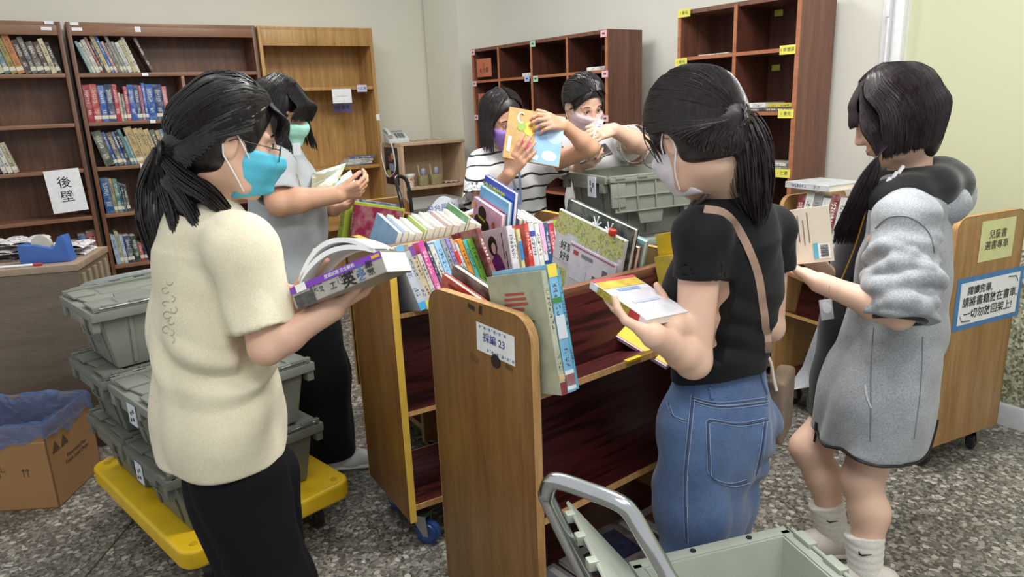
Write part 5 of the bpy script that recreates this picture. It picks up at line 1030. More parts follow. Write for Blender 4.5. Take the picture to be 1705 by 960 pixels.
def tail_paths(path, R, n, jit=.4, drop=.0):
    P = [V3(p) for p in path]; out = []
    for i in range(n):
        o = nrm(np.array([rnd.gauss(0, 1) for _ in range(3)]))*math.sqrt(rnd.random()); j = np.array([rnd.gauss(0, 1) for _ in range(3)])*jit
        m = len(P); e = rnd.uniform(.35, 1.15); q = []
        for a in range(m):
            t = a/(m-1); rr = R[a]; q.append(P[a]+o*rr+j*rr*t*.5)
        q[-1] = q[-2]+(q[-1]-q[-2])*e; out.append(q)
    return out
def scalp_paths(H, root, end_fn, n, vol=1.0):
    """strands lying on the hair shell from a parting region to an end point"""
    out = []
    for i in range(n):
        t = i/(n-1); out.append(end_fn(t, rnd))
    return out
def on_shell(H, f, r, u, lift=.0, vol=1.0):   # push a local direction out on to the hair ellipsoid
    c = np.array([-.016, 0, .030]); d = np.array([f, r, u])-c; R = np.array([.104, .088, .103])*vol; k = 1/np.sqrt(((d/R)**2).sum()); return H.P(*(c+d*k*(1+lift)))
def sweep_to(H, tie, n, vol=1.0, lo=-.06, hi=.12, seed=1):
    """hair combed over the shell from the hairline to a tie at the back"""
    rg = random.Random(seed); out = []
    for i in range(n):
        a = rg.uniform(-1, 1); th = a*math.pi*.5; fr = .078*math.cos(th*.72)-.01; rr = .084*math.sin(th); uu = .045+.055*math.cos(th)-.018*abs(a)**3; e_ = rg.random()**2*.5; fr -= e_*.09; uu += e_*.05*(1-abs(a))
        p0 = np.array([fr, rr, uu]); q = []
        for t in (0, .2, .4, .6, .8, 1):
            m = p0*(1-t)+np.array(tie)*t+np.array([0, 0, .02*math.sin(math.pi*t)*(1-abs(a))])+np.array([0, rr*.45*math.sin(math.pi*t), 0])
            q.append(on_shell(H, *m, lift=.03+rg.uniform(-.02, .022), vol=vol) if t < .95 else H.P(*tie)+np.array([rg.gauss(0, .006) for _ in range(3)]))
        out.append(q)
    return out
def nape_to(H, tie, n, vol=1.0, seed=2):
    rg = random.Random(seed); out = []
    for i in range(n):
        a = rg.uniform(-1, 1); s_ = 1 if a > 0 else -1; b = abs(a); f0 = -.030-.065*(1-b)**.8; r0 = s_*.082*min(1, b*1.35); u0 = .022*b-.075*(1-b)**.6+rg.uniform(-.008, .03); q = []
        for t in (0, .3, .6, .85, 1):
            m = np.array([f0, r0, u0])*(1-t)+np.array(tie)*t+np.array([0, r0*.35*math.sin(math.pi*t), 0]); q.append(on_shell(H, *m, lift=.03+.13*min(1, max(0, (.025-m[2])/.08))+rg.uniform(-.03, .03), vol=vol*.985) if t < .9 else H.P(*tie)+np.array([rg.gauss(0, .006) for _ in range(3)]))
        out.append(q)
    return out
def hair_obj(name, parent, off, S, paths, m, r0=.0017, relax=2):
    o = sdf_obj(name, S, m, parent, relax=relax)
    mb = strands(paths, r0); mb.v = [tuple(Vector(v)-Vector(off)) for v in mb.v]; st = obj('hair_strands', mb, m, o); st['kind'] = 'stuff'; return o
WHITEM = plain('#e9e9ea', .5)
DENIM_T = None
# ================================================================== person in cream tee, left front
def build_p1():
    Yc = 1.66; base = at(415, 800, Yc); base.z = 0; off = base; P = person('person with ponytail and glasses in cream tee reading a purple edged book', base); bf, br = yawv(58)
    H = Head(at(384, 236, 1.66), 62, 13, 0, 1.06)
    nb = V3(at(345, 352, 1.68)); ch = V3(at(352, 450, 1.67)); wa = V3(at(375, 610, 1.66)); pe = V3(at(400, 760, 1.66))
    shR = V3(at(404, 412, 1.545)); elR = V3(at(444, 578, 1.50)); wrR = V3(at(553, 514, 1.555)); shL = V3(at(325, 395, 1.83)); elL = V3(at(440, 545, 1.83)); wrL = V3(at(496, 500, 1.62))
    B = Sdf(.003); H.skull(B); B.cap(H.P(-.03, 0, -.06), nb, .053, .056, k=.03)
    B.chain([nb-UPV*.02, ch, wa, pe], [.075, .135, .12, .14], n=bf, fl=1.5, k=.04)
    arm(B, shR, elR, wrR, (.048, .038, .036, .0255)); arm(B, shL, elL, wrL)
    hand(B, wrR, V3(at(604, 482, 1.62))-wrR, (-.45, -.1, .88), False, curls=((15, 30, 25), (18, 30, 25), (20, 30, 25), (22, 30, 30)), thumb=(35, 20))
    hand(B, wrL, V3(at(545, 446, 1.565))-wrL, (.35, -.9, .1), True, curls=((-4, 8, 6), (4, 10, 8), (10, 14, 10), (18, 20, 14)), thumb=(70, 10), spread=10)
    sdf_obj('body', B, SKIN, P); H.eyes(P, off)
    T = Sdf(.0045)
    T.chain([nb-UPV*.045, V3(at(348, 430, 1.67)), V3(at(355, 560, 1.665)), V3(at(368, 700, 1.66)), V3(at(380, 860, 1.66))], [.10, .160, .182, .203, .214], n=bf, fl=1.36, k=.03)
    T.chain([nb-UPV*.028, shR], [.058, .070], k=.04); T.chain([nb-UPV*.028, shL], [.058, .068], k=.04)
    e1 = sleeve(T, shR, elR, .80, .074, .064); e2 = sleeve(T, shL, elL, .85, .072, .062)
    sleeve_cut(T, e1); sleeve_cut(T, e2)
    T.cap(nb-UPV*.01, nb+UPV*.1+bf*.02, .062, .062, op='s', k=.008); T.half(V3(at(382, 746, 1.66)), -UPV-bf*.04+br*.04, k=.006)
    CREAM = cloth('cream_cotton', '#e3dcc4', '#d3cab0')
    sdf_obj('tee', T, CREAM, P, folds=((br*.7+UPV*.45, .15, .011, .035, wa+br*.1, .28), (UPV*.8+br*.5, .10, .009, .03, V3(at(430, 690, 1.5)), .20), (br, .12, .007, .025, V3(at(300, 560, 1.75)), .28), (br+UPV*.3, .08, .006, .02, V3(at(430, 500, 1.5)), .11), (br*.3+UPV, .13, .006, .03, V3(at(360, 450, 1.55)), .14)))
    tshirt = [o for o in P.children if o.name.startswith('tee')][0]
    from mathutils.bvhtree import BVHTree
    bt = BVHTree.FromPolygons([v.co+Vector(off) for v in tshirt.data.vertices], [tuple(q.vertices) for q in tshirt.data.polygons]); mb = MB()
    def arc(cx, cy, rx, ry, a0, a1):
        q = []
        for k in range(9):
            a = math.radians(a0+(a1-a0)*k/8); h = bt.ray_cast(Vector((0, 0, CAM_H)), Vector(ray(cx+rx*math.cos(a), cy+ry*math.sin(a))).normalized())
            if h[0] is not None: q.append(h[0]+h[1]*.0006-Vector(off))
        if len(q) > 4: mb.tube(q, .0011, 5)
    for cx, cy, rx, ry, a0, a1 in ((283, 470, 5, 4, 0, 200), (276, 483, 6, 5, 20, 300), (287, 497, 5, 5, -90, 90), (277, 505, 6, 4, 100, 330), (290, 515, 5, 6, -60, 200), (279, 524, 7, 6, 30, 330), (285, 536, 5, 4, 0, 250), (277, 548, 6, 6, 60, 360), (286, 553, 4, 5, -90, 120), (288, 565, 3, 5, -90, 90)): arc(cx, cy, rx, ry, a0, a1)
    if mb.v: obj('back_print', mb, plain('#b3a98e', .9), tshirt)
    L = Sdf(.006); hipR = V3(at(395, 800, 1.58)); hipL = V3(at(430, 795, 1.78)); knR = V3(at(452, 990, 1.57)); knL = V3(at(455, 985, 1.75))
    anR = np.array([knR[0]-.01, knR[1]-.02, .09]); anL = np.array([knL[0]+.02, knL[1]+.05, .09])
    L.chain([V3(at(383, 715, 1.66)), V3(at(390, 800, 1.66))], [.145, .158], n=bf, fl=1.4, k=.04); L.chain([hipR, knR, anR], [.112, .105, .095], k=.06); L.chain([hipL, knL, anL], [.11, .10, .09], k=.06)
    L.half(np.array([0, 0, .05]), -UPV)
    NAVY = cloth('black_navy_cotton', '#090a11', '#07080d', sheen=.0)
    sdf_obj('trousers', L, NAVY, P, folds=((br+UPV*.3, .12, .006, .03, hipR, .4),))
    shoe(P, off, (anR[0], anR[1], 0), 60, WHITEM, WHITEM); shoe(P, off, (anL[0], anL[1], 0), 70, WHITEM, WHITEM)
    # hair
    S = Sdf(.004); H.hair_shell(S, vol=1.06, back=-.085); tie = (-.135, .0, -.045); S.cap(H.P(-.06, 0, -.0), H.P(*tie), .034, .010, k=.05)
    tp = [H.P(*tie), V3(at(258, 305, 1.67)), V3(at(258, 360, 1.66)), V3(at(266, 405, 1.65)), V3(at(268, 450, 1.64))]
    S.chain([tp[0]*.4+tp[1]*.6, tp[1], tp[2], tp[3], tp[4]], [.016, .026, .034, .026, .008], k=.02); S.chain([V3(at(278, 288, 1.62)), V3(at(285, 300, 1.62)), V3(at(310, 345, 1.59)), V3(at(325, 375, 1.56))], [.014, .02, .018, .006], k=.02); S.chain([V3(at(290, 285, 1.595)), V3(at(340, 322, 1.585)), V3(at(376, 352, 1.60))], [.016, .020, .006], k=.02)
    paths = sweep_to(H, tie, 800, 1.06, seed=3)+nape_to(H, tie, 560, 1.06)+tail_paths(tp, [.014, .040, .045, .036, .014], 560, jit=.012)
    paths += tail_paths([H.P(*tie), V3(at(285, 300, 1.62)), V3(at(315, 345, 1.58)), V3(at(335, 385, 1.55)), V3(at(350, 415, 1.52))], [.012, .022, .02, .014, .008], 110, jit=.012)
    paths += tail_paths([H.P(*tie), V3(at(275, 310, 1.63)), V3(at(290, 360, 1.58)), V3(at(297, 400, 1.56)), V3(at(302, 430, 1.55))], [.012, .022, .02, .012, .006], 90, jit=.012)
    paths += tail_paths([H.P(*tie), V3(at(302, 292, 1.585)), V3(at(345, 322, 1.575)), V3(at(376, 352, 1.59)), V3(at(396, 376, 1.62))], [.012, .026, .026, .018, .008], 150, jit=.012)
    for i in range(260):                      # fringe swept over the brow
        a = rnd.uniform(-.06, .06); paths.append([H.P(.03, a*.6, .132), on_shell(H, .075, a*.9, .10, .02, 1.06), H.P(.102, a*1.0, .065), H.P(.103+rnd.uniform(-.004, .006), a*1.05+rnd.uniform(-.006, .006), .034+rnd.uniform(-.014, .016))])
    for q in (-1,):
        for i in range(45): paths.append([on_shell(H, .05, q*.05, .10, .02, 1.06), H.P(.07, q*.078, .05), H.P(.062+rnd.uniform(-.012, .01), q*.082, .0), H.P(.052+rnd.uniform(-.01, .02), q*.080, -.03-rnd.random()*.02)])
    h = hair_obj('hair', P, off, S, paths, HAIR)
    mb = MB(); mb.tube([Vector(H.P(*tie)+(H.r*math.cos(a)+H.u*math.sin(a))*.024)-off for a in np.linspace(0, 2*math.pi, 13)[:-1]], .006, 8, close=True); obj('hair_tie', mb, BLACK, h)
    mb = MB(); mb.tube([Vector(on_shell(H, .055, .07, .085, .05, 1.06))-off, Vector(on_shell(H, .02, .08, .055, .05, 1.06))-off], .0022, 6); obj('hair_pin', mb, STEEL, h)
    H.mask(P, plain('#4fb6d2', .55, var=.04), off); H.glasses(P, plain('#2b2422', .3), off)
    # the book being read
    A, Bp = V3(at(488, 497, 1.515)), V3(at(640, 434, 1.47)); ez = nrm(Bp-A); ey = nrm(np.array([-.15, .92, -.35])); ey = nrm(ey-ez*(ey@ez)); ex = np.cross(ey, ez)
    M = frame(A, ex, ey, ez); bk = book('thick grey test book with purple spine edge held open by the cream tee girl', M, .13, .235, .048, '#a8a49c', False)
    c = [o for o in bk.children if o.name.startswith('cover')][0]; sg = 1 if ex[2] > 0 else -1
    def sp(nm, x, z, w, h_, m, d=.0008): mb = MB(); mb.box((x, -d, z), (w, .0012, h_)); return obj(nm, mb, m, c, smooth=0)
    sp('spine_band', sg*.0165, .1175, .0155, .235, plain('#7a3fb0', .4)); sp('spine_sticker', sg*.0165, .028, .017, .026, PAPER, .0016); sp('spine_band', sg*.0165, .222, .007, .02, plain('#e3b23c', .4), .0016)
    sp('print', -sg*.012, .03, .03, .05, plain('#4c4a4a', .5, var=.5, scale=90), .0014)
    F = frame((-sg*.005, -.0016, .15), (0, 0, 1), (sg, 0, 0), (0, -1, 0))
    lettering('英', .034, INK, c, frame((-sg*.01, -.0016, .145), (0, 0, 1), (sg, 0, 0), (0, -1, 0)), bold=.0006); lettering('MIN', .024, plain('#3f76b8', .5), c, frame((-sg*.004, -.0016, .175), (-sg, 0, 0), (0, 0, 1), (0, -1, 0)), xs=.8); lettering('最新', .017, INK, c, frame((-sg*.002, -.0016, .2), (-sg, 0, 0), (0, 0, 1), (0, -1, 0))); lettering('工', .018, INK, c, frame((-sg*.008, -.0016, .105), (0, 0, 1), (sg, 0, 0), (0, -1, 0)))
    lettering('歷屆試題 完全解析', .0095, PAPER, c, frame((sg*.0165, -.0018, .13), (0, 0, 1), (sg, 0, 0), (0, -1, 0)))
    mb = MB()
    for k in range(2):
        hh = lambda u: .024+(.058-.020*k)*math.sin(math.pi*min(1, u*1.02))**.8
        mb.grid(lambda u, v: tuple(M @ Vector((sg*(hh(u)+.011*v), .012, .02+.20*u))), 18, 1); mb.grid(lambda u, v: tuple(M @ Vector((sg*(hh(u)+.011), .012+.10*v, .02+.20*u))), 18, 3); mb.grid(lambda u, v: tuple(M @ Vector((sg*hh(u), .012+.10*v, .02+.20*u))), 18, 3)
    pg = [o for o in bk.children if o.name.startswith('pages')][0]; mi = M.inverted(); mb.v = [tuple(mi @ Vector(v)) for v in mb.v]; o = obj('leaf', mb, PAPER, pg)
    return P
p1 = build_p1()

# ================================================================== person in black tee and jeans, at the scuffed trolley
def build_p5():
    base = at(1195, 760, 1.70); base.z = 0; off = base; P = person('person with low ponytail in black tee and blue jeans, holding a white book', base); bf, br = yawv(-58)
    H = Head(at(1156, 228, 1.64), -28, 24, -4, 1.08)
    nb = V3(at(1212, 335, 1.70)); ch = V3(at(1215, 425, 1.69)); wa = V3(at(1203, 570, 1.69)); pe = V3(at(1200, 670, 1.70))
    shL = V3(at(1168, 392, 1.56)); elL = V3(at(1154, 600, 1.52)); wrL = V3(at(1070, 556, 1.475)); shR = V3(at(1284, 385, 1.84)); elR = V3(at(1282, 545, 1.86)); wrR = V3(at(1128, 486, 1.74))
    bA = V3(at(984, 468, 1.56)); bD = V3(at(1078, 532, 1.42)); bB = V3(at(1038, 449, 1.665)); bz = nrm(bA-bD); by = bB-bA; by = nrm(by-bz*(by@bz)); bx = np.cross(by, bz)
    wrL = bD-bz*.020+by*.012-bx*.030; wrR = bD+(bB-bA)-bz*.03-by*.035-bx*.030
    B = Sdf(.003); H.skull(B); B.cap(H.P(-.03, 0, -.06), nb, .052, .056, k=.03)
    B.chain([nb-UPV*.02, ch, wa, pe], [.075, .13, .112, .13], n=bf, fl=1.5, k=.04); arm(B, shL, elL, wrL, (.049, .040, .033, .0245)); arm(B, shR, elR, wrR)
    hand(B, wrL, bz+by*.25, bx, True, curls=((4, 8, 8), (5, 8, 8), (6, 10, 8), (8, 12, 10)), thumb=(52, 30))
    hand(B, wrR, bz-by*.25, bx, False, curls=((4, 8, 8), (5, 8, 8), (6, 10, 8), (8, 12, 10)), thumb=(46, 42))
    sdf_obj('body', B, SKIN2, P); H.eyes(P, off)
    T = Sdf(.0045); T.chain([nb-UPV*.03, V3(at(1214, 400, 1.70)), V3(at(1212, 480, 1.69)), V3(at(1198, 580, 1.69)), V3(at(1197, 690, 1.70))], [.085, .148, .150, .144, .152], n=bf, fl=1.28, k=.03)
    T.ell(V3(at(1150, 480, 1.72)), (.07, .07, .075), k=.05); T.chain([nb-UPV*.03, shL], [.052, .058], k=.04); T.chain([nb-UPV*.03, shR], [.052, .06], k=.04)
    e1 = sleeve(T, shL, elL, .34, .060, .060); e2 = sleeve(T, shR, elR, .36, .062, .06); sleeve_cut(T, e1); sleeve_cut(T, e2)
    T.cap(nb+UPV*.0, nb+UPV*.12-bf*.0, .068, .068, op='s', k=.008); T.half(V3(at(1196, 612, 1.69)), -UPV-bf*.20, k=.006)
    BLK = cloth('black_jersey', '#121317', '#0d0e12', rough=.75, sheen=.05)
    tee = sdf_obj('tee', T, BLK, P, folds=((br*.4+UPV*.9, .09, .008, .025, wa-br*.1, .18), (br+UPV*.6, .10, .005, .02, shL-UPV*.06, .12), (br*.8-UPV*.4, .13, .007, .025, ch+br*.08-bf*.1, .22)))
    L = Sdf(.0045); hL = V3(at(1160, 705, 1.63)); hR = V3(at(1238, 700, 1.78)); kL = V3(at(1158, 830, 1.64)); kR = V3(at(1192, 830, 1.77)); aL = np.array([kL[0]+.0, kL[1]+.0, .06]); aR = np.array([kR[0]-.035, kR[1]+.0, .06])
    L.chain([V3(at(1198, 600, 1.70)), V3(at(1196, 700, 1.70))], [.134, .146], n=bf, fl=1.22, k=.03); L.ell(V3(at(1220, 712, 1.67)), (.090, .090, .11), k=.06); L.chain([hL, kL, aL], [.098, .098, .092], k=.05); L.chain([hR, kR, aR], [.098, .094, .088], k=.05); L.chain([V3(at(1196, 760, 1.70)), V3(at(1176, 850, 1.70)), V3(at(1168, 960, 1.70))], [.095, .085, .065], k=.04)
    L.half(V3(at(1200, 598, 1.70)), UPV); L.half(np.array([0, 0, .03]), -UPV)
    DEN = cloth('blue_denim', '#587098', '#40557c', scale=520, rough=.8, bump=.2); STITCH = plain('#9fb0cb', .8); DEND = cloth('dark_denim_seam', '#2f3f5e', '#3c4f70', scale=500)
    jeans = sdf_obj('jeans', L, DEN, P, folds=((br*.4+UPV*.6, .12, .007, .035, hR-UPV*.2, .3), (br+UPV*.15, .10, .006, .03, kL-UPV*.1, .32)))
    dj = bpy.context.evaluated_depsgraph_get(); dj.update(); from mathutils.bvhtree import BVHTree
    bv = BVHTree.FromPolygons([v.co+Vector(off) for v in jeans.data.vertices], [tuple(p.vertices) for p in jeans.data.polygons])
    def on_j(px, py, lift=.0015, tree=bv):
        o = Vector((0, 0, CAM_H)); d = Vector(ray(px, py)).normalized(); h = tree.ray_cast(o, d)
        return None if h[0] is None else h[0]+h[1]*lift
    def seam(pts, r, m, nm, par, tree=bv):
        q = [on_j(*p, tree=tree) for p in smooth2(pts)]; q = [x for x in q if x is not None]
        if len(q) < 3: return
        mb = MB(); mb.tube([x-Vector(off) for x in q], r, 6); return obj(nm, mb, m, par)
    def smooth2(pts, k=8): return [(p.x, p.y) for p in smooth_path([(a, b, 0) for a, b in pts], k)]
    for pts, r in (([(1178, 705), (1186, 700), (1230, 706), (1278, 698)], .0018), ([(1178, 705), (1180, 760), (1184, 792), (1215, 806), (1245, 800)], .0018), ([(1274, 700), (1268, 750), (1258, 790)], .0016), ([(1154, 660), (1148, 720), (1141, 800), (1143, 900)], .0022), ([(1154, 663), (1200, 672), (1276, 664)], .0018), ([(1156, 668), (1200, 677), (1276, 669)], .0012), ([(1113, 672), (1122, 692), (1144, 702)], .0016)):
        seam(pts, r, DEND, 'seam', jeans); seam([(x_+3.2, y_+3.0) for x_, y_ in pts], .0007, STITCH, 'stitching', jeans); seam([(x_-2.8, y_-2.8) for x_, y_ in pts], .0006, STITCH, 'stitching', jeans)
    seam([(1182, 644), (1184, 652), (1186, 664)], .005, DEN, 'belt_loop', jeans); seam([(1264, 610), (1268, 630), (1276, 655)], .004, DEN, 'belt_loop', jeans)
    shoe(P, off, (aL[0], aL[1], 0), -60, WHITEM, WHITEM); shoe(P, off, (aR[0], aR[1], 0), -50, WHITEM, WHITEM)
    S = Sdf(.004); H.hair_shell(S, vol=1.08, back=-.075); tie = (-.116, .0, -.008); S.cap(H.P(-.055, 0, .01), H.P(*tie), .036, .010, k=.06)
    T0 = V3(H.P(*tie)); tp = [T0, V3(at(1234, 205, 1.58)), V3(at(1250, 250, 1.57)), V3(at(1256, 310, 1.575)), V3(at(1262, 365, 1.58))]
    S.chain([tp[0]*.3+tp[1]*.7]+tp[1:], [.014, .022, .030, .028, .010], k=.02)
    paths = sweep_to(H, tie, 900, 1.08, seed=5)+nape_to(H, tie, 620, 1.08)+tail_paths(tp, [.012, .034, .042, .040, .016], 480)+tail_paths(tp, [.012, .04, .055, .055, .03], 40, jit=.02)
    for q in (-1, 1):
        for i in range(8): paths.append([on_shell(H, .04, q*.06, .08, .02, 1.08), H.P(.055, q*.080, .04), H.P(.045+rnd.uniform(-.012, .01), q*.083, .01), H.P(.035+rnd.uniform(-.01, .01), q*.08, -.02-rnd.random()*.02)])
    h = hair_obj('hair', P, off, S, paths, HAIR2)
    mb = MB(); rr = nrm(tp[1]-T0); u1 = nrm(np.cross(rr, UPV)); u2 = np.cross(rr, u1)
    for k in range(3): mb.tube([Vector(T0+rr*.006*(k-1)+(u1*math.cos(a)+u2*math.sin(a))*(.025+.002*math.sin(a*9+k)))-off for a in np.linspace(0, 2*math.pi, 25)[:-1]], .0032, 6, close=True)
    obj('hair_tie', mb, plain('#23252c', .3), h)
    mb = MB()
    for a in np.linspace(0, 2*math.pi, 12)[:-1]: p = T0+(u1*math.cos(a)+u2*math.sin(a))*.028; mb.lathe([(.0001, -.0025), (.0026, 0), (.0001, .0025)], 8, M=Matrix.Translation(Vector(p)-Vector(off)))
    obj('hair_beads', mb, STEEL, h)
    H.mask(P, plain('#dcd6de', .6), off); H.glasses(P, plain('#6b3a34', .3), off)
    bvt = BVHTree.FromPolygons([v.co+Vector(off) for v in tee.data.vertices], [tuple(p.vertices) for p in tee.data.polygons])
    mb = MB(); q = [on_j(*p, lift=.0045, tree=bvt) for p in smooth2([(1172, 350), (1205, 358), (1235, 395), (1258, 450), (1270, 520), (1278, 585)], 6)]; q = [x for x in q if x]
    nn = len(q); vs = []
    for i, x in enumerate(q):
        t = (q[min(i+1, nn-1)]-q[max(i-1, 0)]).normalized(); vw = (Vector((0, 0, CAM_H))-x).normalized(); sd = t.cross(vw).normalized()*.0085; vs += [x-sd-Vector(off), x+sd-Vector(off), x-sd+vw*.004-Vector(off), x+sd+vw*.004-Vector(off)]
    fs = []
    for i in range(nn-1):
        for a, b in ((0, 1), (1, 3), (3, 2), (2, 0)): fs.append((4*i+a, 4*i+b, 4*i+4+b, 4*i+4+a))
    mb.add(vs, fs); bag = thing('shoulder_bag', 'taupe shoulder bag with thin strap across the black tee back', 'bag', base); obj('strap', mb, plain('#ad8f7c', .5), bag)
    mb = MB(); b0 = Vector(at(1299, 672, 1.86))-Vector(off); M = frame(b0, br*-1, UPV, bf*-1) @ Matrix.Rotation(0.06, 4, 'Z'); mb.box((0, 0, 0), (.15, .19, .05), M=Matrix.Translation(b0) @ frame((0, 0, 0), br, (0, 0, 1), -bf)); obj('bag_body', mb, plain('#7d6a58', .5), bag, bevel=.015, seg=3)
    mb = MB(); mb.tube([Vector(p)-Vector(off) for p in smooth_path([at(1276, 588, 1.80), at(1284, 605, 1.79), at(1288, 630, 1.785), at(1293, 650, 1.78)], 5)], .0045, 8); obj('cord', mb, plain('#ddd2bd', .6), bag)
    mb = MB(); q = [at(1150, 352, 1.62), at(1170, 330, 1.60), at(1192, 308, 1.615), at(1212, 297, 1.64), at(1235, 300, 1.70), at(1240, 330, 1.78)]
    mb.tube([Vector(p)-Vector(off) for p in smooth_path(q, 5)], .006, 8, flat=.35); la = obj('lanyard', mb, plain('#2c1f22', .5), P)
    A = V3(at(984, 468, 1.56)); D = V3(at(1078, 532, 1.42)); Bq = V3(at(1038, 449, 1.665)); ez = nrm(A-D); ey = Bq-A; ey = nrm(ey-ez*(ey@ez)); ex = np.cross(ey, ez); hgt = float(np.linalg.norm(A-D)); wd = float(np.linalg.norm(Bq-A)); tk = .018
    upx = ex if ex[2] > 0 else -ex; M = frame(D-upx*tk/2, ex, ey, ez); bk = book('white book with yellow picture strip held in both hands over the scuffed trolley', M, wd, hgt, tk, '#e3e2ea', False)
    sd = 1 if ex[2] > 0 else -1; F, c = on_cover(bk, tk, wd, hgt, sd, [('cover_print', 'box', 0, hgt*.36, wd*.96, hgt*.2, plain('#d5b548', .4, var=.3, scale=30), 0), ('cover_print', 'box', 0, hgt*.2, wd*.5, .012, plain('#8da2c8', .5), 0), ('cover_print', 'box', 0, -.02, wd*.6, .01, plain('#c4cbe0', .5), 0), ('cover_print', 'box', 0, hgt*.47, wd, .01, plain('#c8455a', .5), 0)])
    mb = MB(); mb.box((0, -.0008, hgt*.55), (tk, .001, hgt*.6)); obj('spine_band', mb, plain('#a89a38', .5, var=.4, scale=80), c, smooth=0); mb = MB(); mb.box((0, -.001, hgt*.2), (tk, .0014, .03)); obj('spine_band', mb, plain('#b23a44', .5), c, smooth=0)
    return P
p5 = build_p5()
# ================================================================== person in grey hooded jacket, right
def build_p6():
    base = at(1440, 850, 2.02); base.z = 0; off = base; P = person('person with long straight black hair in grey hooded jacket, reading a cream book', base); bf, br = yawv(-62)
    H = Head(at(1490, 194, 2.02), -68, 24, 0, 1.06)
    nb = V3(at(1512, 298, 2.05)); ch = V3(at(1490, 410, 2.03)); wa = V3(at(1472, 550, 2.02)); pe = V3(at(1455, 670, 2.02))
    shL = V3(at(1508, 368, 1.86)); elL = V3(at(1496, 522, 1.765)); wrL = V3(at(1364, 470, 1.86)); shR = V3(at(1470, 365, 2.20)); elR = V3(at(1420, 500, 2.22)); wrR = V3(at(1350, 430, 2.05))
    fR = on_z(1388, 922, 0.0); fL = on_z(1438, 992, 0.0); 
    B = Sdf(.0034); H.skull(B); B.cap(H.P(-.03, 0, -.06), nb, .050, .055, k=.03); B.chain([nb-UPV*.02, ch, wa, pe], [.075, .125, .11, .13], n=bf, fl=1.5, k=.04)
    arm(B, shL, elL, wrL, (.046, .040, .038, .0245)); arm(B, shR, elR, wrR)
    hand(B, wrL, V3(at(1304, 440, 1.955))-wrL, (.1, .1, 1.0), True, curls=((10, 18, 14), (10, 18, 14), (12, 20, 14), (15, 22, 16)), thumb=(40, 12))
    hand(B, wrR, V3(at(1312, 372, 2.02))-wrR, (.2, -.9, .2), False, curls=((15, 20, 20),)*4, thumb=(40, 10))
    hpL = V3(at(1470, 700, 1.96)); hpR = V3(at(1410, 680, 2.12)); kL = V3(at(1434, 800, 1.93)); kR = V3(at(1346, 745, 2.10)); aL = np.array([fL.x, fL.y, .085]); aR = np.array([fR.x, fR.y, .085])
    for hp_, k_, a_ in ((hpL, kL, aL), (hpR, kR, aR)):
        B.cap(hp_, k_, .078, .056, k=.03); m = k_+(a_-k_)*.32-bf*.018; B.cap(k_, m, .052, .054, k=.03); B.cap(m, a_, .053, .034, k=.03)
    sdf_obj('body', B, SKIN2, P); H.eyes(P, off)
    hm = [V3(at(1510, 360, 2.04)), V3(at(1500, 450, 2.03)), V3(at(1486, 560, 2.02)), V3(at(1456, 660, 2.02)), V3(at(1434, 800, 2.02))]
    T = Sdf(.0048); T.chain(hm, [.150, .168, .182, .208, .228], n=bf, fl=1.32, k=.03); T.chain([nb-UPV*.05, shL], [.07, .075], k=.05); T.chain([nb-UPV*.05, shR], [.07, .075], k=.05)
    T.cap(shL, elL, .080, .078, k=.03); T.cap(shR, elR, .078, .072, k=.03); eL = (elL+(shL-elL)*.0, nrm(elL-shL), .078)
    ax = nrm(elL-shL); f_ = bf-ax*(bf@ax); f_ = nrm(f_)
    for k_, (u, ra) in enumerate(((.42, .016), (.56, .022), (.70, .022), (.84, .024), (.97, .020))):   # scrunched sleeve rolls
        c = shL+(elL-shL)*u; s1 = np.cross(ax, f_)
        ring = [c+(f_*math.cos(a)+s1*math.sin(a))*.074+ax*.018*math.sin(a*2+k_*1.9) for a in np.linspace(0, 2*math.pi, 15)]
        T.chain(ring, [ra*(.75+.35*math.sin(q*1.7+k_*2.1)**2) for q in range(15)], k=.012)
    T.cyl(elL+ax*.015, elL+ax*.2, .12); T.cyl(elL-ax*.04, elL+ax*.03, .052)
    T.cap(nb+UPV*.03, nb+UPV*.15, .07, .08, op='s', k=.01)
    hemn = -UPV+bf*.05; T.half(V3(at(1450, 716, 2.02)), hemn, k=.006)
    GREY = cloth('heather_grey_fleece', '#a8abb0', '#8b8f95', scale=260, rough=.9, bump=.25); LINING = cloth('black_lining', '#101118', '#0b0c12'); HB = cloth('black_hood', '#1b1d20', '#131417', sheen=.3)
    jk = sdf_obj('jacket', T, GREY, P, folds=((br*.5+bf*.5+UPV*.12, .13, .011, .025, hm[3]-br*.15, .32), (UPV*.9+bf*.4, .11, .008, .03, shL-UPV*.1-bf*.05, .16), (UPV+br*.5, .07, .007, .02, elL-ax*.06, .14)))
    from mathutils.bvhtree import BVHTree
    bv = BVHTree.FromPolygons([v.co+Vector(off) for v in jk.data.vertices], [tuple(p.vertices) for p in jk.data.polygons])
    def hit(px, py, lift=.001):
        h = bv.ray_cast(Vector((0, 0, CAM_H)), Vector(ray(px, py)).normalized()); return None if h[0] is None else h[0]+h[1]*lift-Vector(off)
    def run(pts, r, m, nm):
        q = [hit(p.x, p.y) for p in smooth_path([(a, b, 0) for a, b in pts], 8)]; q = [x for x in q if x]
        if len(q) > 3: mb = MB(); mb.tube(q, r, 6); obj(nm, mb, m, jk)
    run([(1455, 545), (1450, 620), (1450, 690), (1449, 735)], .0014, plain('#6f7278', .8), 'seam'); run([(1536, 560), (1533, 640), (1522, 730)], .0014, plain('#7d8086', .8), 'seam'); run([(1458, 380), (1480, 362), (1515, 362), (1545, 385), (1556, 420)], .0016, plain('#6f7278', .8), 'seam')
    run([(1440, 640), (1443, 660), (1450, 678)], .003, plain('#c2c4c8', .8), 'pocket_edge')
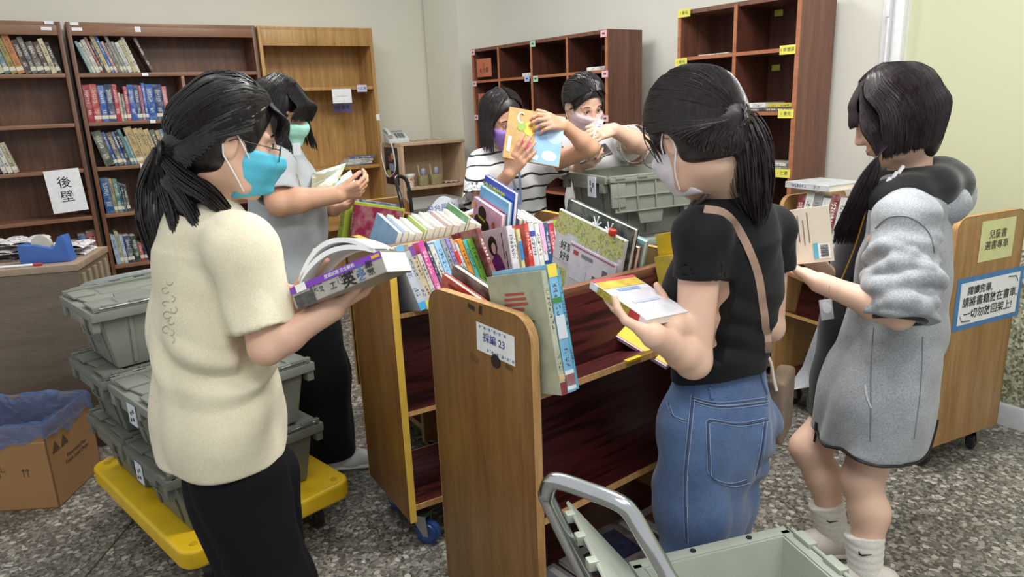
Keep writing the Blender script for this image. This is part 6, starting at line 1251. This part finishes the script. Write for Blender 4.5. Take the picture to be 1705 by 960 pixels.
    # black inner body seen in the open front and the far front panel
    S = Sdf(.006); S.chain([V3(at(1470, 345, 2.10)), V3(at(1448, 440, 2.12)), V3(at(1428, 540, 2.13)), V3(at(1404, 640, 2.14)), V3(at(1395, 740, 2.14))], [.12, .135, .14, .135, .135], n=bf, fl=1.3, k=.03); S.half(V3(at(1380, 690, 2.14)), -UPV+bf*.2); sdf_obj('jacket_lining', S, LINING, jk)
    mb = MB(); Q0 = [at(1388, 470, 2.16), at(1362, 540, 2.17), at(1336, 610, 2.18), at(1312, 645, 2.19)]; Q1 = [at(1402, 480, 2.10), at(1392, 560, 2.10), at(1372, 640, 2.10), at(1322, 648, 2.15)]
    mb.grid(lambda u, v: tuple((Vector(Q0[min(3, int(v*2.999))]).lerp(Vector(Q0[min(3, int(v*2.999)+1)]), v*2.999-int(v*2.999))).lerp(Vector(Q1[min(3, int(v*2.999))]).lerp(Vector(Q1[min(3, int(v*2.999)+1)]), v*2.999-int(v*2.999)), u)+Vector((0, -.012*math.sin(u*3.1), 0))-Vector(off)), 8, 12); mb2 = MB(); obj('jacket_front_panel', mb, GREY, jk)
    run([(1402, 480), (1378, 560), (1352, 650), (1340, 700)], .0045, BLACK, 'trim')
    hem = []
    for x in range(1325, 1600, 5):
        for y in range(800, 640, -1):
            h = hit(x, y, .001)
            if h is not None: hem.append(h); break
    mb = MB(); mb.tube(smooth_path(hem[1:-1:2], 2), .0055, 6); obj('trim', mb, BLACK, jk)
    mb = MB(); z0 = hem[1]+Vector((0, 0, .012)); mb.box(tuple(z0), (.010, .010, .03)); mb.tube([z0-Vector((0, 0, .01)), z0-Vector((.004, 0, .05))], .004, 8); obj('zip_pull', mb, BLACK, jk)
    c = elL+ax*.012; s1 = np.cross(ax, f_); mb = MB(); mb.tube([Vector(c+(f_*math.cos(a)+s1*math.sin(a))*.060)-Vector(off) for a in np.linspace(0, 2*math.pi, 25)[:-1]], .011, 8, close=True); obj('cuff', mb, HB, jk)
    # hood lying on the shoulders
    S = Sdf(.0048); hc = V3(at(1560, 308, 2.06))
    S.chain([V3(at(q_[0], q_[1], q_[2])) for q_ in ((1450, 328, 1.97), (1480, 328, 1.94), (1520, 322, 1.935), (1560, 312, 1.96), (1582, 304, 2.06), (1564, 292, 2.16), (1510, 296, 2.20))], [.030, .042, .046, .046, .046, .044, .044], k=.04); S.chain([nb-UPV*.02, hc], [.09, .075], k=.05); S.cap(nb+UPV*.03, nb+UPV*.16+bf*.01, .060, .085, op='s', k=.02)
    hd = sdf_obj('hood', S, HB, P, folds=((bf*.6+br*.4+UPV*.3, .12, .005, .02, hc, .2),))
    S = Sdf(.0048); S.chain([V3(at(1535, 352, 1.95)), V3(at(1572, 338, 1.99)), V3(at(1585, 325, 2.08)), V3(at(1560, 320, 2.18))], [.035, .058, .058, .05], k=.03); sdf_obj('hood_shell', S, GREY, hd, folds=((UPV, .1, .004, .02, hc, .2),))
    for k_ in range(3):
        mb = MB(); p = Vector(at(1478+11*k_, 302-10*k_, 1.925+.01*k_))-Vector(off); mb.box((0, 0, 0), (.008, .006, .024), M=Matrix.Translation(p) @ Matrix.Rotation(.6, 4, 'Y')); obj('stripe', mb, PAPER, hd)
    mb = MB(); mb.tube([Vector(p)-Vector(off) for p in smooth_path([at(1484, 296, 1.99), at(1468, 312, 1.955), at(1456, 326, 1.945), at(1444, 345, 1.95), at(1420, 420, 1.98), at(1385, 500, 2.0)], 5)], .005, 8, flat=.4); obj('lanyard', mb, plain('#d19a2c', .5), P)
    badge = at(1376, 515, 1.985)-Vector(off); mb = MB(); M_ = frame(badge, (.93, .3, 0), (-.1, .2, .95), (.25, -.9, .2)); mb.box((0, 0, 0), (.045, .06, .003), M=M_); bd_ = obj('badge', mb, plain('#c9cbd0', .25), P, bevel=.001); mb = MB(); mb.lathe([(.016, 0), (.016, .001), (.001, .0012)], 20, M=M_ @ Matrix.Translation((0, .005, .002))); obj('badge_print', mb, PAPER, bd_)
    # socks and shoes
    SOCK = cloth('white_rib_sock', '#e9e7df', '#d5d2c8', scale=300); 
    for a_, k_, f_o, yw in ((aL, kL, fL, -70), (aR, kR, fR, -84)):
        S = Sdf(.0045); up = nrm(k_-a_); S.cap(a_-UPV*.03, a_+up*.115, .044, .058, k=.01); S.cyl(a_+up*.11, a_+up*.2, .08)
        o = sdf_obj('sock', S, SOCK, P, folds=((UPV, .022, .001, .0, a_+up*.08, .1),))
        view = nrm(np.array([0, 0, CAM_H])-a_); vx = nrm(np.cross(UPV, view)); vy = np.cross(view, vx); p = a_+up*.065+nrm(view-up*(view@up))*.0535
        mb = MB(); mb.tube([Vector(p+vx*x+vy*y)-Vector(off) for x, y in ((-.017, .007), (-.015, -.001), (-.008, -.003), (.018, .006))], [.0012, .003, .0028, .0008], 8, flat=.5); obj('emblem', mb, BLACK, o)
        sh = shoe(P, off, (f_o.x, f_o.y, 0), yw, plain('#d9d2ca', .6), plain('#e4e0d8', .6)); fv, rv = yawv(yw)
        mb = MB()
        for q in range(4): 
            c0 = V3(f_o)+fv*(.03+.025*q)+UPV*(.088-.009*q); mb.tube([Vector(c0-rv*.025)-Vector(off), Vector(c0+UPV*.006)-Vector(off), Vector(c0+rv*.025)-Vector(off)], .003, 6)
        obj('laces', mb, plain('#8a6f72', .7), sh)
    # long straight hair
    S = Sdf(.0042); S.ell(H.P(-.018, 0, .030), np.array((.099, .085, .098))*1.06, (H.f, H.r, H.u)); S.ell(H.P(.11, 0, -.05), np.array((.075, .09, .105)), (H.f, H.r, H.u), k=.02, op='s')
    lo_ = V3(at(1535, 228, 2.03)); S.ell(lo_-H.r*.0+H.f*.012, (.050, .080, .070), k=.08); S.half(V3(at(1535, 266, 2.0)), -UPV+H.f*.1, k=.02)
    D = -UPV; paths = []; rg = random.Random(11)
    for i in range(1300):
        a = rg.random(); sd = -1 if rg.random() < .68 else 1; root = on_shell(H, .05-.07*rg.random(), rg.uniform(-.012, .012), .125, .015, 1.06)
        m1 = on_shell(H, .06-.16*a, sd*.072*(1-.5*a*a), .098-.02*a, .03+.012*rg.random(), 1.06); m2 = on_shell(H, .040-.15*a, sd*.090*(1-.55*a**3), .03, .045+.02*rg.random(), 1.06)
        m3 = m2+D*(.055+.01*rg.random())-H.f*(.012+.02*a)*(1-.2*a)+H.r*sd*.006; end = m3+D*(.060+.02*a+.012*rg.random())+(-H.f)*(.010*(1-a)-.012*a)-H.r*sd*.012
        m0 = on_shell(H, (.05-.03)*.5+.02-.09*a, sd*.04, .125-.01*a, .03+.01*rg.random(), 1.06); m15 = on_shell(H, .05-.155*a, sd*.083*(1-.52*a**2), .065-.01*a, .04+.015*rg.random(), 1.06)
        paths.append([root, m0, m1, m15, m2, m3, end])
    for i in range(560):      # front locks falling in front of the shoulder
        j = rg.uniform(-1, 1); w = rg.uniform(-1, 1); r0 = on_shell(H, .045, -.02+.01*j, .115, .015, 1.06)
        paths.append([r0, on_shell(H, .066+.012*j, -.066, .07, .04, 1.06), H.P(.062+.026*j, -.083-.012*j+.006*w, .01), H.P(.056+.024*j, -.086-.006*j+.006*w, -.045), V3(at(1452+15*j, 285, 1.95+.02*w)), V3(at(1428+20*j, 340, 1.96+.02*w)), V3(at(1407+20*j, 395+12*w, 1.985+.02*w))])
    for i in range(300):      # fringe
        j = rg.uniform(-1, 1); r0 = on_shell(H, .03, .03*j, .125, .01, 1.06); paths.append([r0, on_shell(H, .09, .055*j, .085, .03, 1.06), on_shell(H, .096, .06*j, .055, .05, 1.06), H.P(.106-.022*j*j+.003*rg.random(), .064*j, .014+.012*rg.random())])
    hair_obj('hair', P, off, S, paths, HAIR2, r0=.0018)
    # cream book with barcode
    c4 = [V3(at(*q)) for q in ((1316, 441, 1.955), (1389, 434, 1.905), (1377, 342, 1.93), (1304, 354, 1.985))]
    ey = nrm(c4[0]-c4[1]); ez = c4[2]-c4[1]; hgt = float(np.linalg.norm(ez)); ez = nrm(ez-ey*(ez@ey)); ex = np.cross(ey, ez); wd = .150
    M = frame(c4[1]+(ex if ex[1] > 0 else -ex)*.010, ex, ey, ez); bk = book('cream paperback held up, its back cover with text columns and barcode towards us', M, wd, hgt, .018, '#ddd3c2', False, cover_m=plain('#ddd3c2', .5, var=.03))
    sd = -1 if ex[1] > 0 else 1; cols = [('print_line', 'box', .012-.0125*k+.006, .022-.012*(k % 2), .0022, hgt*(.55-.12*((k*3) % 4)/4), plain('#6f675c', .6), 0) for k in range(7)]
    F, c = on_cover(bk, .018, wd, hgt, sd, cols+[('barcode_label', 'box', .052, -hgt*.30, .034, .042, PAPER, 0), ('barcode_label', 'box', .032, -hgt*.29, .012, .044, plain('#58b4cc', .5), 0)]+[('print_line', 'box', .054, -hgt*.30+.0165-.0031*k, .02, .0012+.0008*(k % 2), INK, 0) for k in range(11)])
    mb = MB(); mb.tube([Vector(wrL+V3(nrm(elL-wrL))*.03+(nrm(np.cross(elL-wrL, UPV))*math.cos(a)+UPV*math.sin(a))*.0285)-Vector(off) for a in np.linspace(0, 2*math.pi, 25)[:-1]], .0012, 6, close=True); obj('bracelet', mb, plain('#c98f6a', .25, .9), P)
    return P
p6 = build_p6()

# ================================================================== person in grey tee with black bob
def wide_trousers(P, S, m, folds): return sdf_obj('trousers', S, m, P, folds=folds)
def build_p2():
    base = on_z(545, 745, 0.02); base.z = 0; base = Vector((base.x, base.y, 0)); Y = 2.86; base = at(500, 600, Y); base.z = 0; off = base
    P = person('person with black bob and mint mask in grey tee, holding an open picture book', base); bf, br = yawv(84)
    H = Head(at(466, 190, 2.86), 110, 14, 0, 1.08); nb = V3(at(466, 250, 2.88)); ch = V3(at(476, 320, 2.87)); wa = V3(at(484, 410, 2.86)); pe = V3(at(490, 480, 2.86))
    shR = V3(at(452, 280, 2.70)); elR = V3(at(466, 338, 2.62)); wrR = V3(at(562, 324, 2.66)); shL = V3(at(470, 275, 3.05)); elL = V3(at(500, 345, 3.05)); wrL = V3(at(556, 348, 2.90))
    B = Sdf(.0036); H.skull(B); B.cap(H.P(-.03, 0, -.06), nb, .054, .058, k=.03); B.chain([nb-UPV*.02, ch, wa, pe], [.08, .15, .14, .15], n=bf, fl=1.4, k=.04); arm(B, shR, elR, wrR, (.058, .050, .046, .029)); arm(B, shL, elL, wrL, (.055, .046, .042, .027))
    hand(B, wrR, V3(at(592, 316, 2.68))-wrR, (.0, .7, .5), False, curls=((30, 40, 30), (34, 42, 30), (38, 44, 30), (42, 44, 30)), thumb=(25, 10)); hand(B, wrL, V3(at(580, 335, 2.88))-wrL, (.1, -.6, .75), True, curls=((15, 20, 15),)*4, thumb=(40, 10))
    sdf_obj('body', B, SKIN3, P); H.eyes(P, off)
    T = Sdf(.005); T.chain([nb-UPV*.045, ch, V3(at(480, 380, 2.86)), V3(at(486, 450, 2.86)), V3(at(490, 520, 2.86))], [.105, .168, .18, .182, .182], n=bf, fl=1.22, k=.03); T.ell(V3(at(508, 345, 2.84)), (.07, .10, .09), k=.06); T.chain([nb-UPV*.03, shR], [.06, .082], k=.04); T.chain([nb-UPV*.03, shL], [.06, .08], k=.04)
    e1 = sleeve(T, shR, elR, .82, .084, .076); e2 = sleeve(T, shL, elL, .8, .082, .072); sleeve_cut(T, e1); sleeve_cut(T, e2); T.cap(nb, nb+UPV*.1, .062, .064, op='s', k=.008); T.half(V3(at(488, 474, 2.86)), -UPV, k=.006)
    GT2 = cloth('pale_grey_jersey', '#b4b9bd', '#a3a8ad'); sdf_obj('tee', T, GT2, P, folds=((br*.3+UPV*.8, .14, .006, .03, wa-br*.1+bf*.1, .2), (UPV+bf*.5, .10, .005, .02, shR, .14)))
    hR = V3(at(505, 500, 2.78)); hL = V3(at(490, 500, 2.95)); aR = np.array([*V3(at(552, 742, 2.78))[:2], .10]); aL = np.array([*V3(at(500, 742, 2.98))[:2], .10])
    L = Sdf(.006); L.chain([pe+UPV*.08, pe-UPV*.05], [.165, .175], n=bf, fl=1.25, k=.04); L.chain([hR, (hR+aR)/2, aR], [.13, .12, .105], k=.06); L.chain([hL, (hL+aL)/2, aL], [.13, .12, .105], k=.06); L.half(np.array([0, 0, .075]), -UPV)
    sdf_obj('trousers', L, cloth('black_wide_trousers', '#0e0e12', '#0b0b0e', sheen=.05), P, folds=((br+bf*.5, .12, .007, .03, (hR+aR)/2, .5),))
    shoe(P, off, (aR[0]+.03, aR[1], 0), 85, plain('#d9d9d6', .5), WHITEM, .27); shoe(P, off, (aL[0]+.05, aL[1], 0), 80, plain('#d9d9d6', .5), WHITEM)
    S = Sdf(.0045); S.ell(H.P(-.018, 0, .030), np.array((.106, .092, .104))*1.07, (H.f, H.r, H.u)); S.ell(H.P(-.045, 0, -.04), (.075, .092, .10), k=.05); S.ell(H.P(.112, 0, -.05), np.array((.074, .072, .105)), (H.f, H.r, H.u), k=.02, op='s'); S.half(H.P(0, 0, -.118), -UPV+H.f*.1, k=.02)
    paths = []; rg = random.Random(21)
    for i in range(1000):
        a = rg.random(); sd = -1 if rg.random() < .3 else 1; root = on_shell(H, .05-.08*rg.random(), rg.uniform(-.012, .012), .125, .015, 1.07)
        m1 = on_shell(H, .085-.185*a, sd*.075*(1-.5*a*a), .095-.02*a, .03+.012*rg.random(), 1.07); m2 = on_shell(H, .090-.198*a, sd*.090*(1-.5*a**3), .02, .04+.02*rg.random(), 1.07); m3 = m2-UPV*.07+H.f*.006+H.r*sd*.004; end = m3-UPV*(.05+.03*rg.random())+H.f*(.026*(1-a)-.005)
        paths.append([root, m1, m2, m3, end])
    for i in range(300):
        j = rg.uniform(-1, 1); r0 = on_shell(H, .03, .03*j, .125, .01, 1.07); paths.append([r0, on_shell(H, .09, .06*j, .085, .03, 1.07), H.P(.112, .06*j, .05), H.P(.114-.022*j*j, .068*j, -.006+.014*rg.random())])
    hair_obj('hair', P, off, S, paths, HAIR, r0=.002)
    H.mask(P, plain('#9fd8c6', .55, var=.03), off)
    mb = MB(); mb.tube([Vector(p)-Vector(off) for p in smooth_path([at(455, 248, 2.74), at(470, 262, 2.70), at(492, 285, 2.70), at(500, 310, 2.72)], 5)], .007, 6, flat=.3); obj('lanyard', mb, plain('#c8b98a', .5), P); mb = MB(); M_ = frame(Vector(at(494, 248, 2.76))-Vector(off), (.9, .3, 0), (0, 0, 1), (.3, -.9, 0)); mb.box((0, 0, 0), (.03, .045, .003), M=M_); obj('badge', mb, plain('#cfd3da', .3), P)
    # open picture book
    bk = thing('open_book', 'open picture book held by the grey tee girl, green picture on its left page', 'book', at(560, 300, 2.75)); o_ = Vector(bk.location)
    def page(c4, nm, m, thick=.004):
        c = [at(*q)-o_ for q in c4]; n_ = (c[1]-c[0]).cross(c[3]-c[0]).normalized()*thick; mb = MB(); mb.add(c+[q+n_ for q in c], [(0, 1, 2, 3), (7, 6, 5, 4), (0, 4, 5, 1), (1, 5, 6, 2), (2, 6, 7, 3), (3, 7, 4, 0)]); return obj(nm, mb, m, bk)
    pl_ = page(((518, 318, 2.66), (557, 312, 2.70), (578, 272, 2.86), (520, 290, 2.84)), 'left_page', scribble('green_picture', ['#b9c4be', '#8fa39a', '#6f7f4a', '#c3ccca', '#a9b6b4', '#9a9270'], 16))
    page(((540, 322, 2.665), (577, 300, 2.74), (582, 292, 2.80), (545, 312, 2.72)), 'turned_page', plain('#bfe6d8', .5)); page(((566, 326, 2.72), (599, 324, 2.74), (584, 284, 2.84), (566, 296, 2.80)), 'right_page', plain('#dfe3d6', .5))
    return P
p2 = build_p2()
def stripes_mat():
    t = NT('striped_cotton'); tc = t.n('TexCoord'); g = t.n('SeparateXYZ', {0: tc.outputs['Object']}); n = t.n('TexNoise', {'Vector': tc.outputs['Object'], 'Scale': 6.0}); f = t.math('FRACT', t.math('ADD', t.math('MULTIPLY', g.outputs[2], 19.0), t.math('MULTIPLY', n.outputs[0], 1.2)))
    t.set(Base_Color=t.mix(t.math('LESS_THAN', f, 0.17), lin('#dfe1e4'), lin('#1c2324')), Roughness=.8); return t.m
def build_p3():
    base = at(850, 400, 3.22); base.z = 0; off = base; P = person('person in striped tee and purple mask holding up a tan and blue picture book', base); bf, br = yawv(172)
    H = Head(at(838, 200, 3.16), 150, 18, 8, 1.0); nb = V3(at(846, 250, 3.22)); ch = V3(at(852, 310, 3.22)); wa = V3(at(855, 380, 3.22)); pe = V3(at(856, 450, 3.22))
    shR = V3(at(806, 276, 3.20)); elR = V3(at(800, 345, 3.04)); wrR = V3(at(848, 288, 2.90)); shL = V3(at(905, 276, 3.20)); elL = V3(at(982, 246, 3.02)); wrL = V3(at(938, 208, 2.96))
    B = Sdf(.0036); H.skull(B); B.cap(H.P(-.03, 0, -.06), nb, .050, .054, k=.03); B.chain([nb-UPV*.02, ch, wa, pe], [.075, .125, .11, .13], n=bf, fl=1.5, k=.04); arm(B, shR, elR, wrR); arm(B, shL, elL, wrL)
    hand(B, wrR, V3(at(868, 258, 2.865))-wrR, (.25, .95, .1), False, curls=((10, 15, 10), (10, 15, 12), (12, 16, 12), (14, 20, 14)), thumb=(50, 10)); hand(B, wrL, V3(at(902, 198, 2.875))-wrL, (-.35, .75, -.55), True, curls=((25, 45, 25), (28, 45, 25), (30, 45, 25), (34, 45, 25)), thumb=(40, 10))
    sdf_obj('body', B, SKIN3, P); H.eyes(P, off)
    T = Sdf(.005); T.chain([nb-UPV*.04, ch, wa, V3(at(856, 440, 3.22)), pe-UPV*.1], [.095, .15, .155, .165, .17], n=bf, fl=1.35, k=.03); T.chain([nb-UPV*.03, shR], [.05, .07], k=.04); T.chain([nb-UPV*.03, shL], [.05, .07], k=.04); e1 = sleeve(T, shR, elR, .88, .075, .085); e2 = sleeve(T, shL, elL, .40, .07, .07); sleeve_cut(T, e1); sleeve_cut(T, e2); T.cap(nb, nb+UPV*.1, .06, .062, op='s', k=.008); T.half(pe-UPV*.12, -UPV)
    sdf_obj('tee', T, stripes_mat(), P, folds=((br*.6+UPV*.6, .12, .005, .03, ch, .25),)); f2 = T
    mb = MB(); mb.tube([Vector(nb+UPV*.005+(br*math.cos(a)+bf*math.sin(a))*.064+UPV*(-.02*math.sin(a)))-Vector(off) for a in np.linspace(0, 2*math.pi, 25)[:-1]], .009, 8, close=True); obj('collar', mb, plain('#2c4a3c', .8), P)
    L = Sdf(.007); L.chain([pe+UPV*.02, pe-UPV*.1], [.145, .15], n=bf, fl=1.3, k=.03)
    for q in (-1, 1): h = pe+br*q*.08-UPV*.1; L.chain([h, np.array([h[0], h[1], .10])], [.09, .075], k=.05)
    L.half(np.array([0, 0, .07]), -UPV); sdf_obj('trousers', L, cloth('charcoal_trousers', '#2a2b30', '#232428'), P)
    for q in (-1, 1): h = pe+br*q*.08; shoe(P, off, (h[0], h[1], 0), 172, WHITEM, WHITEM)
    S = Sdf(.0045); H.hair_shell(S, vol=1.04, ear=False, back=-.10); S.ell(H.P(-.05, 0, -.05), (.055, .07, .08), k=.04)
    paths = []; rg = random.Random(31)
    for i in range(520):
        a = rg.random(); sd = rg.choice((-1, 1)); r0 = on_shell(H, .06-.1*rg.random(), sd*.008, .125, .01, 1.04); m1 = on_shell(H, .072-.15*a, sd*.06, .095, .03, 1.04); m2 = on_shell(H, .06-.14*a, sd*.088, .02, .03, 1.04); e = m2-UPV*(.11+.03*rg.random())-H.r*sd*.004-H.f*.012; paths.append([r0, m1, m2, m2*.5+e*.5+H.r*sd*.003, e])
    hair_obj('hair', P, off, S, paths, HAIR2, r0=.0022); H.mask(P, plain('#9b7bd6', .5, var=.03), off)
    mb = MB()
    for q in ((836, 252, 866, 340), (862, 252, 868, 340)): mb.tube([Vector(p)-Vector(off) for p in smooth_path([at(q[0], q[1], 3.12), at((q[0]+q[2])/2, 290, 3.06), at(q[2], q[3], 3.05)], 5)], .007, 6, flat=.3)
    obj('lanyard', mb, plain('#a9c4e2', .5), P)
    # raised picture book, plain shapes on its tan and blue cover
    c4 = [V3(at(*q)) for q in ((836, 262, 2.865), (930, 279, 2.885), (957, 203, 2.96), (860, 181, 2.94))]; ey = nrm(c4[1]-c4[0]); ez = c4[3]-c4[0]; hgt = float(np.linalg.norm(ez)); wd = float(np.linalg.norm(c4[1]-c4[0])); ez = nrm(ez-ey*(ez@ey)); ex = np.cross(ey, ez); M = frame(c4[0], ex, ey, ez)
    bk = book('tan and sky blue picture book held up high by the striped girl', M, wd, hgt, .012, '#c09a5a', True); sd = 1 if ex[1] < 0 else -1; F = faceM(M, .012, sd, wd, hgt); X = 1 if sd > 0 else -1
    _, c = on_cover(bk, .012, wd, hgt, sd, [('cover_print', 'box', .25*wd*X, 0, wd*.48, hgt*.98, plain('#86b2e0', .4), 0), ('cover_print', 'disc', .36*wd*X, .1*hgt, wd*.3, hgt*.34, plain('#a9cbe8', .4), 0), ('cover_print', 'disc', .3*wd*X, -.32*hgt, wd*.26, hgt*.2, plain('#d9dde0', .4), 0), ('cover_print', 'disc', -.10*wd, .14*hgt, wd*.22, hgt*.28, plain('#e2bf3e', .4), 0), ('cover_print', 'disc', -.24*wd, .15*hgt, wd*.16, hgt*.16, plain('#8fae3c', .4), .3), ('cover_print', 'disc', -.10*wd, -.2*hgt, wd*.2, hgt*.2, plain('#d0507a', .4), 0), ('cover_print', 'disc', -.22*wd, -.14*hgt, wd*.10, hgt*.10, plain('#c8453f', .4), 0), ('cover_print', 'box', -.02*wd, -.38*hgt, wd*.26, hgt*.1, plain('#e9e3d4', .4), -.1), ('cover_print', 'box', -.42*wd, -.22*hgt, wd*.06, hgt*.3, PAPER, 0), ('cover_print', 'disc', .12*wd, .2*hgt, wd*.05, hgt*.06, plain('#d8c94a', .4), 0)])
    mb = MB(); mb.tube([Vector((-.27*wd+.045*wd*1.2*math.cos(a), .32*hgt+.1*hgt*math.sin(a), .0022)) for a in np.linspace(.8, 5.4, 16)], .0045, 6, M=F, flat=.3); obj('cover_ring', mb, PAPER, c)
    return P
p3 = build_p3()
def build_p4():
    base = at(985, 360, 3.50); base.z = 0; off = base; P = person('person with tied back hair and pale pink mask in white tee behind the table crate', base); bf, br = yawv(178)
    H = Head(at(972, 172, 3.40), 152, 30, 6, 1.0); nb = V3(at(976, 222, 3.46)); ch = V3(at(992, 270, 3.46)); wa = V3(at(996, 330, 3.48)); pe = V3(at(998, 400, 3.50))
    shR = V3(at(950, 240, 3.44)); elR = V3(at(938, 284, 3.42)); wrR = V3(at(962, 279, 3.24)); shL = V3(at(1032, 238, 3.44)); elL = V3(at(1066, 240, 3.28)); wrL = V3(at(1022, 216, 3.19))
    B = Sdf(.0036); H.skull(B); B.cap(H.P(-.03, 0, -.06), nb, .050, .054, k=.03); B.chain([nb-UPV*.02, ch, wa, pe], [.075, .125, .11, .13], n=bf, fl=1.5, k=.04); arm(B, shR, elR, wrR); arm(B, shL, elL, wrL, (.05, .044, .042, .027))
    hand(B, wrR, V3(at(986, 268, 3.17))-wrR, (.2, .3, .9), False, curls=((18, 25, 20),)*4, thumb=(45, 10)); hand(B, wrL, V3(at(992, 222, 3.14))-wrL, (-.1, .75, -.6), True, curls=((30, 35, 25),)*4, thumb=(35, 10))
    sdf_obj('body', B, SKIN2, P); H.eyes(P, off)
    T = Sdf(.005); T.chain([nb-UPV*.04, ch, wa, V3(at(998, 390, 3.50)), pe-UPV*.1], [.095, .15, .155, .165, .17], n=bf, fl=1.35, k=.03); T.chain([nb-UPV*.03, shR], [.05, .07], k=.04); T.chain([nb-UPV*.03, shL], [.05, .07], k=.04); e1 = sleeve(T, shR, elR, .75, .075, .075); e2 = sleeve(T, shL, elL, .80, .078, .090); sleeve_cut(T, e1); sleeve_cut(T, e2); T.cap(nb, nb+UPV*.1, .06, .062, op='s', k=.008); T.half(pe-UPV*.1, -UPV)
    sdf_obj('tee', T, cloth('white_cotton', '#dcdbdc', '#cfcecf'), P, folds=((br*.6+UPV*.6, .12, .006, .03, ch, .25),))
    L = Sdf(.007); L.chain([pe+UPV*.02, pe-UPV*.1], [.145, .15], n=bf, fl=1.3, k=.03)
    for q in (-1, 1): h = pe+br*q*.08-UPV*.1; L.chain([h, np.array([h[0], h[1], .10])], [.09, .075], k=.05)
    L.half(np.array([0, 0, .07]), -UPV); sdf_obj('trousers', L, cloth('slate_trousers', '#33353c', '#2b2d33'), P)
    for q in (-1, 1): h = pe+br*q*.08; shoe(P, off, (h[0], h[1], 0), 178, WHITEM, WHITEM)
    S = Sdf(.0045); H.hair_shell(S, vol=1.04, back=-.08); paths = sweep_to(H, (-.115, 0, -.03), 420, 1.04, seed=41); rg = random.Random(43)
    for i in range(160):
        j = rg.random(); paths.append([on_shell(H, .04, .005, .125, .02, 1.04), on_shell(H, .085, -.03-.03*j, .085, .03, 1.04), on_shell(H, .075, -.065, .03, .04, 1.04), H.P(.055-.02*j, -.082, -.03-.02*rg.random())])
    for i in range(90):
        j = rg.random(); paths.append([on_shell(H, .04, .0, .125, .02, 1.04), on_shell(H, .085, .03+.03*j, .09, .03, 1.04), on_shell(H, .062, .075, .03, .03, 1.04), H.P(.02, .084, .0-.01*rg.random())])
    paths += tail_paths([H.P(-.115, 0, -.03), H.P(-.14, -.01, -.07), H.P(-.12, -.03, -.13)], [.014, .026, .01], 120)
    hair_obj('hair', P, off, S, paths, HAIR, r0=.0022); H.mask(P, plain('#c9b3b6', .55, var=.03), off)
    c = [V3(at(*q)) for q in ((982, 258, 3.115), (984, 262, 3.10), (999, 206, 3.155))]
    ez = nrm(c[2]-c[0]); ey = nrm(np.array([-.16, .97, -.1])); ey = nrm(ey-ez*(ey@ez)); ex = np.cross(ey, ez); book('pale pink book with white spine held upright by the white tee girl', frame(c[0], ex, ey, ez), .13, .165, .026, '#e3e1e0', False, bands=())
    e2_ = nrm(np.array([.95, .1, .25])); M = frame(V3(at(966, 272, 3.155)), np.cross(nrm(np.array([-.1, .9, .3])), e2_), nrm(np.array([-.1, .9, .3])), e2_); book('dark grey thin book held low over the table crate', M, .12, .15, .01, '#4a464c', False)
    return P
p4 = build_p4()
